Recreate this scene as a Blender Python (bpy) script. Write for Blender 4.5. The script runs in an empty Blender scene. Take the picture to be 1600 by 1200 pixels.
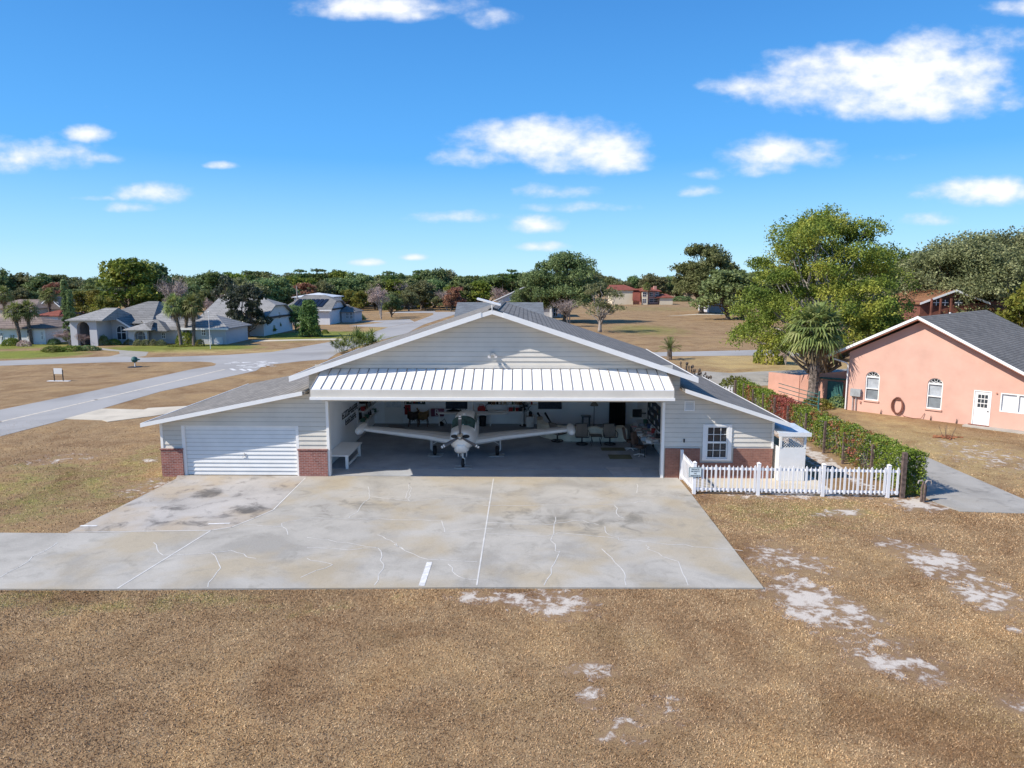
import bpy, math, random
import numpy as np
from math import radians as rad, sin, cos, pi, sqrt, atan2
from mathutils import Vector, Matrix

# ------------------------------------------------------------ camera, sun, sky
SC = bpy.context.scene
F = 1110.0; CH = 8.5
PITCH = math.atan(160/F); YAW = math.atan(20*cos(math.atan(160/F))/F)
FWD = np.array([-sin(YAW)*cos(PITCH), cos(YAW)*cos(PITCH), -sin(PITCH)])
RGT = np.array([cos(YAW), sin(YAW), 0.0]); UPV = np.cross(RGT, FWD)
cd = bpy.data.cameras.new('camera'); cam = bpy.data.objects.new('camera', cd)
SC.collection.objects.link(cam); SC.camera = cam
cam.location = (0, 0, CH)
cam.rotation_euler = (pi/2 - PITCH, 0, YAW)
cd.sensor_width = 36; cd.lens = F/1600*36; cd.clip_start = 0.1; cd.clip_end = 6000

def ray(x, y):
    return FWD + RGT*(x-800)/F - UPV*(y-600)/F
def g(x, y, z=0.0):
    r = ray(x, y); t = (z-CH)/r[2]; return (r[0]*t, r[1]*t)
def PX(x, Y, y=600):
    r = ray(x, y); return r[0]*Y/r[1]
def PZ(y, Y, x=800):
    r = ray(x, y); return CH + r[2]*Y/r[1]

SUN = Vector((1.0, 0.40, -0.95)).normalized()
sd = bpy.data.lights.new('sun', 'SUN'); so = bpy.data.objects.new('sun', sd); SC.collection.objects.link(so)
sd.energy = 3.1; sd.angle = rad(0.5); sd.color = (1.0, 0.93, 0.83)
so.rotation_euler = SUN.to_track_quat('-Z', 'Y').to_euler(); so.location = (-20, -10, 40)
SC.view_settings.view_transform = 'Standard'; SC.view_settings.look = 'None'
SC.view_settings.exposure = 0.98; SC.view_settings.gamma = 1.0
SC.cycles.max_bounces = 8; SC.cycles.diffuse_bounces = 8; SC.cycles.transparent_max_bounces = 8
SC.cycles.use_adaptive_sampling = True

W = bpy.data.worlds.new('World'); SC.world = W; W.use_nodes = True
def world():
    nt = W.node_tree; N = nt.nodes; L = nt.links; N.clear()
    out = N.new('ShaderNodeOutputWorld'); bg = N.new('ShaderNodeBackground')
    sky = N.new('ShaderNodeTexSky'); sky.sky_type = 'NISHITA'; sky.sun_disc = False
    sky.sun_elevation = math.asin(-SUN.z); sky.sun_rotation = atan2(-SUN.x, -SUN.y)
    sky.air_density = 1.0; sky.dust_density = 0.35; sky.ozone_density = 2.5; sky.altitude = 10
    hs = N.new('ShaderNodeHueSaturation'); hs.inputs['Saturation'].default_value = 1.28; hs.inputs['Value'].default_value = 1.25; hs.inputs['Hue'].default_value = 0.497
    L.new(sky.outputs[0], hs.inputs['Color'])
    tc = N.new('ShaderNodeTexCoord')
    sx = N.new('ShaderNodeSeparateXYZ'); L.new(tc.outputs['Generated'], sx.inputs[0])
    def mth(op, a, b=None, c=None, clamp=False):
        m = N.new('ShaderNodeMath'); m.operation = op; m.use_clamp = clamp
        for i, v in enumerate((a, b, c)):
            if v is None: continue
            if isinstance(v, (int, float)): m.inputs[i].default_value = v
            else: L.new(v, m.inputs[i])
        return m.outputs[0]
    yy = mth('MAXIMUM', sx.outputs[1], 0.05)
    u = mth('DIVIDE', sx.outputs[0], yy); v = mth('DIVIDE', sx.outputs[2], yy)
    cb = N.new('ShaderNodeCombineXYZ'); L.new(u, cb.inputs[0]); L.new(v, cb.inputs[1])
    n1 = N.new('ShaderNodeTexNoise'); n1.inputs['Scale'].default_value = 11; n1.inputs['Detail'].default_value = 9; n1.inputs['Roughness'].default_value = .58
    mp = N.new('ShaderNodeMapping'); mp.inputs['Scale'].default_value = (1, 1.7, 1); L.new(cb.outputs[0], mp.inputs[0]); L.new(mp.outputs[0], n1.inputs['Vector'])
    n2 = N.new('ShaderNodeTexNoise'); n2.inputs['Scale'].default_value = 4; n2.inputs['Detail'].default_value = 5; L.new(mp.outputs[0], n2.inputs['Vector'])
    # clouds: (px, py, half width, half height, density)
    CL = [(850,222,120,34,1.25),(905,235,95,38,1.1),(745,247,60,15,.8),(960,258,45,16,.8),(835,196,45,16,.7),
          (1370,130,190,48,1.25),(1470,100,90,48,1.2),(1290,140,110,34,1.0),(1180,135,70,16,.8),(1560,70,50,20,.6),(1420,160,140,30,.9),(1540,135,50,25,.5),
          (1215,240,85,26,1.0),(1200,262,50,15,.7),(1545,303,85,22,1.1),(1455,343,40,11,.7),(1395,245,20,8,.2),
          (240,303,62,17,1.15),(205,324,35,9,.6),(145,310,38,5,.6),(135,212,36,14,.95),(60,243,100,26,.85),(20,262,45,14,.6),(140,247,50,9,.6),
          (343,259,22,6,.75),(720,340,62,11,.8),(690,336,40,5,.5),(862,300,50,11,.5),(900,325,70,8,.5),(838,352,42,15,1.0),(845,386,42,8,.85),
          (1090,299,27,9,.7),(1100,272,25,8,.35),(570,410,24,6,.75),(645,402,18,5,.6),(600,12,110,18,1.1),(650,24,40,12,.9),(760,32,35,12,.35),(1575,10,45,12,.4)]
    tot = None
    for (px, py, hw, hh, s) in CL:
        r = ray(px, py); cu = r[0]/r[1]; cv = r[2]/r[1]
        du = mth('MULTIPLY', mth('SUBTRACT', u, cu), F*.985/(hw*1.16)); dv = mth('MULTIPLY', mth('SUBTRACT', v, cv), F*.985/(hh*1.14))
        # flatter base than top
        dvv = mth('MAXIMUM', dv, mth('MULTIPLY', dv, -1.25))
        q = mth('ADD', mth('POWER', mth('ABSOLUTE', du), 2.0), mth('POWER', dvv, 2.0))
        m = mth('MULTIPLY', mth('SUBTRACT', 1.0, q), s+.18)
        m = mth('MAXIMUM', m, -1.3)
        tot = m if tot is None else mth('SMOOTH_MAX', tot, m, .25)
    nz = mth('MULTIPLY', mth('SUBTRACT', n1.outputs[0], .5), 3.7)
    nz2 = mth('MULTIPLY', mth('SUBTRACT', n2.outputs[0], .5), 1.6)
    n3 = N.new('ShaderNodeTexNoise'); n3.inputs['Scale'].default_value = 34; n3.inputs['Detail'].default_value = 6; L.new(mp.outputs[0], n3.inputs['Vector'])
    nz2 = mth('ADD', nz2, mth('MULTIPLY', mth('SUBTRACT', n3.outputs[0], .5), 1.5))
    den = mth('ADD', mth('ADD', tot, nz), nz2)
    mr = N.new('ShaderNodeMapRange'); mr.interpolation_type = 'SMOOTHSTEP'; L.new(den, mr.inputs[0])
    mr.inputs[1].default_value = -.3; mr.inputs[2].default_value = 1.75; mr.inputs[3].default_value = 0; mr.inputs[4].default_value = .97
    shade = N.new('ShaderNodeMapRange'); L.new(den, shade.inputs[0]); shade.inputs[1].default_value = .3; shade.inputs[2].default_value = 1.6
    cc = N.new('ShaderNodeMix'); cc.data_type = 'RGBA'; L.new(shade.outputs[0], cc.inputs[0])
    cc.inputs[6].default_value = (4.2, 4.5, 5.2, 1); cc.inputs[7].default_value = (5.6, 5.65, 5.75, 1)
    front = mth('GREATER_THAN', sx.outputs[1], 0.06)
    fac = mth('MULTIPLY', mr.outputs[0], front)
    mx = N.new('ShaderNodeMix'); mx.data_type = 'RGBA'; L.new(fac, mx.inputs[0])
    gr = N.new('ShaderNodeValToRGB'); L.new(mth('MAXIMUM', sx.outputs[2], 0.0), gr.inputs[0]); els = gr.color_ramp.elements
    while len(els) < 5: els.new(.5)
    for i, (p, c) in enumerate([(0, (.42, .74, .985)), (.05, (.27, .60, .965)), (.16, (.085, .375, .90)), (.36, (.050, .235, .66)), (1, (.03, .12, .40))]):
        els[i].position = p; els[i].color = (*c, 1)
    ge = N.new('ShaderNodeMix'); ge.data_type = 'RGBA'; ge.blend_type = 'MULTIPLY'; ge.inputs[0].default_value = 1; L.new(gr.outputs[0], ge.inputs[6]); ge.inputs[7].default_value = (6.1, 5.9, 5.65, 1)
    gx = N.new('ShaderNodeMix'); gx.data_type = 'RGBA'; gx.inputs[0].default_value = .88; L.new(hs.outputs[0], gx.inputs[6]); L.new(ge.outputs[2], gx.inputs[7])
    L.new(gx.outputs[2], mx.inputs[6]); L.new(cc.outputs[2], mx.inputs[7])
    L.new(mx.outputs[2], bg.inputs[0]); bg.inputs[1].default_value = 0.1
    L.new(bg.outputs[0], out.inputs[0])
world()

# ------------------------------------------------------------ materials
MATS = {}
def nodes(name):
    m = bpy.data.materials.new(name); m.use_nodes = True
    nt = m.node_tree; b = nt.nodes['Principled BSDF']
    return m, nt, nt.nodes, nt.links, b
def objvec(nt, mode='Object'):
    t = nt.nodes.new('ShaderNodeTexCoord'); return t.outputs[mode]
def noise(nt, vec, scale, detail=4, rough=.55, dist=0):
    n = nt.nodes.new('ShaderNodeTexNoise'); n.inputs['Scale'].default_value = scale; n.inputs['Detail'].default_value = detail
    n.inputs['Roughness'].default_value = rough; n.inputs['Distortion'].default_value = dist
    if vec is not None: nt.links.new(vec, n.inputs['Vector'])
    return n.outputs[0]
def ramp(nt, fac, stops):
    r = nt.nodes.new('ShaderNodeValToRGB'); e = r.color_ramp.elements
    while len(e) < len(stops): e.new(.5)
    for i, (p, c) in enumerate(stops):
        e[i].position = p; e[i].color = (*c, 1) if len(c) == 3 else c
    nt.links.new(fac, r.inputs[0]); return r.outputs[0]
def mixc(nt, fac, a, b, mode='MIX'):
    m = nt.nodes.new('ShaderNodeMix'); m.data_type = 'RGBA'; m.blend_type = mode
    for s, v in ((0, fac), (6, a), (7, b)):
        if isinstance(v, (int, float)): m.inputs[s].default_value = v
        elif isinstance(v, tuple): m.inputs[s].default_value = (*v, 1)
        else: nt.links.new(v, m.inputs[s])
    return m.outputs[2]
def mathn(nt, op, a, b=None, clamp=False):
    m = nt.nodes.new('ShaderNodeMath'); m.operation = op; m.use_clamp = clamp
    for i, v in enumerate((a, b)):
        if v is None: continue
        if isinstance(v, (int, float)): m.inputs[i].default_value = v
        else: nt.links.new(v, m.inputs[i])
    return m.outputs[0]
def maprange(nt, v, a, b, c=0, d=1, smooth=False):
    m = nt.nodes.new('ShaderNodeMapRange'); nt.links.new(v, m.inputs[0])
    if smooth: m.interpolation_type = 'SMOOTHSTEP'
    for i, x in enumerate((a, b, c, d)): m.inputs[i+1].default_value = x
    return m.outputs[0]
def bump(nt, b, h, strength=.3, dist=.02):
    n = nt.nodes.new('ShaderNodeBump'); n.inputs['Strength'].default_value = strength; n.inputs['Distance'].default_value = dist
    nt.links.new(h, n.inputs['Height']); nt.links.new(n.outputs[0], b.inputs['Normal'])

def mat(name, col, rough=.6, var=.12, scale=3.0, bmp=0.0, bscale=30, metal=0.0, spec=.4, col2=None, emit=0):
    if name in MATS: return MATS[name]
    m, nt, N, L, b = nodes(name)
    v = objvec(nt)
    n = noise(nt, v, scale, 5)
    c2 = col2 or tuple(max(0, c*(1-2*var)) for c in col)
    c1 = tuple(min(1, c*(1+.6*var)) for c in col)
    L.new(ramp(nt, n, [(.32, c2), (.68, c1)]), b.inputs['Base Color'])
    b.inputs['Roughness'].default_value = rough; b.inputs['Metallic'].default_value = metal
    b.inputs['Specular IOR Level'].default_value = spec
    if bmp: bump(nt, b, noise(nt, v, bscale, 3), bmp, .01)
    MATS[name] = m; return m

def mat_shingle(name, c1, c2, row=.07, width=.5, stain=.25):
    if name in MATS: return MATS[name]
    m, nt, N, L, b = nodes(name)
    v = objvec(nt); s = N.new('ShaderNodeSeparateXYZ'); L.new(v, s.inputs[0])
    c = N.new('ShaderNodeCombineXYZ'); L.new(mathn(nt, 'ADD', s.outputs[0], s.outputs[1]), c.inputs[0]); L.new(s.outputs[2], c.inputs[1])
    br = N.new('ShaderNodeTexBrick'); L.new(c.outputs[0], br.inputs['Vector'])
    br.inputs['Scale'].default_value = 1; br.inputs['Brick Width'].default_value = width; br.inputs['Row Height'].default_value = row
    br.inputs['Mortar Size'].default_value = row*.11; br.inputs['Bias'].default_value = 0
    br.inputs['Color1'].default_value = (*c1, 1); br.inputs['Color2'].default_value = (*c2, 1)
    br.inputs['Mortar'].default_value = tuple(x*.5 for x in c2)+(1,)
    n = noise(nt, v, .9, 6, .6); n2 = noise(nt, v, 25, 3, .7)
    k = mixc(nt, stain, br.outputs[0], ramp(nt, n, [(.3, tuple(x*.35 for x in c2)), (.7, c1)]))
    k = mixc(nt, .35, k, ramp(nt, n2, [(.3, (.2, .2, .2)), (.75, (1, 1, 1))]), 'MULTIPLY')
    L.new(k, b.inputs['Base Color']); b.inputs['Roughness'].default_value = .92; b.inputs['Specular IOR Level'].default_value = .2
    bump(nt, b, br.outputs['Fac'], .5, -.01)
    MATS[name] = m; return m

def mat_brick(name, c1, c2, mortar, rowh=.075, bw=.22):
    if name in MATS: return MATS[name]
    m, nt, N, L, b = nodes(name)
    v = objvec(nt); s = N.new('ShaderNodeSeparateXYZ'); L.new(v, s.inputs[0])
    c = N.new('ShaderNodeCombineXYZ'); L.new(mathn(nt, 'ADD', s.outputs[0], s.outputs[1]), c.inputs[0]); L.new(s.outputs[2], c.inputs[1])
    br = N.new('ShaderNodeTexBrick'); L.new(c.outputs[0], br.inputs['Vector'])
    br.inputs['Scale'].default_value = 1; br.inputs['Brick Width'].default_value = bw; br.inputs['Row Height'].default_value = rowh
    br.inputs['Mortar Size'].default_value = .009; br.inputs['Bias'].default_value = -.1
    br.inputs['Color1'].default_value = (*c1, 1); br.inputs['Color2'].default_value = (*c2, 1); br.inputs['Mortar'].default_value = (*mortar, 1)
    n = noise(nt, v, 6, 5)
    L.new(mixc(nt, .35, br.outputs[0], ramp(nt, n, [(.3, tuple(x*.4 for x in c2)), (.7, c1)])), b.inputs['Base Color'])
    b.inputs['Roughness'].default_value = .9; bump(nt, b, br.outputs['Fac'], .6, -.012)
    MATS[name] = m; return m

def mat_leaf(name, cols, nscale=.5, rough=.6, trans=.32, rnd=.35):
    """cols: dark, mid, light; colour varies by clump, by leaf and by plant"""
    if name in MATS: return MATS[name]
    m, nt, N, L, b = nodes(name)
    v = objvec(nt); n = noise(nt, v, nscale, 3, .6)
    c = ramp(nt, n, [(.34, cols[0]), (.5, cols[1]), (.66, cols[2])])
    gi = N.new('ShaderNodeNewGeometry'); oi = N.new('ShaderNodeObjectInfo')
    f = ramp(nt, gi.outputs['Random Per Island'], [(0, (1-rnd,)*3), (1, (1+rnd*.7,)*3)])
    k = mixc(nt, 1.0, c, f, 'MULTIPLY')
    hs = N.new('ShaderNodeHueSaturation'); L.new(k, hs.inputs['Color'])
    L.new(maprange(nt, oi.outputs['Random'], 0, 1, .485, .515), hs.inputs['Hue']); L.new(maprange(nt, oi.outputs['Random'], 0, 1, .8, 1.2), hs.inputs['Value'])
    L.new(hs.outputs[0], b.inputs['Base Color']); b.inputs['Roughness'].default_value = rough; b.inputs['Specular IOR Level'].default_value = .25
    t = N.new('ShaderNodeBsdfTranslucent'); L.new(hs.outputs[0], t.inputs[0])
    ms = N.new('ShaderNodeMixShader'); ms.inputs[0].default_value = trans
    L.new(b.outputs[0], ms.inputs[1]); L.new(t.outputs[0], ms.inputs[2]); L.new(ms.outputs[0], N['Material Output'].inputs[0])
    MATS[name] = m; return m

def mat_glass(name='window_glass', col=(.05, .06, .07), rough=.06):
    if name in MATS: return MATS[name]
    m, nt, N, L, b = nodes(name)
    n = noise(nt, objvec(nt), 1.5, 2)
    L.new(ramp(nt, n, [(.3, tuple(c*.6 for c in col)), (.7, col)]), b.inputs['Base Color'])
    b.inputs['Roughness'].default_value = rough; b.inputs['Specular IOR Level'].default_value = .6
    MATS[name] = m; return m

WHITE = mat('white_paint', (.80, .79, .765), .45, .03, 2)
TRIM = mat('white_trim', (.84, .83, .81), .4, .02, 2)
SIDING = mat('siding_paint', (.68, .635, .56), .55, .05, .8)
METALROOF = mat('white_metal_roof', (.86, .86, .86), .38, .02, 1.0, metal=.0)
SEAM = mat('roof_seam', (.34, .30, .26), .6, .05)
SHINGLE = mat_shingle('hangar_shingle', (.34, .315, .285), (.24, .225, .205))
BRICKR = mat_brick('red_brick', (.36, .13, .10), (.21, .06, .05), (.42, .36, .33))
BRICKO = mat_brick('orange_brick', (.33, .155, .11), (.25, .105, .08), (.32, .20, .16), rowh=.075)
GLASS = mat_glass()
BLACK = mat('black_rubber', (.02, .02, .022), .6, .2)
DARKMETAL = mat('dark_metal', (.06, .06, .065), .45, .2, metal=.4)
WOODP = mat('weathered_wood', (.17, .12, .10), .9, .3, 8, .4, 40)
INWALL = mat('interior_wall_paint', (.90, .91, .92), .6, .03, 1)
CEIL = mat('ceiling_board', (.90, .90, .90), .8, .04, 1)
ALU = mat('aluminium', (.6, .6, .6), .35, .1, metal=.8)

# ------------------------------------------------------------ mesh building
class MB:
    def __init__(s): s.v = []; s.f = []
    def add(s, vs, fs):
        o = len(s.v); s.v += [tuple(v) for v in vs]; s.f += [tuple(i+o for i in f) for f in fs]; return s
    def box(s, x0, x1, y0, y1, z0, z1, M=None):
        vs = [Vector((x, y, z)) for z in (z0, z1) for y in (y0, y1) for x in (x0, x1)]
        if M is not None: vs = [M @ v for v in vs]
        return s.add(vs, [(0,2,3,1),(4,5,7,6),(0,1,5,4),(2,6,7,3),(0,4,6,2),(1,3,7,5)])
    def tube(s, pts, r, n=6, cap=True):
        pts = [Vector(p) for p in pts]; m = len(pts)
        rs = list(r) if isinstance(r, (list, tuple)) else [r]*m
        vs = []; ref = Vector((0, 0, 1))
        for i, p in enumerate(pts):
            d = (pts[min(i+1, m-1)] - pts[max(i-1, 0)]).normalized()
            if i == 0: ref = Vector((0,0,1)) if abs(d.z) < .9 else Vector((1,0,0))
            a = d.cross(ref)
            if a.length < 1e-4: a = d.cross(Vector((0,1,0)))
            a.normalize(); bb = d.cross(a)
            for k in range(n):
                t = 2*pi*k/n; vs.append(p + (a*cos(t)+bb*sin(t))*rs[i])
        fs = [(i*n+k, i*n+(k+1) % n, (i+1)*n+(k+1) % n, (i+1)*n+k) for i in range(m-1) for k in range(n)]
        if cap: fs += [tuple(range(n))[::-1], tuple((m-1)*n+k for k in range(n))]
        return s.add(vs, fs)
    def prism(s, pts, axis, a, b):
        """2D outline extruded along an axis; pts (u,v): axis y -> (x,z), axis x -> (y,z), axis z -> (x,y)"""
        n = len(pts)
        def P(u, v, w): return {'y': (u, w, v), 'x': (w, u, v), 'z': (u, v, w)}[axis]
        vs = [P(u, v, a) for u, v in pts] + [P(u, v, b) for u, v in pts]
        return s.add(vs, [tuple(range(n)), tuple(range(2*n-1, n-1, -1))] + [(i, i+n, (i+1) % n+n, (i+1) % n) for i in range(n)])
    def slab(s, quad, t):
        """thick sheet: quad (4 pts) and the same dropped by t"""
        n = len(quad); vs = [Vector(q) for q in quad]; vs += [v - Vector((0, 0, t)) for v in vs]
        return s.add(vs, [tuple(range(n)), tuple(range(2*n-1, n-1, -1))] + [(i, i+n, (i+1) % n+n, (i+1) % n) for i in range(n)])
    def quad(s, *p): return s.add(p, [tuple(range(len(p)))])
    def loft(s, rings, cap=True):
        n = len(rings[0]); vs = [p for r in rings for p in r]
        fs = [(i*n+k, i*n+(k+1) % n, (i+1)*n+(k+1) % n, (i+1)*n+k) for i in range(len(rings)-1) for k in range(n)]
        if cap: fs += [tuple(range(n))[::-1], tuple((len(rings)-1)*n+k for k in range(n))]
        return s.add(vs, fs)
    def lathe(s, prof, c=(0,0,0), n=16):
        return s.loft([[(c[0]+r*cos(2*pi*k/n), c[1]+r*sin(2*pi*k/n), c[2]+z) for k in range(n)] for r, z in prof])
    def xf(s, M): s.v = [tuple(M @ Vector(v)) for v in s.v]; return s
    def build(s, name, m, parent=None, smooth=False, bevel=0):
        me = bpy.data.meshes.new(name); o = bpy.data.objects.new(name, me)
        off = Vector(parent['_o']) if parent is not None else Vector((0, 0, 0))
        me.from_pydata([tuple(Vector(v)-off) for v in s.v], [], s.f)
        me.materials.append(m)
        import bmesh
        bm = bmesh.new(); bm.from_mesh(me); bmesh.ops.recalc_face_normals(bm, faces=bm.faces)
        if bevel: bmesh.ops.bevel(bm, geom=bm.edges[:], offset=bevel, segments=2, affect='EDGES')
        bm.to_mesh(me); bm.free()
        if smooth:
            for p in me.polygons: p.use_smooth = True
        SC.collection.objects.link(o)
        if parent is not None:
            root = parent
            o.parent = root
            o['_o'] = tuple(off)
        return o
def tag(o, label=None, cat=None, group=None, kind=None):
    if label: o['label'] = label
    if cat: o['category'] = cat
    if group: o['group'] = group
    if kind: o['kind'] = kind
    return o
def thing(name, label, cat, loc=(0,0,0), group=None):
    o = bpy.data.objects.new(name, None); SC.collection.objects.link(o); o.location = loc; o['_o'] = tuple(loc)
    o.empty_display_size = .2
    return tag(o, label, cat, group)
def copy_tree(o, loc=None, rz=None, scale=None, label=None, parent=None):
    c = o.copy(); SC.collection.objects.link(c)
    if parent is not None: c.parent = parent
    if loc is not None: c.location = loc
    if rz is not None: c.rotation_euler.z = rz
    if scale is not None: c.scale = scale
    if label: c['label'] = label
    for ch in [x for x in bpy.data.objects if x.parent == o]: copy_tree(ch, parent=c)
    return c
def boxpart(name, m, parent, *b, bevel=0): return MB().box(*b).build(name, m, parent, bevel=bevel)
def textmesh(body, size, depth, M, name, m, parent, align='CENTER'):
    cu = bpy.data.curves.new(name, 'FONT'); cu.body = body; cu.size = size; cu.extrude = depth; cu.align_x = align; cu.align_y = 'CENTER'
    t = bpy.data.objects.new(name+'_tmp', cu); me = bpy.data.meshes.new_from_object(t)
    me.transform(M)
    if parent is not None: me.transform(Matrix.Translation(-Vector(parent['_o'])))
    bpy.data.objects.remove(t); bpy.data.curves.remove(cu)
    me.materials.clear(); me.materials.append(m); me.name = name
    o = bpy.data.objects.new(name, me); SC.collection.objects.link(o)
    if parent is not None: o.parent = parent; o['_o'] = parent['_o']
    return o
def struct(name, mb, m): return tag(mb.build(name, m), kind='structure')

def np_mesh(name, V, Fq, m):
    """V (n,3), Fq (k,verts) arrays -> mesh datablock"""
    me = bpy.data.meshes.new(name); V = np.ascontiguousarray(V, dtype=np.float32); Fq = np.ascontiguousarray(Fq, dtype=np.int32)
    k, c = Fq.shape
    me.vertices.add(len(V)); me.vertices.foreach_set('co', V.ravel())
    me.loops.add(k*c); me.loops.foreach_set('vertex_index', Fq.ravel())
    me.polygons.add(k); me.polygons.foreach_set('loop_start', np.arange(k, dtype=np.int32)*c)
    try: me.polygons.foreach_set('loop_total', np.full(k, c, dtype=np.int32))
    except Exception: pass
    me.update(calc_edges=True); me.validate(); me.materials.append(m); return me
def leaves(rng, P, size, flat=0.0, aspect=.55):
    n = len(P); a = rng.normal(size=(n, 3)); a[:, 2] *= (1-flat*.6); a /= np.linalg.norm(a, axis=1)[:, None]
    b = rng.normal(size=(n, 3)); b[:, 2] *= (1-flat); b -= a*(a*b).sum(1)[:, None]; b /= np.linalg.norm(b, axis=1)[:, None]
    s = (np.asarray(size)*np.ones(n))[:, None]*rng.uniform(.6, 1.3, (n, 1))*.5
    V = np.stack([P-a*s, P+b*s*aspect, P+a*s, P-b*s*aspect], 1).reshape(-1, 3)
    return V, np.arange(4*n).reshape(-1, 4)

# ------------------------------------------------------------ ground
def ell(x0, y0, x1, y1, s=1.0, rot=0):
    cx, cy = g((x0+x1)/2, (y0+y1)/2); a = g(x0, (y0+y1)/2); b_ = g(x1, (y0+y1)/2); c = g((x0+x1)/2, y0); d = g((x0+x1)/2, y1)
    return (cx, cy, abs(b_[0]-a[0])/2, abs(c[1]-d[1])/2, s, rot)
SAND = [ell(1200,892,1330,985,1.0), ell(1175,850,1290,900,.55), ell(1270,930,1370,990,.75), ell(1300,975,1400,1025,.35), ell(1335,1012,1480,1064,.8,-.35),
        ell(1380,840,1440,880,.55), ell(1405,850,1520,905,.95,-.35), ell(1490,895,1600,965,.9,-.5), ell(1570,975,1600,990,.8),
        ell(700,922,840,945,.75), ell(800,918,935,965,.8), ell(890,1035,965,1062,.6), ell(900,1070,945,1105,.7), ell(940,1125,1010,1165,.3), ell(1010,1090,1060,1120,.1),
        ell(1385,775,1480,800,1.1), ell(1265,795,1365,808,.9,.25), ell(1090,765,1390,780,.7), ell(1180,945,1200,950,.2),
        ell(200,748,255,775,.35), ell(210,715,250,722,.3), ell(1490,690,1600,735,.35), ell(1560,1080,1640,1120,.35), ell(60,710,120,725,.15)]
SAND += [(14.35, 36, .55, 9.0, 1.1, 0), (13.9, 33.5, 1.0, 3.0, .6, 0)]
GREEN = [ell(-200,700,250,840,.5), ell(150,690,260,760,.5), ell(-100,546,150,562,2.2), ell(0,560,190,568,1.2), ell(150,536,420,551,2.4), ell(380,516,660,532,2.4), ell(560,510,640,520,.4),
         ell(-300,530,140,549,2.4), ell(1080,770,1390,830,.5), ell(940,505,1080,525,.8), ell(1130,780,1230,810,.5), ell(1290,670,1420,720,.35), ell(420,515,560,535,.9), ell(-400,915,620,960,.35), ell(900,478,1150,487,.4), ell(630,520,660,545,.5)]
GOLD = [ell(1060,550,1330,585,1.1), ell(0,562,120,570,.6), ell(220,545,460,553,.8), ell(560,500,600,530,.4), ell(1330,640,1600,760,.6), ell(380,545,520,552,.8), ell(1200,600,1290,640,.6)]
def ell_val(x, y, L):
    out = np.full(np.shape(x), -9.0)
    for cx, cy, rx, ry, s, rot in L:
        dx = x-cx; dy = y-cy; c, s_ = cos(rot), sin(rot)
        a = (dx*c+dy*s_)/max(rx, .2); b_ = (-dx*s_+dy*c)/max(ry, .2)
        out = np.maximum(out, (1-(a*a+b_*b_))*s)
    return out
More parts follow.
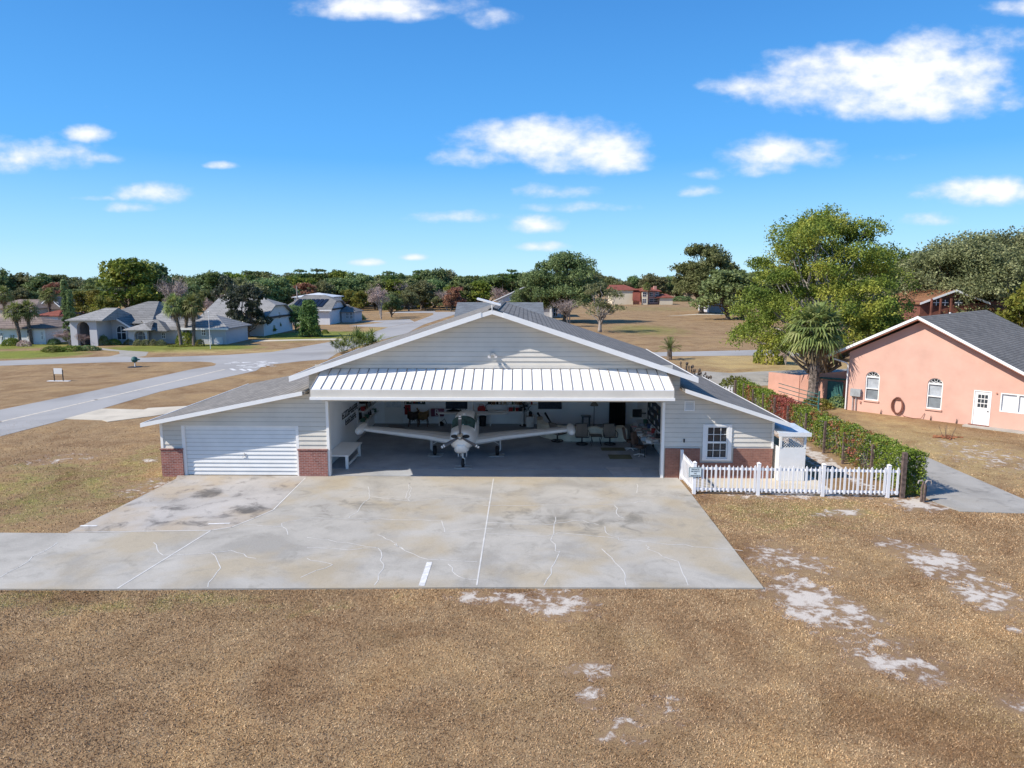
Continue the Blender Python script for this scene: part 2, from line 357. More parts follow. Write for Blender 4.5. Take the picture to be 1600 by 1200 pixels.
def ground_mat():
    m, nt, N, L, b = nodes('dry_lawn')
    v = objvec(nt); sx = N.new('ShaderNodeSeparateXYZ'); L.new(v, sx.inputs[0]); X, Y = sx.outputs[0], sx.outputs[1]
    M = lambda op, a, c=None: mathn(nt, op, a, c)
    def mask(Ls):
        tot = None
        for cx, cy, rx, ry, s, rot in Ls:
            dx = M('SUBTRACT', X, cx); dy = M('SUBTRACT', Y, cy)
            c, s_ = cos(rot), sin(rot)
            rx = max(rx, .2); ry = max(ry, .2)
            a = M('ADD', M('MULTIPLY', dx, c/rx), M('MULTIPLY', dy, s_/rx)); d = M('ADD', M('MULTIPLY', dx, -s_/ry), M('MULTIPLY', dy, c/ry))
            q = M('MULTIPLY', M('SUBTRACT', 1.0, M('ADD', M('MULTIPLY', a, a), M('MULTIPLY', d, d))), s)
            tot = q if tot is None else M('MAXIMUM', tot, q)
        return M('MAXIMUM', tot, -2.0)
    n_big = noise(nt, v, .12, 4); n_mid = noise(nt, v, .9, 6, .65); n_s = noise(nt, v, 4.5, 6, .7); n_f = noise(nt, v, 38, 3, .7)
    base = ramp(nt, n_mid, [(.28, (.225, .14, .08)), (.46, (.325, .215, .12)), (.60, (.40, .28, .16)), (.75, (.46, .345, .21))])
    base = mixc(nt, maprange(nt, n_big, .4, .65), base, mixc(nt, .5, base, (.42, .31, .17)))
    base = mixc(nt, .5, base, ramp(nt, n_s, [(.3, (.20, .13, .07)), (.55, (.34, .235, .13)), (.75, (.48, .36, .21))]))
    fine = ramp(nt, n_f, [(.3, (.22, .20, .19)), (.5, (.84, .82, .80)), (.7, (1.45, 1.42, 1.38))])
    gr = ramp(nt, n_s, [(.3, (.13, .16, .03)), (.6, (.24, .265, .06)), (.8, (.36, .34, .10))])
    gm = maprange(nt, M('ADD', mask(GREEN), M('MULTIPLY', M('SUBTRACT', n_mid, .5), 3.0)), .1, 1.3)
    base = mixc(nt, gm, base, gr)
    go = maprange(nt, M('ADD', mask(GOLD), M('MULTIPLY', M('SUBTRACT', n_mid, .5), 2.0)), -.1, .8)
    base = mixc(nt, M('MULTIPLY', go, .7), base, (.50, .385, .18))
    base = mixc(nt, .8, base, fine, 'MULTIPLY')
    pt = noise(nt, v, .28, 3, .6, .8); base = mixc(nt, 1.0, base, ramp(nt, pt, [(.34, (.80, .74, .70)), (.5, (1, 1, 1)), (.66, (1.16, 1.13, 1.05))]), 'MULTIPLY')
    sm_ = M('ADD', mask(SAND), M('MULTIPLY', M('SUBTRACT', noise(nt, v, 3.0, 10, .74, .5), .5), 5.2)); sm_ = M('ADD', sm_, M('MULTIPLY', M('SUBTRACT', noise(nt, v, 1.6, 3, .5, 1.0), .56), 3.2))
    sm = mathn(nt, 'MULTIPLY', maprange(nt, sm_, .05, .95, 0, 1, True), .92)
    halo = maprange(nt, sm_, -.5, .4)
    base = mixc(nt, M('MULTIPLY', halo, .45), base, (.17, .10, .085))
    sand = mixc(nt, .5, (.60, .545, .48), ramp(nt, n_f, [(.3, (.38, .32, .26)), (.62, (.70, .65, .58))]))
    base = mixc(nt, sm, base, sand)
    L.new(base, b.inputs['Base Color']); b.inputs['Roughness'].default_value = .95; b.inputs['Specular IOR Level'].default_value = .1
    bump(nt, b, n_f, .5, .03)
    return m
LAWN = ground_mat()
gm_ = MB(); gs = 3000
gm_.quad((-gs, -200, 0), (gs, -200, 0), (gs, gs, 0), (-gs, gs, 0))
struct('ground', gm_, LAWN)

def conc_mat(name, base, stain, tan, sscale=.35, dark=.5, spots=()):
    m, nt, N, L, b = nodes(name); v = objvec(nt)
    n1 = noise(nt, v, sscale, 6, .62, .6); n2 = noise(nt, v, sscale*2.7, 6, .65, .8); n3 = noise(nt, v, 30, 4, .7); n4 = noise(nt, v, sscale*.6+.05, 3)
    mp = N.new('ShaderNodeMapping'); mp.inputs['Location'].default_value = (17, 5, 3); L.new(v, mp.inputs[0]); n5 = noise(nt, mp.outputs[0], sscale*.9, 4, .5, .3)
    c = ramp(nt, n1, [(.36, tuple(x*.80 for x in base)), (.52, base), (.7, tuple(min(1, x*1.12) for x in base))])
    c = mixc(nt, mathn(nt, 'MULTIPLY', maprange(nt, n5, .47, .63), .65), c, tan)
    c = mixc(nt, mathn(nt, 'MULTIPLY', maprange(nt, n2, .54, .72), dark), c, stain)
    if spots:
        s_ = N.new('ShaderNodeSeparateXYZ'); L.new(v, s_.inputs[0]); tot = None; M = lambda o, a, b_: mathn(nt, o, a, b_)
        for cx, cy, rx, ry, st, rot in spots:
            dx = M('DIVIDE', M('SUBTRACT', s_.outputs[0], cx), rx); dy = M('DIVIDE', M('SUBTRACT', s_.outputs[1], cy), ry)
            q = M('MULTIPLY', M('SUBTRACT', 1.0, M('ADD', M('MULTIPLY', dx, dx), M('MULTIPLY', dy, dy))), st); tot = q if tot is None else M('MAXIMUM', tot, q)
        f_ = maprange(nt, M('ADD', M('MAXIMUM', tot, -1.0), M('MULTIPLY', M('SUBTRACT', n2, .5), 4.0)), .1, 1.1)
        c = mixc(nt, M('MULTIPLY', f_, .8), c, tuple(x*.75 for x in stain))
    c = mixc(nt, .35, c, ramp(nt, n3, [(.3, (.6, .6, .6)), (.7, (1.15, 1.15, 1.15))]), 'MULTIPLY')
    L.new(c, b.inputs['Base Color']); b.inputs['Roughness'].default_value = .9; b.inputs['Specular IOR Level'].default_value = .2
    bump(nt, b, n3, .25, .006)
    return m
CONC = conc_mat('apron_concrete', (.43, .405, .36), (.26, .245, .21), (.42, .345, .23), .42, .6, spots=[ell(780,790,970,830,.45), ell(950,800,1030,830,.55), ell(500,780,640,800,.3), ell(480,800,520,818,.4), ell(1040,780,1120,800,.3)])
CONCPAD = conc_mat('driveway_concrete', (.45, .42, .385), (.15, .14, .13), (.45, .36, .25), .5, .85, spots=[ell(300,762,352,783,1.3), ell(235,788,300,803,.6), ell(345,788,425,812,.8), ell(230,815,330,826,.5)])
CONCG = conc_mat('old_concrete', (.37, .35, .315), (.19, .18, .165), (.35, .32, .27), .5, .75)
ASPH = conc_mat('taxiway_asphalt', (.365, .355, .345), (.285, .277, .27), (.38, .365, .35), .1, .25)
SANDM = conc_mat('pale_concrete', (.58, .52, .42), (.49, .43, .34), (.61, .54, .43), .5, .3)
JOINT = mat('joint_sealant', (.64, .625, .59), .8, .1)
LINEW = mat('road_paint', (.74, .73, .71), .7, .15, 6)
LINEF = mat('faded_yellow_paint', (.60, .54, .45), .8, .15, 3)

FY = 30.2                                     # plane of the hangar's front wall
def gp(L): return [g(*p) for p in L]
def sheet(name, pts, z, m, t=0.0):
    mb = MB()
    if t: mb.prism(pts, 'z', z-t, z)
    else: mb.add([(x, y, z) for x, y in pts], [tuple(range(len(pts)))])
    return struct(name, mb, m)
AR = g(1193, 921)
sheet('apron', [(-46, 18.25)] + [(-12, 18.5), (-1.3, 18.82), AR, (6.72, 27.6), (6.68, FY-.02), (g(478,748)[0], FY-.02)] + gp([(427,799),(398,811.5),(362,826),(330,831),(105,835)]) + [(-46, g(0,838)[1]+.1)], .05, CONC, .15)
PADP = [(g(478,748)[0]-.012, FY-.02)] + [(x-.012, y+.012) for x, y in gp([(427,799),(398,811.5),(362,826),(330,831),(110,833)])] + [g(275,750), (-15.3, FY-.02)]
sheet('driveway', PADP, .052, CONCPAD, .15)
# control joints, crack sealant and painted marks
def ribbon(mb, pts, w, z):
    for i in range(len(pts)-1):
        a = Vector((*pts[i], 0)); b_ = Vector((*pts[i+1], 0)); d = (b_-a).normalized(); n = Vector((-d.y, d.x, 0))*w/2
        a = a-d*w*.3; b_ = b_+d*w*.3
        mb.add([(a.x-n.x, a.y-n.y, z), (b_.x-n.x, b_.y-n.y, z), (b_.x+n.x, b_.y+n.y, z), (a.x+n.x, a.y+n.y, z)], [(0,1,2,3)])
rc = random.Random(5)
def wander(a, b_, n=9, j=.12):
    P = []
    for i in range(n+1):
        t = i/n; k = j*(1 if 0 < i < n else 0)
        P.append((a[0]+(b_[0]-a[0])*t+rc.uniform(-k, k), a[1]+(b_[1]-a[1])*t+rc.uniform(-k, k)))
    return P
jm = MB()
ribbon(jm, gp([(771,750),(745,917)]), .045, .056)
ribbon(jm, gp([(330,831),(184,922)]), .05, .056)
ribbon(jm, gp([(477.5,748.5),(427,799),(398,811.5),(362,826),(330,831),(108,834)]), .05, .057)
struct('apron_joints', jm, JOINT)
km = MB()
CR = [[(90,850),(0,905)],[(760,819),(860,822),(910,815),(935,822)],[(760,836),(855,840),(880,835),(980,846),(1160,863)],[(862,842),(868,862),(873,866)],[(873,868),(850,917)],[(480,858),(545,862),(590,858)],[(940,860),(970,890),(978,917)],
      [(590,838),(615,850),(630,860)],[(616,853),(670,877),(745,880)],[(690,816),(695,834),(770,828)],[(545,812),(690,816)],[(960,792),(968,810),(975,812)],[(755,792),(965,790),(1010,785)],[(640,757),(634,780)],[(1010,854),(1016,862)],
      [(480,842),(590,858)],[(400,875),(360,862),(330,868)],[(470,905),(520,885),(480,875)],[(945,825),(952,838)],[(380,822),(440,825)],[(440,820),(450,838)],[(255,870),(330,866)],[(575,762),(578,777),(560,800),(545,812)],[(545,812),(480,812),(440,820)],[(575,777),(640,785),(700,778),(765,782)],[(590,858),(600,885),(585,917)],[(700,884),(720,905),(745,908)],[(330,866),(345,890),(325,920)],[(1016,862),(1060,880),(1075,917)],[(952,838),(975,848)],[(868,810),(862,842)],[(240,850),(255,870)],[(640,757),(640,785)],[(995,758),(995,772)]]
for c in CR:
    P = gp(c); Q = []
    for i in range(len(P)-1): Q += wander(P[i], P[i+1], max(4, int(math.dist(P[i], P[i+1])/.35)), .07)
    ribbon(km, Q, .026, .055)
struct('crack_filler', km, JOINT)
pm = MB(); ribbon(pm, gp([(671,882),(659,917)]), .17, .058); ribbon(pm, gp([(327,821),(358,820)]), .1, .06); ribbon(pm, gp([(127,824),(150,824)]), .12, .06)
struct('apron_marking', pm, LINEW)
# taxiways and roads
sheet('taxiway', gp([(-60,692),(0,682),(97,657),(250,612),(400,579.5),(412,571),(475,564),(512,561.5),(527,552),(560,541),(637,520),(662,507),(715,490),
     (735,487),(712,487),(677,487.5),(677,492),(645,504),(605,512),(575,522),(540,530),(500,537),(425,550),(350,555),(225,559),(175,557),(0,564),(-500,572),(-500,580),(0,571.5),(175,566),(312,565),(330,566),(338,568.5),(335,571.5),(300,577),(150,610),(0,640.5),(-60,650)]), .012, ASPH, .05)
ym = MB(); ribbon(ym, gp([(-30,665),(0,659.5),(150,625),(350,577.5)]), .28, .017); struct('taxiway_line', ym, LINEF)
wm = MB()
for k in range(34):
    px = rc.uniform(350, 428); py = rc.uniform(566, 575) - (px-350)*.02
    w = rc.uniform(4, 12); ribbon(wm, gp([(px, py), (px+w, py-rc.uniform(-.4, 1.0))]), rc.uniform(.12, .45), .017+k*.0002)
for (a, b_) in (((361,576.5),(367,579)),((376,577),(383,579.5)),((388,577),(393,579.5))): ribbon(wm, gp([a, b_]), .35, .026)
struct('taxiway_marking', wm, LINEW)
sheet('concrete_pad', gp([(100,655),(160,639),(225,640.5),(232,638),(297,634.5),(340,632),(330,637),(235,651),(168,659.5),(160,657)]), .03, SANDM, .06)
sheet('house_path', gp([(392,532),(520,529),(537,529.5),(530,531.5),(470,532),(400,534)]), .02, SANDM, .05)
sheet('house_driveway', gp([(150,543),(185,547),(232,550),(228,556),(205,559.5),(168,557.8),(187,553),(186,549),(160,547),(135,546)]), .008, CONCG, .04)
sheet('solar_driveway', gp([(545,509.5),(600,504),(560,502),(640,499),(648,503),(606,511.5)]), .008, ASPH, .04)
sheet('shed_path', gp([(640,486),(680,486),(680,489),(600,489)]), .008, ASPH, .04)
sheet('back_road', gp([(1010,551),(1180,547),(1420,549),(1420,557),(1180,555.5),(1010,557)]), .012, ASPH, .04)
sheet('side_driveway', gp([(1060,590),(1100,580),(1140,583),(1200,580),(1262,578),(1340,576),(1340,582),(1290,584),(1225,589),(1238,597),(1215,602),(1180,603),(1160,605),(1130,640),(1085,650)]), .012, CONCG, .04)
sheet('far_path', gp([(1040,494),(1090,490.5),(1160,491),(1160,492),(1090,491.8)]), .02, SANDM, .05)
sheet('side_walk', gp([(1600,803),(1500,800),(1462,786)]) + [(15.9, 28.5), (15.95, 52), (19.6, 52), (19.65, 27.5), (21.5, 25.2)], .03, CONCG, .08)
sheet('patio', [(6.98, 28.35), (12.6, 28.25), (12.6, FY+1.2), (10.75, FY+1.2), (10.75, FY-.02), (6.98, FY-.02)], .04, SANDM, .08)
sheet('hangar_floor_slab', [(-8.98, FY-.3+.31), (6.66, FY+.01), (6.66, 41.78), (-8.98, 41.78)], .06, conc_mat('slab_concrete', (.40, .41, .42), (.30, .30, .30), (.40, .38, .36), .4, .3), .06)
def carpet_mat():
    m, nt, N, L, b = nodes('blue_grey_carpet'); v = objvec(nt)
    n = noise(nt, v, 1.2, 6, .6); n2 = noise(nt, v, 45, 2, .8)
    c = ramp(nt, n, [(.3, (.30, .325, .36)), (.7, (.40, .43, .475))]); c = mixc(nt, .7, c, ramp(nt, n2, [(.3, (.55, .55, .55)), (.7, (1.3, 1.3, 1.3))]), 'MULTIPLY')
    L.new(c, b.inputs['Base Color']); b.inputs['Roughness'].default_value = 1; b.inputs['Specular IOR Level'].default_value = .1; return m
sheet('carpet', [(-8.97, 31.35), (6.65, 31.35), (6.65, 41.77), (-8.97, 41.77)], .07, carpet_mat(), .01)

# ------------------------------------------------------------ dry turf blades (countless)
def inside(pts, x, y):
    r = np.zeros(x.shape, bool); n = len(pts)
    for i in range(n):
        x1, y1 = pts[i]; x2, y2 = pts[(i+1) % n]
        c = ((y1 > y) != (y2 > y)) & (x < (x2-x1)*(y-y1)/(y2-y1+1e-12)+x1); r ^= c
    return r
def turf():
    rng = np.random.default_rng(3); bx = []
    for (x0, x1, y0, y1, dens) in ((-13,13,9.0,14,1150), (-16,16,14,19.5,850), (6,24,19.5,29,420), (-42,-9,19,44,150), (16,44,24,46,110)):
        n = int((x1-x0)*(y1-y0)*dens); p = np.stack([rng.uniform(x0, x1, n), rng.uniform(y0, y1, n)], 1); bx.append(p)
    P = np.concatenate(bx); x, y = P[:, 0], P[:, 1]
    keep = (np.abs(x) < y*.78+.8) & (rng.uniform(size=len(x)) > (y-27)/17)
    A = [(-46, 18.25), (-12, 18.5), (-1.3, 18.82), AR, (6.72, 27.6), (6.72, 27.9), (15, 27.5), (15, 60), (-15.8, 60), (-15.8, 30.2), g(275,750), g(105,835), (-46, g(0,838)[1]+.1)]
    keep &= ~inside([(a, b_) for a, b_ in A], x, y)
    keep &= ~inside(gp([(1700,806),(1600,803),(1500,800),(1462,786)]) + [(15.9, 28.5), (15.95, 52), (19.6, 52), (19.65, 27.5), (21.5, 25.2)], x, y)
    s = ell_val(x, y, SAND); hsh = np.sin(x*3.1+np.sin(y*2.3)*2)*np.cos(y*2.7+np.sin(x*1.7)*2)
    keep &= (s + hsh*.5) < rng.uniform(-.5, .45, len(x))
    P = P[keep]; n = len(P)
    a = rng.uniform(0, 2*pi, n); w = rng.uniform(.006, .013, n); h = rng.uniform(.015, .042, n); ln = rng.uniform(.01, .05, n); la = rng.uniform(0, 2*pi, n)
    far = np.clip(P[:, 1]/16, 1, 2); w *= far
    B = np.zeros((n, 3, 3)); B[:, 0, 0] = P[:, 0]-np.cos(a)*w; B[:, 0, 1] = P[:, 1]-np.sin(a)*w
    B[:, 1, 0] = P[:, 0]+np.cos(a)*w; B[:, 1, 1] = P[:, 1]+np.sin(a)*w
    B[:, 2, 0] = P[:, 0]+np.cos(la)*ln; B[:, 2, 1] = P[:, 1]+np.sin(la)*ln; B[:, 2, 2] = h
    m, nt, N, L, b = nodes('turf_blades'); v = objvec(nt)
    gi = N.new('ShaderNodeNewGeometry')
    c = ramp(nt, gi.outputs['Random Per Island'], [(0, (.145, .08, .045)), (.35, (.41, .265, .15)), (.75, (.57, .40, .24)), (1, (.68, .52, .34))])
    n1 = noise(nt, v, .9, 5, .65); c = mixc(nt, .75, c, ramp(nt, n1, [(.3, (.62, .56, .50)), (.55, (1, .98, .95)), (.75, (1.2, 1.2, 1.1))]), 'MULTIPLY')
    pt = noise(nt, v, .28, 3, .6, .8); c = mixc(nt, 1.0, c, ramp(nt, pt, [(.34, (.80, .74, .70)), (.5, (1, 1, 1)), (.66, (1.16, 1.13, 1.05))]), 'MULTIPLY')
    n2 = noise(nt, v, .35, 3); c = mixc(nt, mathn(nt, 'MULTIPLY', maprange(nt, n2, .54, .70), .28), c, (.24, .23, .08))
    L.new(c, b.inputs['Base Color']); b.inputs['Roughness'].default_value = .9; b.inputs['Specular IOR Level'].default_value = .1
    me = np_mesh('dry_grass', B.reshape(-1, 3), np.arange(3*n).reshape(-1, 3), m)
    o = bpy.data.objects.new('dry_grass', me); SC.collection.objects.link(o)
    tag(o, 'brown dormant turf blades covering the lawn round the apron', 'grass', kind='stuff')
turf()

# ------------------------------------------------------------ the hangar
HG = thing('aircraft_hangar', 'grey sided hangar open at the front with a white standing seam canopy and brick piers', 'hangar', (-1.35, FY, 0))
RX = -1.35
XL, XR = -15.85, 10.7
def xb(z, side):
    if side < 0:
        if z <= 2.45: return XL
        if z <= 3.72: return XL + (z-2.45)/.1935
        if z <= 4.55: return -9.3
        return RX - (7.14-z)/.333
    if z <= 2.62: return XR
    if z <= 3.93: return XR - (z-2.62)/.32
    if z <= 4.5: return 6.65
    return RX + (7.14-z)/.333
HOLES = [(-8.62, 6.02, 0, 3.38), (-15.0, -9.85, 0, 2.28), (7.70, 8.94, .83, 2.42), (-16, -8.5, 0, 1.2), (6.0, 11, 0, 1.36)]
sid = MB(); lap_shade = MB(); course = .205; zs = [i*course for i in range(0, 40)]
brk = sorted(set([0, 1.2, 1.36, 2.28, 3.38, .83, 2.42, 2.45, 3.72, 4.55, 2.62, 3.93, 4.5]))
for zi in zs:
    z0, z1 = zi, min(zi+course, 7.14)
    if z0 >= 7.1: break
    cuts = [z0] + [b_ for b_ in brk if z0+.001 < b_ < z1-.001] + [z1]
    for a, b_ in zip(cuts[:-1], cuts[1:]):
        mid = (a+b_)/2; hs_ = sorted([h for h in HOLES if h[2] <= mid < h[3]])
        segs = []; cur = ('L', None)
        e = 1e-4
        xs0 = [xb(a+e, -1), xb(a+e, 1)]; xs1 = [xb(b_-e, -1), xb(b_-e, 1)]
        lo0, lo1 = xs0[0], xs1[0]; 
        for h in hs_ + [None]:
            if h is None: hi0, hi1 = xs0[1], xs1[1]
            else: hi0 = hi1 = h[0]
            if hi0 > lo0+.01 or hi1 > lo1+.01: segs.append((lo0, max(hi0, lo0), lo1, max(hi1, lo1)))
            if h is not None: lo0 = max(lo0, h[1]); lo1 = max(lo1, h[1])
        ya = FY-.03*(1-(a-z0)/course); yb = FY-.03*(1-(b_-z0)/course)
        for (p0, p1, q0, q1) in segs:
            sid.add([(p0, ya, a), (p1, ya, a), (q1, yb, b_), (q0, yb, b_)], [(0,1,2,3)])
            if a == z0:
                sid.add([(p0, ya, a), (p1, ya, a), (p1, FY, a), (p0, FY, a)], [(0,3,2,1)])
                if a > .1: lap_shade.add([(p0, ya-.0015, a-.004), (p1, ya-.0015, a-.004), (p1, ya-.0015, a+.013), (p0, ya-.0015, a+.013)], [(0,1,2,3)])
sid.build('siding', SIDING, HG); lap_shade.build('siding_shade_lines', mat('lap_shade_paint', (.47, .45, .41), .8), HG)  # darker strips paint in the shadow line under each board lip
# core wall behind siding (thickness) with openings, split in boxes/prisms
core = MB(); y0, y1 = FY+.004, FY+.16
core.prism([(-9.3, 3.40), (6.65, 3.40), (6.65, 4.5), (RX, 7.14), (-9.3, 4.5)], 'y', y0, y1)
core.prism([(-15.85, 2.30), (-9.302, 2.30), (-9.302, 3.70), (-15.85, 2.42)], 'y', y0, y1)
core.box(-15.85, -15.0, y0, y1, 0, 2.298); core.box(-9.85, -8.62, y0, y1, 0, 2.298)
core.box(-9.3, -8.62, y0, y1, 2.302, 3.398)
core.box(6.02, 6.65, y0, y1, 0, 3.398)
core.prism([(6.652, 2.44), (10.7, 2.44), (10.7, 2.60), (6.652, 3.88)], 'y', y0, y1)
core.box(6.652, 7.70, y0, y1, 0, 2.438); core.box(8.94, 10.7, y0, y1, 0, 2.438); core.box(7.702, 8.938, y0, y1, 0, .83)
# side and rear walls
core.box(-15.85, -15.7, y1+.002, 41.9, 0, 2.44); core.box(10.55, 10.7, y1+.002, 44, 0, 2.6)
core.box(-15.698, -9.24, 41.75, 41.9, 0, 2.44)
core.prism([(-9.24, 2.5), (-9.3, 4.5), (RX, 7.14), (6.65, 4.5), (6.65, 2.5)], 'y', 42.02, 42.2)
core.build('wall', SIDING, HG)
inn = MB(); Z_C = 3.72
inn.box(-9.2, -9.0, FY+.165, 41.8, .0, Z_C+.05); inn.box(6.7, 6.85, FY+.165, 41.8, 0, Z_C+.05)
inn.box(-9.2, 5.15, 41.8, 42.0, 0, Z_C+.05); inn.box(5.9, 6.85, 41.8, 42.0, 0, Z_C+.05)
inn.build('interior_wall', INWALL, HG)
boxpart('interior_ceiling', CEIL, HG, -8.999, 6.699, FY+.165, 41.799, Z_C, Z_C+.05)
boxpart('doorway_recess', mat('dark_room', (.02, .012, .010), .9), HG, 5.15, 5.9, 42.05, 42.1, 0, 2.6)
# brick piers
for a_, b_ in ((-15.93, -14.98), (-9.87, -8.60)):
    bp = boxpart('brick_pier', BRICKR, HG, a_, b_, FY-.10, FY-.024, 0, 1.2); boxpart('brick_cap', BRICKR, bp, a_-.03, b_+.02, FY-.13, FY-.022, 1.202, 1.27)
bo = MB(); bo.box(6.10, 7.60, FY-.06, FY-.024, 0, 1.36).box(9.04, 10.72, FY-.06, FY-.024, 0, 1.36).box(7.602, 9.038, FY-.06, FY-.024, 0, .72)
bo.build('brick_veneer', BRICKO, HG)
# corner trims and jambs
for nm, b_ in (('door_jamb', (-8.62, -8.50, FY-.05, FY+.2, 0, 3.38)), ('door_jamb', (5.92, 6.04, FY-.08, FY+.2, 0, 3.38)), ('corner_trim', (-15.93, -15.82, FY-.05, FY+.02, 1.275, 2.42)), ('corner_trim', (10.66, 10.75, FY-.045, FY+.04, 1.365, 2.6))): boxpart(nm, TRIM, HG, *b_)
# roofs
def gable_slab(mb, xr, zr, xe, ze, ya, yb, t):
    mb.slab([(xr, ya, zr), (xe, ya, ze), (xe, yb, ze), (xr, yb, zr)], t)
ya, yb = FY-.62, 42.5
rf = MB(); gable_slab(rf, RX, 7.36, -9.92, 4.51, ya, yb, .10); gable_slab(rf, RX, 7.36, 7.24, 4.50, ya, yb, .10)
rf.build('roof', SHINGLE, HG)
lr = MB(); lr.slab([(-9.3, ya+.02, 3.90), (-16.42, ya+.02, 2.47), (-16.42, 41.6, 2.47), (-9.3, 41.6, 3.90)], .08); lr.build('lean_to_roof', SHINGLE, HG)
lr = MB(); lr.slab([(6.66, ya+.02, 4.05), (11.16, ya+.02, 2.58), (11.16, 44.4, 2.58), (6.66, 44.4, 4.05)], .08); lr.build('lean_to_roof', SHINGLE, HG)
def rake(mb, xa, za, xb_, zb, y, h=.2, t=.035):
    mb.prism([(xa, za), (xb_, zb), (xb_, zb-h), (xa, za-h)], 'y', y-t, y)
fa = MB()
rake(fa, RX-.45, 7.36-.15+.03, -9.95, 4.53, ya-.003, .22); rake(fa, RX+.45, 7.36-.15+.03, 7.27, 4.52, ya-.003, .22)
rake(fa, -9.42, 3.90, -16.45, 2.49, ya+.015, .17); rake(fa, 6.75, 4.05, 11.19, 2.60, ya+.015, .17)
fa.box(-16.46, -16.425, ya+.02, 41.6, 2.31, 2.49).box(11.165, 11.20, ya+.02, 44.4, 2.42, 2.60).box(-9.96, -9.925, ya, yb, 4.31, 4.53).box(7.245, 7.28, ya, yb, 4.30, 4.52)
fa.prism([(RX-.45, 7.20), (RX, 7.34), (RX+.45, 7.20), (RX+.45, 7.02), (RX, 7.16), (RX-.45, 7.02)], 'y', ya-.02, ya-.004)
fa.build('fascia', TRIM, HG)
# rake soffits
sf = MB()
sf.slab([(RX, ya, 7.255), (-9.9, ya, 4.405), (-9.9, FY-.03, 4.405), (RX, FY-.03, 7.255)], .02); sf.slab([(RX, ya, 7.255), (7.22, ya, 4.40), (7.22, FY-.03, 4.40), (RX, FY-.03, 7.255)], .02)
sf.slab([(-9.32, ya+.03, 3.81), (-16.4, ya+.03, 2.385), (-16.4, FY-.03, 2.385), (-9.32, FY-.03, 3.81)], .02); sf.slab([(6.68, ya+.03, 3.96), (11.15, ya+.03, 2.495), (11.15, FY-.03, 2.495), (6.68, FY-.03, 3.96)], .02)
sf.build('soffit', SIDING, HG)
rv = MB(); rv.prism([(RX-.22, 7.33), (RX, 7.42), (RX+.22, 7.33), (RX+.22, 7.30), (RX, 7.385), (RX-.22, 7.30)], 'y', ya+.7, yb-.02); rv.build('ridge_cap', SHINGLE, HG)
rd = MB(); rd.tube([(RX, ya+.02, 7.22), (RX, ya-.06, 7.58)], .025); rd.prism([(-1.0, 7.50), (-1.0, 7.56), (-1.98, 7.83), (-1.98, 7.76)], 'y', ya-.1, ya+.75)
rd.build('rain_diverter', TRIM, HG)
# lifted door forming a canopy
cy0 = 28.72; ct = 4.80; cz = 4.13
cn = MB(); cn.slab([(-8.69, FY-.03, ct), (-8.80, cy0, cz), (6.10, cy0, cz), (5.99, FY-.03, ct)], .035); cn.build('canopy', METALROOF, HG)
sm = MB(); ns = 36
for i in range(ns+1):
    f_ = i/ns; xa = -8.69+14.68*f_; xb_ = -8.80+14.90*f_
    sm.prism([(xa-.013, 0), (xa+.013, 0), (xa+.013, 1), (xa-.013, 1)], 'y', 0, 1) if False else sm.add([(xa-.013, FY-.05, ct+.002), (xa+.013, FY-.05, ct+.002), (xb_+.013, cy0-.01, cz+.002), (xb_-.013, cy0-.01, cz+.002),
        (xa-.013, FY-.05, ct+.036), (xa+.013, FY-.05, ct+.036), (xb_+.013, cy0-.01, cz+.036), (xb_-.013, cy0-.01, cz+.036)], [(0,1,2,3),(4,7,6,5),(0,3,7,4),(1,5,6,2),(3,2,6,7),(0,4,5,1)])
sm.build('canopy_seam', SEAM, HG)
cf = MB(); cf.box(-8.80, 6.10, cy0-.03, cy0, 3.80, 4.09).box(-8.80, -8.77, cy0+.001, FY-.03, 3.80, 4.05).box(6.07, 6.10, cy0+.001, FY-.03, 3.80, 4.05); cf.build('canopy_fascia', SIDING, HG)
cl_ = MB(); cl_.box(-8.83, 6.13, cy0-.085, cy0+.05, 3.69, 3.798); cl_.build('canopy_lip', TRIM, HG)
cs = MB(); cs.slab([(-8.77, cy0+.052, 3.76), (6.07, cy0+.052, 3.76), (6.07, FY-.03, 3.44), (-8.77, FY-.03, 3.44)], .03); cs.build('canopy_soffit', mat('soffit_panel', (.80, .77, .72), .7), HG)
bt = MB(); bt.box(-9.0, 6.3, FY-.07, FY-.026, ct+.03, ct+.17); bt.build('header_trim', SIDING, HG)
# floodlight on the gable
fl = MB(); fl.box(-1.42, -1.30, FY-.16, FY-.02, 5.40, 5.50).tube([(-1.45, FY-.14, 5.42), (-1.50, FY-.30, 5.34)], [.04, .07], 8).tube([(-1.28, FY-.14, 5.42), (-1.22, FY-.30, 5.34)], [.04, .07], 8)
fl.build('floodlight', ALU, HG)
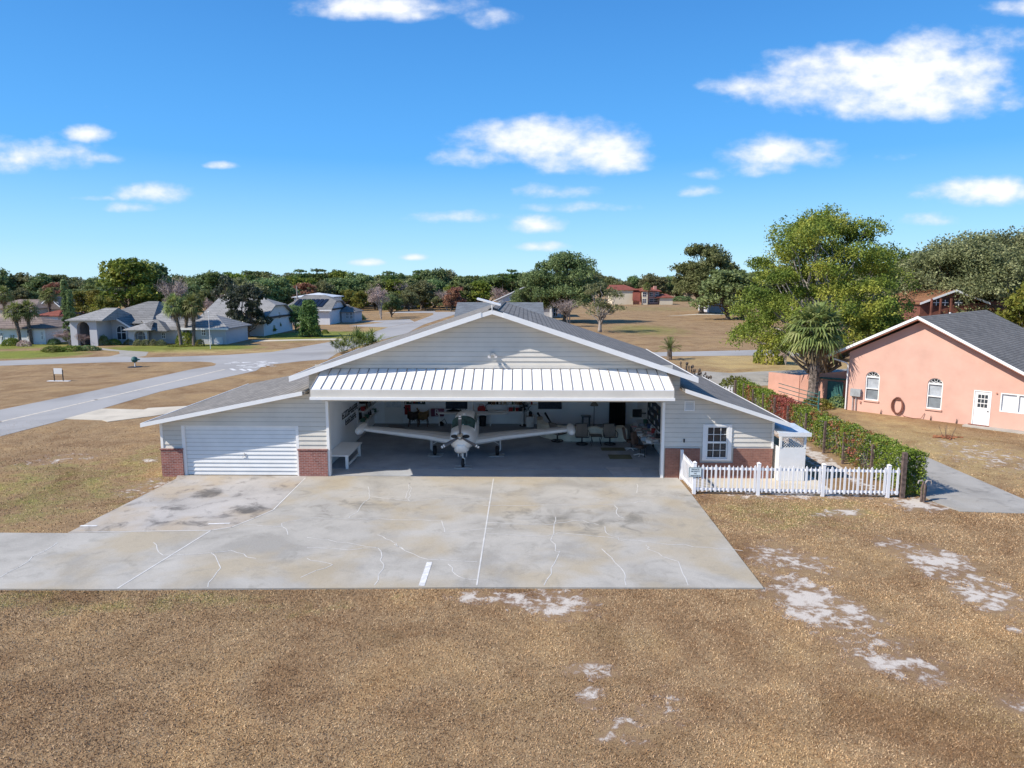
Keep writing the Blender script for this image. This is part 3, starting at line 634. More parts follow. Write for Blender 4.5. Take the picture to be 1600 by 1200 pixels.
# garage door
gd = MB()
gy = FY+.10
for i in range(12):
    z0 = .06+i*.182; gd.add([(-14.86, gy-.045, z0), (-9.98, gy-.045, z0), (-9.98, gy-.01, z0+.18), (-14.86, gy-.01, z0+.18), (-14.86, gy+.02, z0), (-9.98, gy+.02, z0), (-9.98, gy+.02, z0+.18), (-14.86, gy+.02, z0+.18)], [(0,1,2,3),(0,4,5,1),(3,2,6,7),(4,7,6,5),(0,3,7,4),(1,5,6,2)])
GD = gd.build('garage_door', WHITE, HG)
gl_ = MB()
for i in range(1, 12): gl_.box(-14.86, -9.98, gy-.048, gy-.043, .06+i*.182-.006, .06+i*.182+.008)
gl_.build('slat_shade_lines', mat('slat_shade_paint', (.42, .43, .45), .7), GD)  # thin dark strips: shade at the slat lips, put in as colour
gh = MB(); gh.tube([(-12.40, gy-.07, .86), (-12.30, gy-.09, .95), (-12.2, gy-.07, .86)], .012).tube([(-12.3, gy-.07, .92), (-12.3, gy-.07, 1.06)], .015); gh.build('handle', ALU, GD)
gt = MB(); gt.box(-15.0, -14.865, FY-.02, gy+.03, 0, 2.282).box(-9.975, -9.851, FY-.02, gy+.03, 0, 2.282).box(-14.864, -9.976, FY-.02, gy+.03, 2.26, 2.284); gt.build('garage_door_frame', TRIM, HG)
# gable vent
gv = MB(); gv.box(6.86, 7.30, FY-.05, FY-.024, 3.0, 3.04).box(6.86, 7.30, FY-.05, FY-.024, 3.40, 3.44).box(6.86, 6.90, FY-.05, FY-.024, 3.041, 3.399).box(7.26, 7.30, FY-.05, FY-.024, 3.041, 3.399)
for i in range(8): gv.slab([(6.902, FY-.026, 3.07+i*.044), (7.258, FY-.026, 3.07+i*.044), (7.258, FY-.05, 3.05+i*.044), (6.902, FY-.05, 3.05+i*.044)], .008)
gv.build('louvre_vent', TRIM, HG)
# window
wf = MB(); x0, x1, z0, z1 = 7.70, 8.94, .83, 2.42
wf.box(x0, x0+.16, FY-.06, FY+.1, z0, z1).box(x1-.16, x1, FY-.06, FY+.1, z0, z1).box(x0+.161, x1-.161, FY-.06, FY+.1, z1-.09, z1).box(x0+.161, x1-.161, FY-.06, FY+.1, z0, z0+.08)
WN = wf.build('window', TRIM, HG)
sh = MB(); a0, a1 = x0+.17, x1-.17; b0, b1 = z0+.09, z1-.10; bm_ = (b0+b1)/2
sh.box(a0, a0+.05, FY-.03, FY+.02, b0, b1).box(a1-.05, a1, FY-.03, FY+.02, b0, b1).box(a0+.051, a1-.051, FY-.03, FY+.02, bm_-.04, bm_+.04).box(a0+.051, a1-.051, FY-.03, FY+.02, b0, b0+.04).box(a0+.051, a1-.051, FY-.03, FY+.02, b1-.04, b1)
for k in (1, 2):
    xx = a0+(a1-a0)*k/3; sh.box(xx-.01, xx+.01, FY-.02, FY+.01, b0+.041, bm_-.041).box(xx-.01, xx+.01, FY-.02, FY+.01, bm_+.041, b1-.041)
for zz in ((b0+bm_)/2, (bm_+b1)/2): sh.box(a0+.052, a1-.052, FY-.017, FY+.007, zz-.01, zz+.01)
sh.build('sash', TRIM, WN); boxpart('pane', GLASS, WN, a0, a1, FY+.03, FY+.04, b0, b1)
# small wall fittings
boxpart('wall_fitting', DARKMETAL, HG, 6.87, 6.93, FY-.06, FY-.02, 1.62, 1.78)
MB().tube([(7.0, FY-.14, .35), (7.0, FY-.06, .35)], .035).build('wall_tap', DARKMETAL, HG)
# ramps at the threshold
rp = MB(); rp.slab([(3.7, 31.75, .09), (5.25, 31.75, .09), (5.2, FY+.1, .075), (3.95, FY+.1, .075)], .02)
tag(rp.build('ramp_plate', mat('plywood_grey', (.42, .42, .43), .7, .1)), 'grey flat ramp board laid on the hangar threshold', 'ramp')
rp = MB(); rp.add([(-8.1, 41.2, .075), (-7.4, 41.3, .075), (-5.75, 38.4, .075), (-6.65, 38.1, .075), (-8.1, 41.2, .095), (-7.4, 41.3, .095), (-5.75, 38.4, .095), (-6.65, 38.1, .095)], [(0,1,2,3),(4,7,6,5),(0,4,5,1),(1,5,6,2),(2,6,7,3),(3,7,4,0)])
tag(rp.build('floor_mat', mat('grey_mat', (.28, .27, .28), .9)), 'long grey runner mat in front of the hangar back door', 'mat')

# ------------------------------------------------------------ aircraft
PW = mat('aircraft_white', (.86, .855, .84), .25, .03, 2, spec=.5)
PGREY = mat('propeller_grey', (.10, .10, .11), .35, .1)
CHROME = mat('polished_spinner', (.7, .68, .64), .18, .05, metal=1)
CANG = mat('cockpit_glass', (.05, .115, .11), .08, .3, 4)
AX, AYN = -2.86, 30.72
AP = thing('light_aircraft', 'white single engine light aircraft with wingtip tanks parked in the open hangar', 'airplane', (AX, 33.9, 0))
def sect(y, w, zt, zb, n=20, sq=2.6, x0=AX):
    cz_, hz = (zt+zb)/2, (zt-zb)/2; R_ = []
    for k in range(n):
        t = 2*pi*k/n; c, s_ = cos(t), sin(t)
        R_.append((x0 + w/2*math.copysign(abs(c)**(2/sq), c), y, cz_ + hz*math.copysign(abs(s_)**(2/sq), s_)))
    return R_
ST = [(30.98, .62, 1.76, 1.24), (31.1, .84, 1.80, 1.05), (31.4, 1.02, 1.82, .90), (31.9, 1.12, 1.82, .80), (32.5, 1.18, 1.80, .68), (33.1, 1.22, 1.80, .60), (34.6, 1.22, 1.78, .60), (36.0, 1.0, 1.66, .72), (37.4, .62, 1.52, .95), (38.9, .22, 1.38, 1.1)]
MB().loft([sect(*q) for q in ST]).build('fuselage', PW, AP, smooth=True)
CB = [(32.4, 1.10, 1.72, 1.2), (32.98, 1.16, 2.12, 1.2), (33.4, 1.14, 2.21, 1.2), (34.2, 1.12, 2.20, 1.2), (35.2, 1.0, 2.04, 1.2), (36.2, .8, 1.70, 1.2)]
MB().loft([sect(*q, sq=2.3) for q in CB]).build('cabin', PW, AP, smooth=True)
def cabpt(y, t, off):
    for (a, b_) in zip(CB[:-1], CB[1:]):
        if a[0] <= y <= b_[0]: break
    f_ = (y-a[0])/(b_[0]-a[0]); w, zt, zb = [a[i]+(b_[i]-a[i])*f_ for i in (1, 2, 3)]
    return sect(y, w+off*2, zt+off, zb, 360, 2.3)[int(round(t)) % 360]
def cabglass(name, ys, angs, off=.016):
    mb = MB(); G = [[cabpt(y, a, off) for a in angs] for y in ys]
    for i in range(len(G)-1):
        for k in range(len(angs)-1): mb.quad(G[i][k], G[i][k+1], G[i+1][k+1], G[i+1][k])
    return mb.build(name, CANG, AP, smooth=True)
cabglass('windshield', (32.46, 32.6, 32.75, 32.9, 33.02), range(24, 157, 6), .02)
for a_, b_ in ((8, 40), (140, 172)): cabglass('side_window', (33.1, 33.6, 34.2, 34.8), range(a_, b_+1, 8))
boxpart('windshield_post', PW, AP, AX-.02, AX+.02, 32.5, 32.55, 1.75, 1.84)
# cowl inlets, registration strip
for sgn in (1, -1):
    inl = MB(); inl.loft([[(AX+sgn*.27+.155*cos(t)*s_, 30.965+dy, 1.60+.085*sin(t)*s_) for t in [2*pi*k/14 for k in range(14)]] for s_, dy in ((1, 0), (.97, -.02))]); inl.build('cowl_inlet', BLACK, AP)
cw = MB(); cw.loft([sect(31.0, .34, 1.30, 1.0), sect(31.25, .62, 1.15, .76), sect(31.9, .66, 1.0, .66), sect(32.6, .6, .95, .68)]); cw.build('lower_cowl', PW, AP, smooth=True)
textmesh('N8128R', .085, .003, Matrix.Translation((AX, 31.085, 1.02)) @ Matrix.Rotation(rad(62), 4, 'X'), 'lettering', BLACK, AP)
# spinner and propeller
sp = MB(); sp.loft([[(AX+r*cos(2*pi*k/16), y, 1.60+r*sin(2*pi*k/16)) for k in range(16)] for y, r in ((30.98, .17), (30.9, .17), (30.78, .13), (30.68, .07), (30.62, .012))]); SPN = sp.build('spinner', CHROME, AP, smooth=True)
for a in (90, 210, 330):
    bl = MB(); M_ = Matrix.Translation((AX, 30.88, 1.60)) @ Matrix.Rotation(-rad(a-90), 4, 'Y')
    rr = [(.12, .045, .035), (.25, .06, .035), (.45, .085, .025), (.75, .085, .018), (.93, .07, .014), (1.0, .045, .010)]
    rings = []
    for r, hw, th in rr:
        tw = rad(48-30*r); rings.append([M_ @ Vector((cos(q)*hw*cos(tw)-sin(q)*th*sin(tw), cos(q)*hw*sin(tw)+sin(q)*th*cos(tw), r)) for q in [2*pi*k/8 for k in range(8)]])
    bl.loft(rings); B_ = bl.build('propeller_blade', PGREY, AP, smooth=True)
    for r0, r1 in ((.80, .86), (.90, .965)):
        rg = []
        for r in (r0, r1):
            hw = .086-.03*max(0, (r-.75)/.25); th = .02; tw = rad(48-30*r); rg.append([M_ @ Vector((cos(q)*hw*cos(tw)-sin(q)*th*sin(tw), cos(q)*hw*sin(tw)+sin(q)*th*cos(tw), r)) for q in [2*pi*k/8 for k in range(8)]])
        MB().loft(rg).build('blade_stripe', WHITE, B_)
# wings
def wing_ring(x, y0_, ch, z, th):
    pr_ = [(0, 0), (.05, .45), (.25, .6), (.6, .42), (1, 0), (.6, -.2), (.25, -.38), (.05, -.3)]
    return [(x, y0_+c*ch, z+t*th) for c, t in pr_]
for sgn in (1, -1):
    wg = MB(); wg.loft([wing_ring(AX+sgn*.45, 33.0, 2.25, .80, .30), wing_ring(AX+sgn*1.2, 33.15, 2.05, .88, .28), wing_ring(AX+sgn*1.85, 33.4, 1.8, .95, .26), wing_ring(AX+sgn*4.95, 33.65, 1.1, 1.29, .17)])
    wg.build('wing', PW, AP, smooth=False)
    tk = MB(); tk.loft([[(AX+sgn*5.12+r*cos(2*pi*k/14), y, 1.30+r*sin(2*pi*k/14)) for k in range(14)] for y, r in ((33.12, .03), (33.2, .12), (33.4, .19), (33.9, .225), (34.5, .2), (35.1, .09), (35.3, .01))]); tk.build('tip_tank', PW, AP, smooth=True)
    hs_ = MB(); hs_.loft([wing_ring(AX+sgn*.06, 38.0, 1.0, 1.24, .10), wing_ring(AX+sgn*1.9, 38.3, .62, 1.24, .07)]); hs_.build('stabiliser', PW, AP)
    # main gear
    gx = AX+sgn*1.53; gyy = 33.95
    lg = MB(); lg.tube([(gx+sgn*.14, gyy, .92), (gx+sgn*.14, gyy, .24)], [.035, .03]).tube([(gx+sgn*.14, gyy, .24), (gx, gyy, .24)], .025).tube([(gx-sgn*.45, gyy+.05, .86), (gx+sgn*.1, gyy, .55)], .018)
    lg.box(gx+sgn*.18-.008, gx+sgn*.18+.008, gyy-.18, gyy+.18, .32, .86); LG = lg.build('landing_gear', PW, AP)
    wh = MB(); wh.loft([[(gx+dx, gyy+r*cos(2*pi*k/18), .24+r*sin(2*pi*k/18)) for k in range(18)] for dx, r in ((-.09, .12), (-.085, .20), (-.05, .235), (.05, .235), (.085, .20), (.09, .12))]); wh.build('tyre', BLACK, LG, smooth=True)
fn = MB(); fn.prism([(38.0, 1.3), (38.5, 2.1), (38.9, 2.13), (39.1, 1.2)], 'x', AX-.03, AX+.03); fn.build('fin', PW, AP)
an = MB(); an.tube([(AX+.1, 34.6, 2.12), (AX+.1, 34.7, 2.42)], .012); an.build('antenna', PW, AP)
bc_ = MB(); bc_.box(AX-.06, AX+.06, 33.1, 33.3, 2.17, 2.24); bc_.build('cabin_vent', PW, AP)
ng = MB(); ng.tube([(AX+.05, 31.55, .85), (AX+.05, 31.58, .48)], [.05, .035]).tube([(AX+.05, 31.58, .48), (AX+.14, 31.6, .42), (AX+.14, 31.62, .20), (AX+.05, 31.62, .20)], .022)
ng.box(AX-.14, AX-.125, 31.3, 31.9, .58, .80).box(AX+.225, AX+.24, 31.3, 31.9, .58, .80).tube([(AX-.02, 31.5, .8), (AX-.02, 31.55, .55)], .02); NG = ng.build('nose_gear', PW, AP)
nw = MB(); nw.loft([[(AX+.05+dx, 31.62+r*cos(2*pi*k/18), .22+r*sin(2*pi*k/18)) for k in range(18)] for dx, r in ((-.07, .11), (-.065, .165), (-.04, .20), (.04, .20), (.065, .165), (.07, .11))]); nw.build('tyre', BLACK, NG, smooth=True)
DRIP = mat('drip_tray_metal', (.50, .50, .50), .5, .2)
for i, (x, y, w, lab) in enumerate(((AX-1.5, 33.95, .37, 'flat grey metal tray under the left main wheel of the aircraft'), (AX+1.5, 33.95, .37, 'flat grey metal tray under the right main wheel of the aircraft'), (AX+.05, 31.62, .40, 'flat grey metal tray under the nose wheel of the aircraft'))):
    tr_ = MB(); tr_.box(x-w, x+w, y-.3, y+.3, .071, .085).box(x-w, x+w, y-.3, y-.28, .0855, .10).box(x-w, x+w, y+.28, y+.3, .0855, .10); tag(tr_.build('drip_tray', DRIP), lab, 'tray', 'drip trays under the aircraft wheels')
AP.location = (AX, 33.9, -.05+.12)

# ------------------------------------------------------------ things inside the hangar
FZ = .07; BW = 41.79
# back door and windows (parts of the hangar)
bd = boxpart('back_door', WHITE, HG, PX(600, BW), PX(629, BW), BW-.05, BW-.01, FZ, 2.25)
boxpart('door_window', mat('bright_pane', (.75, .78, .80), .2), bd, PX(603, BW), PX(626, BW), BW-.062, BW-.052, 1.05, 1.9)
for k in range(1, 3):
    xx = PX(603, BW)+(PX(626, BW)-PX(603, BW))*k/3; boxpart('muntin', TRIM, bd, xx-.012, xx+.012, BW-.075, BW-.063, 1.05, 1.9)
MB().tube([(PX(631.5, BW), BW-.1, 1.05), (PX(631.5, BW), BW-.05, 1.05)], .05).build('door_knob', DARKMETAL, bd)
DKW = mat('dark_window_screen', (.025, .04, .075), .5, .3, 10)
for a_, b_ in ((696, 730), (841, 878)):
    wn_ = boxpart('back_window', TRIM, HG, PX(a_-1, BW), PX(b_+1, BW), BW-.03, BW-.005, .94, 2.2); boxpart('pane', DKW, wn_, PX(a_, BW), PX(b_, BW), BW-.05, BW-.032, .98, 2.15)
boxpart('door_casing', TRIM, HG, 5.92, 6.0, 41.68, 41.797, 0, 3.0)
# bench by the left wall
BN = thing('bench', 'long plain white wooden bench along the left hangar wall', 'bench', (-8.45, 32.4, FZ))
boxpart('seat', TRIM, BN, -8.98, -7.95, 31.2, 33.9, .66, .72)
for (x, y) in ((-8.05, 31.3), (-8.05, 33.7), (-8.85, 33.7), (-8.85, 31.3)): boxpart('leg', TRIM, BN, x-.06, x+.06, y-.06, y+.06, FZ, .659)
boxpart('stretcher', TRIM, BN, -8.08, -8.02, 31.361, 33.639, .18, .26)
# cut-out wall lettering on the left wall (three dark blocks of letters)
LET = mat('black_letters', (.03, .03, .035), .6)
def wall_x(px, py, X=-9.0):
    r = ray(px, py); t = X/r[0]; return r[1]*t, CH+r[2]*t
rl = random.Random(8)
def wall_text(y0_, y1_, z, h, n, lab):
    # unreadable block capitals: strokes of a stem, bars and gaps
    mb = MB(); st = (y1_-y0_)/n
    for i in range(n):
        a = y0_+i*st; w = st*.72; mb.box(-8.999, -8.975, a, a+w*.28, z, z+h)
        for zz in rl.sample([0, .42, .84], 2): mb.box(-8.9985, -8.9755, a+w*.281, a+w, z+h*zz, z+h*(zz+.16))
        if rl.random() < .6: mb.box(-8.999, -8.975, a+w*.75, a+w*.999, z+h*(0 if rl.random() < .5 else .5), z+h) if False else None
    tag(mb.build('wall_lettering', LET), lab, 'lettering', 'black lettering on the left hangar wall')
wall_text(34.3, 37.6, 1.75, .33, 11, 'upper longer row of black letters on the left hangar wall')
wall_text(34.9, 37.2, 1.34, .30, 8, 'lower shorter row of black letters on the left hangar wall')
y_, z_ = wall_x(562.5, 646)
tag(boxpart('wall_plaque', LET, None, -8.995, -8.97, y_-.3, y_+.3, z_-.3, z_+.3), 'small square black plaque beside the wall lettering', 'plaque')
# shelf with engine parts on the left wall
cols6 = [mat('clutter_'+n, c, .6) for n, c in (('white', (.7, .7, .7)), ('black', (.02, .02, .025)), ('red', (.35, .03, .03)), ('brown', (.16, .09, .05)), ('blue', (.05, .09, .20)), ('grey', (.25, .26, .27)), ('tan', (.40, .33, .24)), ('green', (.05, .13, .08)))]
rk = random.Random(11)
SHF = thing('wall_shelf', 'white two tier bracket shelf on the left hangar wall near the back corner', 'shelf', (-8.85, 39.2, 1.2))
for z in (.95, 1.55): boxpart('shelf_board', TRIM, SHF, -8.999, -8.55, 37.4, 41.0, z, z+.035)
for y in (37.5, 39.3, 40.9): boxpart('bracket', TRIM, SHF, -8.999, -8.97, y-.02, y+.02, .80, 1.549)
def bottle(mb, x, y, z, r, h): mb.lathe([(r, 0), (r, h*.62), (r*.45, h*.78), (r*.45, h)], (x, y, z), 8)
def tin(mb, x, y, z, w, d, h): mb.box(x-w, x+w, y-d, y+d, z, z+h).box(x-w*1.06, x+w*1.06, y-d*1.06, y+d*1.06, z+h*.82, z+h*.9)
def helmet(mb, x, y, z, r): mb.lathe([(r*.95, 0), (r, r*.4), (r*.85, r*.85), (r*.5, r*1.15), (.01, r*1.25)], (x, y, z), 10)
def clutter(n, f, names, labf, grp, cats):
    used = {}
    for i in range(n):
        x, y, z = f(i); k = rk.choice(['bottle', 'tin', 'tub']); ci = rk.randrange(8); mb = MB(); s_ = rk.uniform(.8, 1.4)
        if k == 'bottle': bottle(mb, x, y, z, .05*s_, .26*s_)
        elif k == 'tin': tin(mb, x, y, z, .10*s_, .09*s_, .17*s_)
        else: mb.lathe([(.08*s_, 0), (.10*s_, .14*s_), (.11*s_, .15*s_), (.11*s_, .18*s_), (.02, .19*s_)], (x, y, z), 10)
        col = ['white', 'black', 'red', 'brown', 'blue', 'grey', 'tan', 'green'][ci]
        o = mb.build({'bottle': 'bottle', 'tin': 'box', 'tub': 'tub'}[k], cols6[ci])
        kk = {'bottle': 'bottle', 'tin': 'lidded box', 'tub': 'round tub'}[k]
        key = (col, kk); used[key] = used.get(key, 0)+1
        tag(o, labf(col+' '+kk, used[key]), {'bottle': 'bottle', 'tin': 'box', 'tub': 'tub'}[k], grp)
ORD = ['', 'second ', 'third ', 'fourth ', 'fifth ', 'sixth ', 'seventh ', 'eighth ', 'ninth ', 'tenth ', 'eleventh ', 'twelfth ']
clutter(7, lambda i: (-8.75, 37.7+i*.47, .986), None, lambda w, k: f"{ORD[k-1]}{w} from the front on the lower left wall shelf", 'things on the lower left wall shelf', None)
clutter(7, lambda i: (-8.75, 37.7+i*.47, 1.586), None, lambda w, k: f"{ORD[k-1]}{w} from the front on the upper left wall shelf", 'things on the upper left wall shelf', None)
for i, (y, z, lab) in enumerate(((38.0, 1.95, 'black motorcycle helmet shaped pod hung highest above the wall shelf'), (38.9, 2.0, 'black round pod hung nearer the back corner above the wall shelf'))):
    mb = MB(); helmet(mb, -8.75, y, z, .26); tag(mb.build('hanging_helmet', BLACK), lab, 'helmet', 'black helmets above the wall shelf')
# saddles on wooden stands
LEA = mat('dark_saddle_leather', (.05, .025, .018), .5, .3, 6); LEB = mat('tan_saddle_leather', (.27, .16, .06), .6, .3, 6)
def saddle(px, m, lab, X=None):
    y = 41.0; x = PX(px, y)
    S = thing('saddle', lab, 'saddle', (x, y, 1.0), 'saddles on stands by the back wall')
    rings = []
    for t, zz, w in ((-.35, .98, .13), (-.25, .92, .17), (0, .86, .19), (.2, .93, .2), (.32, 1.04, .12)):
        rings.append([(x+t, y-w*1.4, zz-.40), (x+t, y-w*1.15, zz-.08), (x+t, y-w*.5, zz+.02), (x+t, y, zz+.04), (x+t, y+w*.5, zz+.02), (x+t, y+w*1.15, zz-.08), (x+t, y+w*1.1, zz-.40), (x+t, y, zz-.05)])
    MB().loft(rings).build('seat', m, S, smooth=True)
    MB().tube([(x-.32, y, 1.0), (x-.36, y, 1.16)], [.04, .05]).build('horn', m, S)
    for dx in (-.1, .14): 
        MB().prism([(x+dx-.10, 0.86), (x+dx+.10, .86), (x+dx+.07, .55), (x+dx-.07, .55)], 'y', y-.29, y-.26).build('fender', m, S)
        MB().tube([(x+dx-.06, y-.30, .56), (x+dx-.07, y-.30, .42), (x+dx+.07, y-.30, .42), (x+dx+.06, y-.30, .56)], .015).build('stirrup', DARKMETAL, S)
    K = thing('saddle_stand', 'crossed wooden trestle carrying the '+lab.split(' on ')[0], 'stand', (x, y, FZ), 'wooden saddle stands')
    boxpart('rail', WOODP, K, x-.3, x+.3, y-.05, y+.05, .74, .80)
    for sx_ in (-1, 1):
        for sy_ in (-1, 1): MB().tube([(x+sx_*.2, y, .76), (x+sx_*.28, y+sy_*.3, FZ)], .025, 4).build('leg', WOODP, K)
saddle(645.5, LEA, 'dark brown western saddle on the left wooden stand')
saddle(660.5, LEB, 'tan western saddle on the right wooden stand')
rb = MB(); xa, xb_ = PX(631.5, BW), PX(641, BW)
for i in range(6): rb.box(xa+(xb_-xa)*i/6, xa+(xb_-xa)*(i+1)/6-.004, BW-.06+.015*(i % 2), BW-.03+.015*(i % 2), PZ(648, BW), PZ(633, BW))
tag(rb.build('hanging_blanket', cols6[2]), 'red saddle blanket hanging on the back wall left of the saddles', 'blanket')
tag(boxpart('wall_banner', mat('dark_banner', (.07, .10, .09), .7, .4, 12), None, PX(631, BW), PX(664, BW), BW-.03, BW-.006, PZ(632, BW), PZ(624.5, BW)), 'dark patterned strip of stickers high on the back wall above the saddles', 'banner')
for i in range(9):
    xx = PX(632+i*3.5, BW); tag(boxpart('sticker', cols6[[0,7,0,5,2,3,4,0,5][i]], None, xx, xx+.09, BW-.036, BW-.031, PZ(631.5-(i % 3)*1.2, BW), PZ(628.5-(i % 3)*1.2, BW)),
        ['white sticker at the far left of the strip', 'green sticker beside the leftmost white one on the strip', 'white sticker low in the left half of the strip', 'grey sticker left of the red one on the strip', 'red sticker at the middle of the strip', 'brown sticker right of the red one on the strip', 'blue sticker in the right half of the strip', 'white sticker near the right end of the strip', 'grey sticker at the right end of the strip'][i], 'sticker', 'stickers on the wall strip')
# sign with a letter R
SG = thing('wall_sign', 'plum coloured box sign with a white letter R by the back wall', 'sign', (PX(683, 41.5), 41.5, .8))
boxpart('board', mat('plum_panel', (.20, .055, .11), .6, .1), SG, PX(673, 41.5), PX(693, 41.5), 41.4, 41.6, PZ(650.5, 41.5), PZ(639, 41.5))
textmesh('R', .5, .006, Matrix.Translation((PX(682, 41.4), 41.39, PZ(645, 41.4))) @ Matrix.Rotation(pi/2, 4, 'X'), 'letter', WHITE, SG)
boxpart('underline', WHITE, SG, PX(679.5, 41.4), PX(683.5, 41.4), 41.385, 41.395, PZ(650, 41.4), PZ(649.3, 41.4))
# work benches along the back wall
def table(lab, px0, px1, y, z, name='work_table', legs=(0, 1), m=TRIM, depth=.6, lm=None):
    x0_, x1_ = PX(px0, y), PX(px1, y)
    T = thing(name, lab, 'table', ((x0_+x1_)/2, y, FZ)); boxpart('table_top', m, T, x0_, x1_, y-depth/2, y+depth/2, z-.05, z)
    for xx in (x0_+.08, x1_-.08):
        for yy in (y-depth/2+.06, y+depth/2-.06): boxpart('leg', lm or m, T, xx-.03, xx+.03, yy-.03, yy+.03, FZ, z-.051)
    return T
table('long white work table behind the left side of the aircraft tail', 684, 742, 41.3, .85)
table('white workbench with tools behind the right side of the aircraft tail', 764, 818, 41.3, .95)
tag(MB().tube([(PX(697, 41.3), 41.3, .92), (PX(708, 41.3), 41.3, .98), (PX(722, 41.3), 41.3, .9), (PX(727, 41.3), 41.3, .95)], [.03, .09, .05, .02], 8).build('tool_roll', BLACK), 'black tool roll lying on the long work table', 'tool')
tag(MB().tube([(PX(723, 41.3)+.18*cos(t), 41.35, .92+.14+.14*sin(t)) for t in [pi*2*k/12 for k in range(13)]], .018, 5).build('hose_coil', BLACK), 'black coiled hose standing on the long work table', 'hose')
bkx = PX(691, 41.2)
mb = MB(); mb.lathe([(.14, 0), (.17, .12), (.1, .2), (.04, .24)], (bkx-.1, 41.2, FZ), 10).tube([(bkx-.1, 41.2, FZ+.2), (bkx+.1, 41.2, FZ+.4), (bkx+.25, 41.2, FZ+.1)], .02); tag(mb.build('shop_vacuum', BLACK), 'low black and white shop vacuum on the floor by the back wall', 'vacuum')
# pegboard and tools
clutter(12, lambda i: (PX(765+i*6, 41.6), 41.62, 1.28), None, lambda w, k: f"{ORD[k-1]}{w} from the left on the back wall shelf over the workbench", 'things on the back wall shelf', None)
tag(boxpart('wall_shelf', TRIM, None, PX(762, 41.6), PX(840, 41.6), 41.45, BW, 1.24, 1.275), 'long white shelf above the workbench on the back wall', 'shelf')
rc_ = MB(); cx_ = PX(752, 41.25); rc_.loft([[(cx_+dx*s_, 41.25+dy*s_, .955+h) for dx, dy in ((-.22, -.12), (.22, -.12), (.22, .12), (-.22, .12))] for s_, h in ((1, 0), (1.05, .16), (.7, .30))]).tube([(cx_-.15, 41.25, 1.22), (cx_-.1, 41.25, 1.34), (cx_+.1, 41.25, 1.34), (cx_+.15, 41.25, 1.22)], .015)
tag(rc_.build('tool_box', mat('red_toolbox', (.40, .02, .02), .4), None), 'red metal tool box with a handle on the workbench', 'toolbox')
for o_ in [bpy.context.scene.objects[-1]]: pass
cx_ = PX(757, 41.25); mb = MB(); mb.tube([(cx_+.1, 41.3, .95), (cx_+.05, 41.3, 1.25), (cx_+.3, 41.25, 1.42), (cx_+.42, 41.2, 1.32)], .02).lathe([(.1, 0), (.1, .03)], (cx_+.1, 41.3, .951), 10); tag(mb.build('desk_lamp', BLACK), 'black swing arm lamp beside the red tool box', 'lamp')
clutter(5, lambda i: (PX(793+i*5, 41.2), 41.2, .951), None, lambda w, k: f"{ORD[k-1]}{w} from the left standing on the workbench", 'things on the workbench', None)
# trash bin, fan, cabinet
tag(MB().lathe([(.18, 0), (.22, .55), (.23, .56), (.20, .6), (.02, .62)], (PX(754, 41.1), 41.1, FZ), 12).build('trash_bin', BLACK), 'black round bin under the workbench', 'bin')
FN = thing('pedestal_fan', 'black round pedestal fan standing by the back wall', 'fan', (PX(819, 41.2), 41.2, FZ))
fx = PX(819, 41.2); MB().lathe([(.28, 0), (.27, .03), (.04, .05)], (fx, 41.2, FZ), 14).build('base', BLACK, FN); MB().tube([(fx, 41.2, FZ+.05), (fx, 41.2, 1.15)], .022).build('pole', BLACK, FN)
hd = MB()
for r in (.30, .26, .2, .13): hd.tube([(fx+r*cos(t), 41.08, 1.22+r*sin(t)) for t in [2*pi*k/18 for k in range(19)]], .007, 4)
for k in range(12): hd.tube([(fx, 41.05, 1.22), (fx+.3*cos(k*pi/6), 41.08, 1.22+.3*sin(k*pi/6))], .005, 3)
hd.build('cage', DARKMETAL, FN); MB().tube([(fx, 41.06, 1.22), (fx, 41.25, 1.22)], [.06, .09], 10).build('motor', BLACK, FN)
for k in range(4):
    a = k*pi/2+.3; MB().add([(fx+.05*cos(a), 41.1, 1.22+.05*sin(a)), (fx+.24*cos(a-.35), 41.12, 1.22+.24*sin(a-.35)), (fx+.25*cos(a+.35), 41.16, 1.22+.25*sin(a+.35)), (fx+.06*cos(a+.8), 41.13, 1.22+.06*sin(a+.8))], [(0,1,2,3)]).build('fan_blade', DARKMETAL, FN)
cx_ = PX(828.5, 41.0); CT = thing('tool_cabinet', 'narrow white cabinet with tools on top beside the pedestal fan', 'cabinet', (cx_, 41.0, FZ))
boxpart('body', WHITE, CT, cx_-.22, cx_+.22, 40.8, 41.3, FZ, .68); boxpart('drawer', TRIM, CT, cx_-.20, cx_+.20, 40.785, 40.799, .46, .64); boxpart('drawer', TRIM, CT, cx_-.20, cx_+.20, 40.785, 40.799, .12, .43)
mb = MB(); mb.lathe([(.13, 0), (.10, .12), (.12, .2), (.05, .3)], (cx_+.02, 41.0, .681), 9).tube([(cx_, 41, .9), (cx_-.12, 41, 1.15), (cx_+.05, 41, 1.3)], .02); tag(mb.build('grinder', BLACK), 'black bench grinder on top of the narrow white cabinet', 'grinder')
# floor lamp and small table behind the sofa
lx = PX(929, 41.0); LP = thing('floor_lamp', 'tall thin floor lamp with a flared beige shade behind the sofa', 'lamp', (lx, 41.0, FZ))
MB().lathe([(.16, 0), (.15, .02), (.03, .04)], (lx, 41.0, FZ), 12).build('base', DARKMETAL, LP); MB().tube([(lx, 41, FZ), (lx, 41, 1.45)], .018).build('pole', DARKMETAL, LP)
MB().lathe([(.24, 0), (.22, .03), (.09, .26), (.08, .26), (.21, .02)], (lx, 41, 1.32), 14).build('lamp_shade', mat('beige_shade', (.33, .28, .22), .8), LP)
STB = mat('slate_table', (.10, .14, .17), .5)
table('small slate blue side table against the wall behind the sofa', 909, 924, 41.2, .68, 'side_table', m=STB, depth=.5)
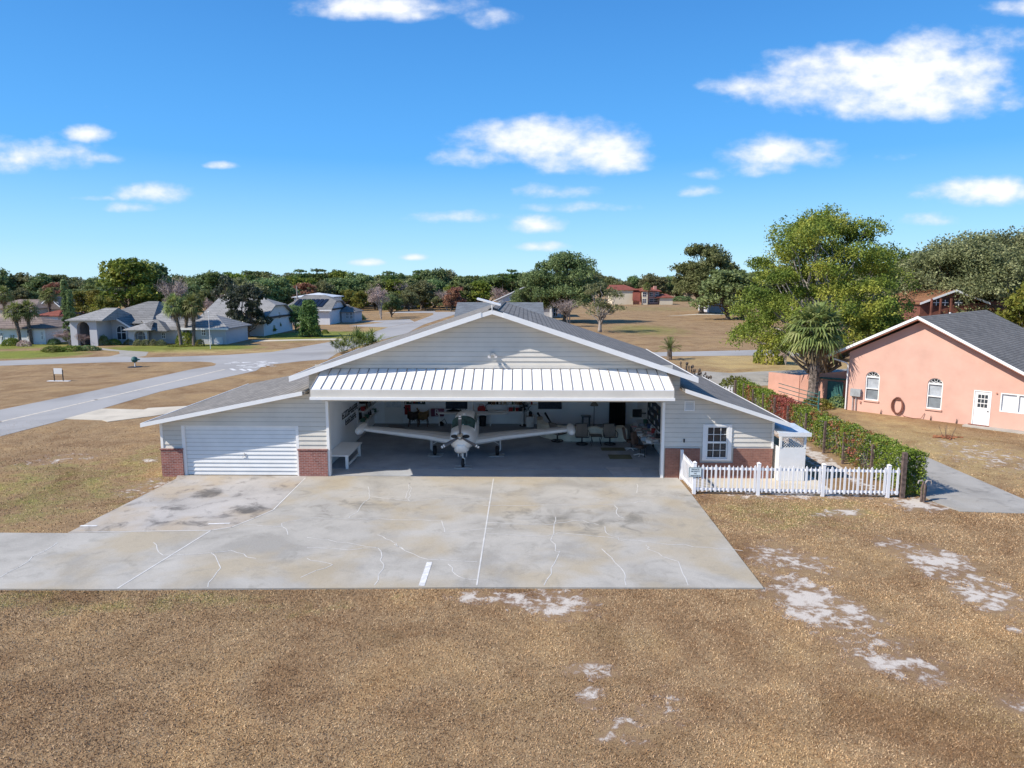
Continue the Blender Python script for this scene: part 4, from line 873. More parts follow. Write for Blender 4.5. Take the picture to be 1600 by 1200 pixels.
# sectional sofa
SOFAM = mat('cream_sofa', (.80, .79, .68), .85, .08, 3, .2, 20)
SOFAD = mat('taupe_sofa', (.46, .40, .34), .85, .1, 3)
SF = thing('sectional_sofa', 'cream sectional sofa with scalloped backrest on the right of the hangar', 'sofa', (3.6, 37.6, FZ))
MB().box(2.4, 5.45, 37.0, 37.35, FZ, .78).build('back_panel', SOFAM, SF, bevel=.04)
for i in range(3):
    a_ = 2.42+i*.86; rings = []
    for dx in (0, .1, .3, .55, .75, .85):
        hh = .74+.12*sin(pi*dx/.85); rings.append([(a_+dx, 37.05, .60), (a_+dx, 37.02, hh-.02), (a_+dx, 37.12, hh+.03), (a_+dx, 37.3, hh+.02), (a_+dx, 37.42, hh-.05), (a_+dx, 37.42, .6)])
    MB().loft(rings).build('back_cushion', SOFAM, SF, smooth=False)
MB().box(5.02, 5.46, 36.98, 38.4, FZ+.02, .70).build('armrest', SOFAM, SF, bevel=.04)
MB().box(2.45, 5.0, 37.43, 38.3, FZ, .46).build('seat', SOFAM, SF, bevel=.05)
rings = []
for k in range(7):
    t = rad(180+ k*13); cxx, cyy, R0 = 2.9, 39.2, 2.2
    p0 = (cxx+R0*cos(t), cyy+R0*sin(t)); p1 = (cxx+(R0-.35)*cos(t), cyy+(R0-.35)*sin(t)); rings.append([(p0[0], p0[1], FZ), (p0[0], p0[1], .80), (p1[0], p1[1], .83), (p1[0], p1[1], FZ)])
MB().loft(rings).build('corner_section', SOFAM, SF)
MB().box(.72, 1.05, 39.2, 40.3, FZ, .84).build('end_armrest', SOFAD, SF, bevel=.04)
for (x, y) in ((2.5, 37.05), (5.3, 37.05), (5.3, 38.2)): boxpart('sofa_foot', BLACK, SF, x-.04, x+.04, y-.04, y+.04, .071, .069+.01)
for i in range(2):
    x = .75+i*.42; mb = MB(); mb.tube([(x+.45, 40.2, .3), (x, 40.2, 1.05)], [.03, .07], 6); tag(mb.build('golf_bag' if 0 else 'ski', BLACK), ['black ski leaning over the left end of the sofa', 'black ski leaning right of the first one at the sofa end'][i], 'ski', 'skis leaning at the sofa end')
# patio chairs in front of the sofa
SLING = mat('brown_sling', (.26, .225, .195), .7, .1); FRM = mat('black_frame', (.03, .03, .032), .4)
def patio_chair(x, y, lab, rz=0):
    T = thing('patio_chair', lab, 'chair', (0, 0, 0), 'sling patio chairs before the sofa')
    mb = MB(); mb.slab([(-.29, .16, .45), (.29, .16, .45), (.27, .36, 1.05), (-.27, .36, 1.05)], .02); mb.build('backrest', SLING, T)
    MB().slab([(-.28, -.30, .46), (.28, -.30, .46), (.28, .155, .42), (-.28, .155, .42)], .02).build('seat', SLING, T)
    for s_ in (-1, 1):
        MB().tube([(s_*.31, .35, 1.06), (s_*.31, .15, .43), (s_*.31, -.32, .46)], .018).build('side_frame', FRM, T)
        MB().tube([(s_*.33, .24, .72), (s_*.36, -.1, .70), (s_*.36, -.30, .66), (s_*.34, -.32, .46)], .02).build('armrest', FRM, T)
    MB().tube([(-.31, -.32, .46), (.31, -.32, .46)], .018).build('front_rail', FRM, T); MB().tube([(-.3, .35, 1.06), (.3, .35, 1.06)], .018).build('top_rail', FRM, T)
    MB().tube([(.30*cos(t), .30*sin(t), .06) for t in [2*pi*k/18 for k in range(19)]], .028).build('swivel_base', FRM, T)
    MB().tube([(0, 0, .06), (0, 0, .42)], .04).tube([(-.30, 0, .06), (.3, 0, .06)], .02).tube([(0, -.3, .06), (0, .3, .06)], .02).build('pedestal', FRM, T)
    T.location = (x, y, FZ); T.rotation_euler.z = rz
    return T
c1 = patio_chair(3.0, 36.3, 'brown sling patio chair left of the small black table')
c2 = copy_tree(c1, (4.45, 36.3, FZ), pi*0+.05, label='brown sling patio chair right of the small black table by the sofa arm')
c3 = copy_tree(c1, (1.75, 37.0, FZ), -.9, label='brown sling patio chair partly hidden behind the right wing tip')
for c in (c1, c2): c.rotation_euler.z += pi; 
for c in (c1, c2, c3): c.rotation_euler.z += pi
BT = thing('side_table', 'small square black metal table between two patio chairs', 'table', (3.72, 36.2, FZ))
boxpart('table_top', FRM, BT, 3.42, 4.02, 35.9, 36.5, .58, .61)
for sx_ in (-1, 1):
    for sy_ in (-1, 1): MB().tube([(3.72+sx_*.28, 36.2+sy_*.26, .58), (3.72+sx_*.2, 36.2+sy_*.2, .35), (3.72+sx_*.28, 36.2+sy_*.27, FZ)], .015).build('leg', FRM, BT)
    boxpart('stretcher', FRM, BT, 3.72+sx_*.2-.01, 3.72+sx_*.2+.01, 36.0, 36.4, .30, .32)
# cluttered desks at the right wall
DK = mat('grey_laminate', (.45, .46, .46), .6)
for (y0_, y1_, lab) in ((33.6, 35.8, 'grey laminate desk nearest the hangar opening at the right wall'), (35.9, 38.3, 'grey laminate desk farther back at the right wall')):
    T = thing('desk', lab, 'desk', (6.3, (y0_+y1_)/2, FZ), 'desks along the right hangar wall'); boxpart('desk_top', DK, T, 5.75, 6.69, y0_, y1_, .74, .78)
    for yy in (y0_+.08, y1_-.08): boxpart('leg', DARKMETAL, T, 5.80, 5.85, yy-.02, yy+.02, FZ, .739); boxpart('leg', DARKMETAL, T, 6.60, 6.65, yy-.02, yy+.02, FZ, .739)
PAPER = [mat('paper_white', (.72, .72, .72), .8), mat('paper_blue', (.35, .42, .50), .8), mat('paper_pink', (.6, .35, .36), .8)]
pw = 0
for i in range(34):
    y = 33.7+(i % 17)*.27; x = 5.95+(i // 17)*.4+rk.uniform(-.1, .1); a = rk.uniform(-.6, .6); M_ = Matrix.Translation((x, y, .785)) @ Matrix.Rotation(a, 4, 'Z')
    mb = MB(); hgt = rk.uniform(.01, .16); mb.box(-.13, .13, -.10, .10, 0, hgt*.5, M_); mb.box(-.12, .14, -.11, .09, hgt*.5+.001, hgt, M_)
    side = 'wall side' if i // 17 else 'aisle side'
    tag(mb.build('paper_stack', PAPER[[0, 0, 1, 0, 2][i % 5]]), f"{ORD[(i % 17)] if i % 17 < 12 else ['thirteenth ', 'fourteenth ', 'fifteenth ', 'sixteenth ', 'seventeenth '][i % 17-12]}{'first ' if i % 17 == 0 else ''}paper stack from the front on the {side} of the desks", 'papers', 'paper stacks on the right wall desks')
for i in range(7):
    y = 34.0+i*.6; mb = MB(); (bottle if i % 2 else tin)(mb, 6.5, y, .96, *((.06, .3) if i % 2 else (.1, .1, .22)))
    tag(mb.build('bottle' if i % 2 else 'box', cols6[[1, 5, 2, 0, 4, 1, 7][i]]), f"{['frontmost dark','second grey','third red','fourth white','fifth blue','sixth black','rearmost green'][i]} container standing against the wall on the desks", 'container', 'containers along the right wall desks')
MN = thing('television', 'black flat television on a bracket at the right hangar wall', 'television', (6.25, 38.9, 1.4))
boxpart('screen', BLACK, MN, 5.95, 6.45, 38.55, 38.62, 1.12, 1.55); boxpart('bracket', DARKMETAL, MN, 6.451, 6.69, 38.56, 38.6, 1.3, 1.36); boxpart('shelf', TRIM, MN, 5.85, 6.55, 38.4, 38.8, 1.07, 1.10)
PB = thing('notice_board', 'dark notice board covered with papers on the right hangar wall', 'board', (6.68, 36.2, 1.7))
boxpart('board', mat('navy_board', (.035, .05, .075), .7, .4, 8), PB, 6.66, 6.695, 34.5, 38.0, 1.15, 2.4)
for i in range(26):
    y = 34.6+(i % 9)*.37; z = 1.25+(i // 9)*.36+rk.uniform(0, .08); boxpart('pinned_paper', cols6[[0, 5, 4, 0, 7, 3, 5][i % 7]], PB, 6.645, 6.658, y, y+rk.uniform(.12, .26), z, z+rk.uniform(.08, .22))
OC = thing('office_chair', 'brown leather office chair with a pale star base at the cluttered desk', 'chair', (5.35, 35.2, FZ))
BLM = mat('brown_leather', (.14, .085, .065), .6, .2, 5)
MB().box(5.15, 5.65, 35.0, 35.5, .46, .58).build('seat', BLM, OC, bevel=.05); MB().slab([(5.12, 35.0, .58), (5.22, 35.0, .58), (5.1, 35.45, 1.15), (5.0, 35.05, 1.15)], .0) if 0 else MB().add([(5.05, 35.0, .6), (5.17, 35.0, .6), (5.17, 35.5, .6), (5.05, 35.5, .6), (4.93, 35.05, 1.18), (5.05, 35.05, 1.2), (5.05, 35.45, 1.2), (4.93, 35.45, 1.18)], [(0,1,2,3),(4,7,6,5),(0,4,5,1),(1,5,6,2),(2,6,7,3),(3,7,4,0)]).build('backrest', BLM, OC, bevel=.03)
MB().tube([(5.4, 35.25, .12), (5.4, 35.25, .46)], .03).build('gas_lift', DARKMETAL, OC)
for k in range(5): MB().tube([(5.4, 35.25, .16), (5.4+.32*cos(k*1.257), 35.25+.32*sin(k*1.257), .10)], [.03, .02]).build('base_arm', TRIM, OC)
OC2 = copy_tree(OC, (5.6, 34.0, FZ), -.7, label='second brown office chair with pale star base nearest the hangar opening')
MB_ = MB(); MB_.box(4.1, 5.2, 33.3, 34.2, .072, .078); tag(MB_.build('chair_mat', mat('olive_mat', (.15, .155, .10), .9)), 'olive chair mat on the carpet by the nearest office chair', 'mat')
tag(MB().box(3.9, 5.1, 35.0, 35.7, .072, .078).build('chair_mat', MATS['olive_mat']), 'olive chair mat on the carpet farther inside the hangar', 'mat')
cu = MB()
for k in range(12):
    x = 5.0+.08*k; cu.box(x, x+.078, 41.3+.03*(k % 2), 41.42+.03*(k % 2), FZ, 2.9)
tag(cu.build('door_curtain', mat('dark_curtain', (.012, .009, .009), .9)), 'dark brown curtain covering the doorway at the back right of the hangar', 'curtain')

# ------------------------------------------------------------ patio fence, sign, enclosure
FW = mat('fence_vinyl', (.84, .84, .86), .4, .03, 2)
A0 = Vector((6.86, 27.95, 0)); A1 = Vector((14.9, 27.58, 0))
fd = (A1-A0).normalized(); fnn = Vector((-fd.y, fd.x, 0))
PF = thing('picket_fence', 'white vinyl picket fence across the front of the side yard', 'fence', tuple((A0+A1)/2))
def picket(mb, c, d, n, w, t, h, z0=.1):
    a = c-d*w/2; b_ = c+d*w/2
    o = [(a, z0), (b_, z0), (b_, h-.07), (c, h), (a, h-.07)]
    vs = [p-n*t+Vector((0, 0, z)) for p, z in o]+[p+n*t+Vector((0, 0, z)) for p, z in o]
    mb.add(vs, [(0,1,2,3,4), (9,8,7,6,5)]+[(i, i+5, (i+1) % 5+5, (i+1) % 5) for i in range(5)])
def oriented(mb, c0, c1, n, t, z0, z1):
    vs = [Vector((p.x, p.y, z))+n*s_ for z in (z0, z1) for p, s_ in ((c0, -t), (c1, -t), (c1, t), (c0, t))]
    mb.add(vs, [(0,3,2,1),(4,5,6,7),(0,1,5,4),(1,2,6,5),(2,3,7,6),(3,0,4,7)])
posts = [0, 2.53, 5.06, 7.58]
for s_ in posts:
    c = A0+fd*s_; p = MB(); oriented(p, c-fd*.065, c+fd*.065, fnn, .065, 0, 1.30); P_ = p.build('post', FW, PF)
    cp = MB(); cp.add([c+fd*a*.08+fnn*b_*.08+Vector((0, 0, 1.301)) for a, b_ in ((-1,-1),(1,-1),(1,1),(-1,1))]+[c+Vector((0, 0, 1.37))], [(0,3,2,1),(0,1,4),(1,2,4),(2,3,4),(3,0,4)]); cp.build('post_cap', FW, P_)
ends = posts+[8.02]
for i in range(4):
    a, b_ = ends[i]+.066, ends[i+1]-(.066 if i < 3 else 0)
    for z in (.17, 1.02): 
        r_ = MB(); oriented(r_, A0+fd*a, A0+fd*b_, fnn, .022, z, z+.09); r_.build('rail', FW, PF)
    n = 14 if i < 3 else 2
    for k in range(n):
        s_ = a+(b_-a)*(k+.5)/n; wide = (k % 3 == 1); p = MB(); picket(p, A0+fd*s_-fnn*.036, fd, fnn, .085 if wide else .042, .013, 1.24 if wide else 1.20, .12); p.build('picket', FW, PF)
PF2 = thing('picket_fence', 'short return of white picket fence running from the corner post to the hangar wall', 'fence', (6.8, 29, 0))
B0 = Vector((6.86, 28.03, 0)); B1 = Vector((6.80, 30.05, 0)); d2 = (B1-B0).normalized(); n2 = Vector((-d2.y, d2.x, 0))
p = MB(); oriented(p, B1-d2*.06, B1+d2*.06, n2, .06, 0, 1.32); P_ = p.build('post', FW, PF2)
for z in (.17, 1.02): r_ = MB(); oriented(r_, B0, B1-d2*.061, n2, .022, z, z+.09); r_.build('rail', FW, PF2)
for k in range(9): p = MB(); picket(p, B0+d2*(.12+k*.21)+n2*.036, d2, n2, .075, .013, 1.26, .12); p.build('picket', FW, PF2)
FS = thing('notice_sign', 'small white private property sign on the corner fence post', 'sign', (6.86, 27.86, 1.0))
boxpart('frame', mat('sign_border', (.12, .20, .22), .5), FS, 6.61, 7.12, 27.855, 27.868, .72, 1.12)
boxpart('plate', mat('sign_face', (.70, .78, .80), .5, .02), FS, 6.635, 7.095, 27.848, 27.8545, .745, 1.095)
for i, t in enumerate(('PRIVATE', 'PROPERTY', 'NO', 'TRESPASSING')): textmesh(t, [.085, .075, .07, .066][i], .002, Matrix.Translation((6.865, 27.845, 1.04-i*.085)) @ Matrix.Rotation(pi/2, 4, 'X'), 'lettering', BLACK, FS)
EN = thing('equipment_enclosure', 'white equipment enclosure with a lattice top and sloping roof beside the hangar', 'enclosure', (11.4, 30.8, 0))
ex0, ex1, ey0, ey1 = 10.86, 11.98, 29.75, 31.6
boxpart('panel', WHITE, EN, ex0, ex1, ey0, ey0+.05, 0.05, 1.50); boxpart('panel', WHITE, EN, ex0, ex0+.05, ey0+.051, ey1, .05, 1.5); boxpart('panel', WHITE, EN, ex1-.05, ex1, ey0+.051, ey1, .05, 1.5)
for x in (ex0, ex1-.09): boxpart('corner_post', WHITE, EN, x, x+.09, ey0-.02, ey0+.07, 1.501, 2.02)
boxpart('top_rail', WHITE, EN, ex0+.091, ex1-.091, ey0, ey0+.05, 1.94, 2.02)
lt = MB()
for k in range(-4, 9):
    for sgn in (1, -1):
        x0_ = ex0+.1+k*.115; z0_, z1_ = (1.505, 1.935); pts = [(x0_, z0_), (x0_+.43, z1_)] if sgn > 0 else [(x0_+.43, z0_), (x0_, z1_)]
        (a, za), (b_, zb) = pts
        def clip(xc): t = (xc-a)/(b_-a); return (xc, za+(zb-za)*t)
        lo, hi = ex0+.1, ex1-.1
        if max(a, b_) < lo or min(a, b_) > hi: continue
        q = sorted([(a, za), (b_, zb)]); 
        if q[0][0] < lo: q[0] = clip(lo)
        if q[1][0] > hi: q[1] = clip(hi)
        (a2, z2), (b2, z3) = q; yy = ey0+.015 if sgn > 0 else ey0+.028
        lt.prism([(a2-.012, z2), (a2+.012, z2), (b2+.012, z3), (b2-.012, z3)], 'y', yy, yy+.01)
lt.build('lattice', WHITE, EN)
MB().slab([(ex0-.12, ey0-.15, 2.22), (ex1+.14, ey0-.15, 2.16), (ex1+.14, ey1, 2.2), (ex0-.12, ey1, 2.28)], .06).build('roof', mat('pale_blue_sheet', (.55, .62, .70), .5), EN)
boxpart('roof_fascia', WHITE, EN, ex0-.12, ex1+.14, ey0-.18, ey0-.155, 2.02, 2.19)

# ------------------------------------------------------------ plants
BARK = mat('oak_bark', (.20, .165, .13), .95, .3, 4, .5, 25); BARKP = mat('pale_bark', (.36, .32, .29), .95, .2, 4, .4, 25)
LF = {
 'dark': mat_leaf('leaf_dark', [(0.094, 0.142, 0.056), (0.179, 0.246, 0.094), (0.302, 0.368, 0.151)], .45),
 'olive': mat_leaf('leaf_olive', [(0.116, 0.143, 0.055), (0.204, 0.237, 0.088), (0.308, 0.330, 0.143)], .5),
 'bright': mat_leaf('leaf_bright', [(0.101, 0.145, 0.025), (0.216, 0.260, 0.044), (0.430, 0.405, 0.076)], .35),
 'yellow': mat_leaf('leaf_yellow', [(0.099, 0.127, 0.028), (0.220, 0.220, 0.044), (0.396, 0.319, 0.066)], .3),
 'red': mat_leaf('leaf_red', [(.20, .08, .05), (.32, .15, .10), (.42, .23, .15)], .6),
 'grey': mat_leaf('leaf_greygreen', [(.12, .13, .055), (.215, .225, .10), (.34, .335, .17)], .5),
 'pine': mat_leaf('leaf_pine', [(0.067, 0.120, 0.038), (0.135, 0.209, 0.060), (0.224, 0.299, 0.105)], .6),
 'magnolia': mat_leaf('leaf_magnolia', [(0.039, 0.058, 0.029), (0.091, 0.111, 0.065), (0.221, 0.221, 0.169)], .9, rough=.35),
 'twig': mat_leaf('twig_pale', [(.25, .20, .18), (.36, .29, .26), (.46, .38, .34)], .8, trans=0),
 'pinktwig': mat_leaf('twig_pink', [(.30, .20, .18), (.42, .30, .27), (.52, .40, .35)], .8, trans=0),
}
PROTO = {}
def limb(mb, a, b_, r0, r1, rng, n=5):
    a = np.array(a, float); b_ = np.array(b_, float); L_ = np.linalg.norm(b_-a); P = []
    for i in range(n+1):
        t = i/n; j = rng.normal(size=3)*L_*.045*(1 if 0 < i < n else 0); P.append(tuple(a+(b_-a)*t+j+np.array([0, 0, L_*.06*sin(pi*t)])))
    mb.tube(P, [r0+(r1-r0)*i/n for i in range(n+1)], 5)
def tree_proto(key, kind, seed, H, R, base, nl, nc, npl, leaf, shape='round', lobe=.34, bark=None, tr=None, flat=.2, fill=.25):
    rng = np.random.default_rng(seed); L_ = []
    for i in range(nl):
        t = rng.uniform(); a = 2*pi*(i*.618+rng.uniform(-.08, .08))
        if shape == 'round':
            zf = rng.uniform(.0, 1); rr = R*(1-lobe*.9)*sqrt(max(0, 1-(max(0, zf-.35)/.65)**2))*rng.uniform(.45, 1.0); z = base+(H-base)*(.12+.74*zf)
        elif shape == 'spread':
            zf = rng.uniform(.0, 1); rr = R*(1-lobe*.8)*sqrt(max(0, 1-zf**2))*rng.uniform(.55, 1.0); z = base+(H-base)*(.18+.66*zf)
        elif shape == 'cone':
            zf = (i+.5)/nl; rr = R*(1-zf)*.75*rng.uniform(.5, 1); z = base+(H-base)*zf*.95
        elif shape == 'pine':
            zf = rng.uniform(0, 1); rr = R*.7*sqrt(rng.uniform())*(1-zf*.5); z = base+(H-base)*(.25+.6*zf)
        lr = R*lobe*rng.uniform(.7, 1.2)*(.6 if shape == 'cone' else 1)
        L_.append((rr*cos(a), rr*sin(a), z, lr))
    P = []; 
    for (x, y, z, lr) in L_:
        d = rng.normal(size=(nc, 3)); d /= np.linalg.norm(d, axis=1)[:, None]; d[:, 2] = np.abs(d[:, 2])*.9-.22*(rng.uniform(size=nc) < .35)
        rad_ = lr*np.where(rng.uniform(size=nc) < fill, rng.uniform(.2, .8, nc), rng.uniform(.8, 1.08, nc))
        c = np.array([x, y, z])+d*rad_[:, None]*np.array([1, 1, .75 if shape != 'pine' else .7])
        q = np.repeat(c, npl, 0)+rng.normal(size=(nc*npl, 3))*lr*.13; P.append(q)
    P = np.concatenate(P); P = P[P[:, 2] < H*1.02]
    P[:, 2] = np.maximum(P[:, 2], base*.8)
    V, Q = leaves(rng, P, leaf, flat); crown = np_mesh('crown', V, Q, LF[kind])
    tb = MB(); tr = tr or R*.055
    zt = base+(H-base)*(.3 if shape in ('round', 'spread') else .9)
    n = 8; off = rng.normal(size=2)*R*.04
    tb.tube([(off[0]*i/n*(1 if i else 0), off[1]*i/n, zt*i/n) for i in range(n+1)], [tr*1.5]+[tr*(1.1-.55*i/n) for i in range(1, n+1)], 8)
    for k, (x, y, z, lr) in enumerate(L_):
        if shape in ('round', 'spread'): limb(tb, (off[0]*.6, off[1]*.6, base*.55+.08*H*(k % 3)), (x, y, z), tr*.5, tr*.1, rng)
        else: limb(tb, (0, 0, max(base*.8, z-lr)), (x, y, z), tr*.25, tr*.06, rng, 3)
    me = bpy.data.meshes.new('trunk'); me.from_pydata(tb.v, [], tb.f); me.materials.append(bark or BARK)
    for p in me.polygons: p.use_smooth = True
    PROTO[key] = (crown, me, H)
def bare_proto(key, kind, seed, H, spread=.5, tr=.16, levels=4, bark=None):
    rng = np.random.default_rng(seed); tb = MB(); tips = []
    def grow(p, d, L_, r, lv):
        q = p+d*L_; mid = p+d*L_*.5+rng.normal(size=3)*L_*.04
        tb.tube([tuple(p), tuple(mid), tuple(q)], [r, r*.85, r*.62], 4 if lv < 3 else 6, cap=False)
        if lv == 0: tips.append((q, d, L_)); return
        for k in range(3 if lv > 1 else 4):
            nd = d+rng.normal(size=3)*spread; nd[2] = abs(nd[2])*.8+.25; nd /= np.linalg.norm(nd)
            grow(p+d*L_*rng.uniform(.55, 1), nd, L_*rng.uniform(.6, .8), r*.58, lv-1)
    for k in range(3): grow(np.array([0, 0, H*.05*k]), np.array([rng.normal()*.18, rng.normal()*.18, 1.0]), H*.32, tr, levels)
    me = bpy.data.meshes.new('trunk'); me.from_pydata(tb.v, [], tb.f); me.materials.append(bark or BARKP)
    P = []
    for q, d, L_ in tips:
        for k in range(5): P.append(q+d*rng.uniform(-.5, .6)*L_+rng.normal(size=3)*L_*.25)
    P = np.array(P); n = len(P); a = rng.normal(size=(n, 3)); a[:, 2] = np.abs(a[:, 2]); a /= np.linalg.norm(a, axis=1)[:, None]; b_ = np.cross(a, rng.normal(size=(n, 3))); b_ /= np.linalg.norm(b_, axis=1)[:, None]
    s = .035*H; w = .0035*H; V = np.stack([P-a*s-b_*w, P-a*s+b_*w, P+a*s+b_*w*.3, P+a*s-b_*w*.3], 1).reshape(-1, 3)
    PROTO[key] = (np_mesh('crown', V, np.arange(4*n).reshape(-1, 4), LF[kind]), me, H)
def tree(key, x, y, H, lab, cat='tree', name=None, group=None, rz=0, wx=1.0):
    cm, tm, h0 = PROTO[key]; s = H/h0
    t = thing(name or 'tree', lab, cat, (x, y, 0), group); t.scale = (s*wx, s*wx, s); t.rotation_euler.z = rz
    for nm, me in (('crown', cm), ('trunk', tm)):
        o = bpy.data.objects.new(nm, me); SC.collection.objects.link(o); o.parent = t
    return t
tree_proto('oakA', 'dark', 1, 12, 6.4, 1.6, 24, 34, 9, .7, 'round')
tree_proto('oakB', 'olive', 2, 12, 6.8, 1.5, 25, 34, 9, .7, 'round')
tree_proto('oakC', 'grey', 3, 11, 6.4, 1.2, 24, 34, 9, .66, 'round')
tree_proto('oakD', 'bright', 4, 13, 6.4, 1.2, 26, 36, 9, .66, 'round')
tree_proto('pineA', 'pine', 5, 16, 3.6, 8.5, 12, 24, 9, .5, 'pine', lobe=.40, tr=.22)
tree_proto('mapleA', 'red', 6, 9, 3.8, 1.2, 16, 26, 9, .5, 'round')
tree_proto('oakE', 'yellow', 7, 11, 5.8, .8, 24, 34, 9, .6, 'round')
bare_proto('bareA', 'twig', 8, 9); bare_proto('bareB', 'pinktwig', 9, 8, .6)

# hero trees ------------------------------------------------------
tree_proto('bigoak', 'bright', 21, 15.5, 8.6, 1.0, 80, 56, 26, .20, 'round', lobe=.19, tr=.30, fill=.2, bark=BARKP)
bx, by = g(1283, 600)
T = tree('bigoak', bx, by, 15.3, 'tallest broad green and yellow tree behind the cabbage palm and the pink house', name='broadleaf_tree', rz=.7)
tree_proto('fieldoak', 'olive', 22, 19, 9.6, 3.2, 50, 44, 14, .55, 'round', lobe=.24, tr=.55)
tree('fieldoak', 47.3, 192, 19.6, 'large live oak standing alone on the open field by the far path', name='live_oak', rz=1.0)
tree_proto('moss', 'dark', 23, 15, 10, 2.0, 50, 44, 14, .46, 'round', lobe=.24, tr=.36)
tree('moss', PX(880, 150), 150, 14.6, 'dark spreading live oak just right of the hangar ridge', name='live_oak', rz=.3)
tree('moss', PX(838, 152), 152, 11.0, 'darker lower live oak left of the spreading one over the hangar roof', name='live_oak', rz=2.1, wx=.9)
tree_proto('mossy', 'grey', 24, 9.5, 5.0, 2.2, 20, 24, 8, .3, 'round', lobe=.24, tr=.3, bark=BARKP)
tree('mossy', *g(937, 519), 9.0, 'thin mossy oak with a pale trunk and hanging grey branches right of the hangar ridge', name='mossy_oak', rz=0)
tree('bareA', *g(890, 510), 6.5, 'bare pale tree left of the mossy oak above the hangar roof', name='bare_tree')
tree_proto('backoak', 'grey', 25, 13, 9.5, 1.2, 66, 56, 20, .27, 'round', lobe=.23, tr=.3)
for px, Y, H_, rz, w, lab in ((1490, 84, 14.2, .2, 1.0, 'grey green live oak leaning over the brown roof behind the pink house'), (1590, 88, 15.5, 1.4, 1.0, 'grey green live oak at the right edge above the pink house roof'),
                              (1420, 96, 11.5, 2.6, .9, 'grey green live oak between the tallest tree and the brown roof')):
    tree('backoak', PX(px, Y), Y, H_, lab, name='live_oak', rz=rz, wx=w)
tree('oakD', PX(1612, 70), 70, 9.5, 'bright green shrubby tree cut by the right edge above the grey roof', name='broadleaf_tree', rz=.5, wx=.8)
tree_proto('magn', 'magnolia', 26, 9.2, 4.6, 1.3, 32, 34, 11, .42, 'round', lobe=.26, tr=.24)
tree('magn', *g(388, 527), 8.4, 'glossy dark magnolia in front of the grey barn roofed house', name='magnolia_tree', rz=.4, wx=.92)
tree('magn', *g(357, 510), 10.0, 'second magnolia behind the glossy one beside the grey barn roof', name='magnolia_tree', rz=2.4, wx=.6)
tree_proto('conifer', 'pine', 27, 6.2, 3.4, .1, 34, 34, 12, .30, 'cone', lobe=.5, tr=.14)
tree('conifer', *g(484, 526), 5.6, 'dense cone shaped green evergreen before the solar panel house', name='conical_evergreen')
tree('oakA', *g(462, 516), 4.6, 'small dark round tree left of the cone shaped evergreen', name='small_tree', wx=.75, rz=1)
tree('oakE', *g(428, 520), 5.0, 'small thin yellow green tree by the gable of the barn roofed house', name='small_tree', wx=.5)
tree('oakD', *g(424, 522), 1.6, 'bright green bush at the foot of the small yellow green tree', 'bush', 'bush', wx=1.3)
for px, py, H_, w, lab in ((207, 512, 13.0, 1.05, 'large bright green oak behind the grey stucco house'), (236, 508, 12.6, 1.0, 'dark green oak right of the bright one behind the grey stucco house')):
    x, y = g(px, py); tree('oakD' if px < 220 else 'oakA', x, y, H_, lab, name='broadleaf_tree', wx=w, rz=px)
tree('oakE', *g(140, 513), 7.5, 'yellow orange bushy tree left of the grey stucco house', name='broadleaf_tree', wx=1.1)
tree('oakE', *g(168, 516), 6.5, 'yellow green bushy tree behind the stucco house left roof', name='broadleaf_tree', wx=1.0, rz=2)
tree('bareA', *g(286, 515), 11.5, 'tall bare pale tree rising behind the three palms', name='bare_tree', wx=.6)
tree('bareB', *g(596, 499), 8.6, 'bare pinkish tree by the bend of the far taxiway', name='bare_tree')
tree('oakA', *g(612, 496), 5.6, 'dark tree right beside the bare pinkish tree by the taxiway bend', name='small_tree', wx=.95)
tree('bareB', *g(338, 512), 6.0, 'bare pinkish tree before the barn house roof left of the magnolia', name='bare_tree', rz=1)
tree('bareB', *g(110, 539), 2.3, 'wide pinkish bare crape myrtle bush on the island bed', 'bush', 'bare_bush', wx=2.4)
tree('bareB', *g(133, 540), 1.9, 'pinkish bare bush at the right end of the island bed', 'bush', 'bare_bush', wx=1.6, rz=2)

# shrubs ------------------------------------------------------
def shrub_mesh(name, seed, w, d, h, n, leaf, kind):
    rng = np.random.default_rng(seed); P = rng.normal(size=(n, 3)); P /= np.linalg.norm(P, axis=1)[:, None]; P[:, 2] = np.abs(P[:, 2])
    r = rng.uniform(.75, 1.03, n)[:, None]*(1+.08*np.sin(P[:, :1]*9+seed)*np.cos(P[:, 1:2]*8)); P = P*r*np.array([w/2, d/2, h]); P[:, 2] += .02
    V, Q = leaves(rng, P, leaf, .1); return np_mesh(name, V, Q, LF[kind])
SHM = {k: shrub_mesh('foliage', i, 2, 2, 1, n, lf, k2) for i, (k, n, lf, k2) in enumerate((('dark', 1500, .16, 'dark'), ('green', 1500, .16, 'bright'), ('pale', 1300, .15, 'grey'), ('yel', 1200, .15, 'yellow'), ('pink', 1200, .14, 'pinktwig')))}
def shrub(k, x, y, w, d, h, lab, name='bush', cat='bush', group=None):
    o = bpy.data.objects.new(name, SHM[k]); SC.collection.objects.link(o); o.location = (x, y, 0); o.scale = (w/2, d/2, h); o.rotation_euler.z = x*7 % 6
    return tag(o, lab, cat, group)
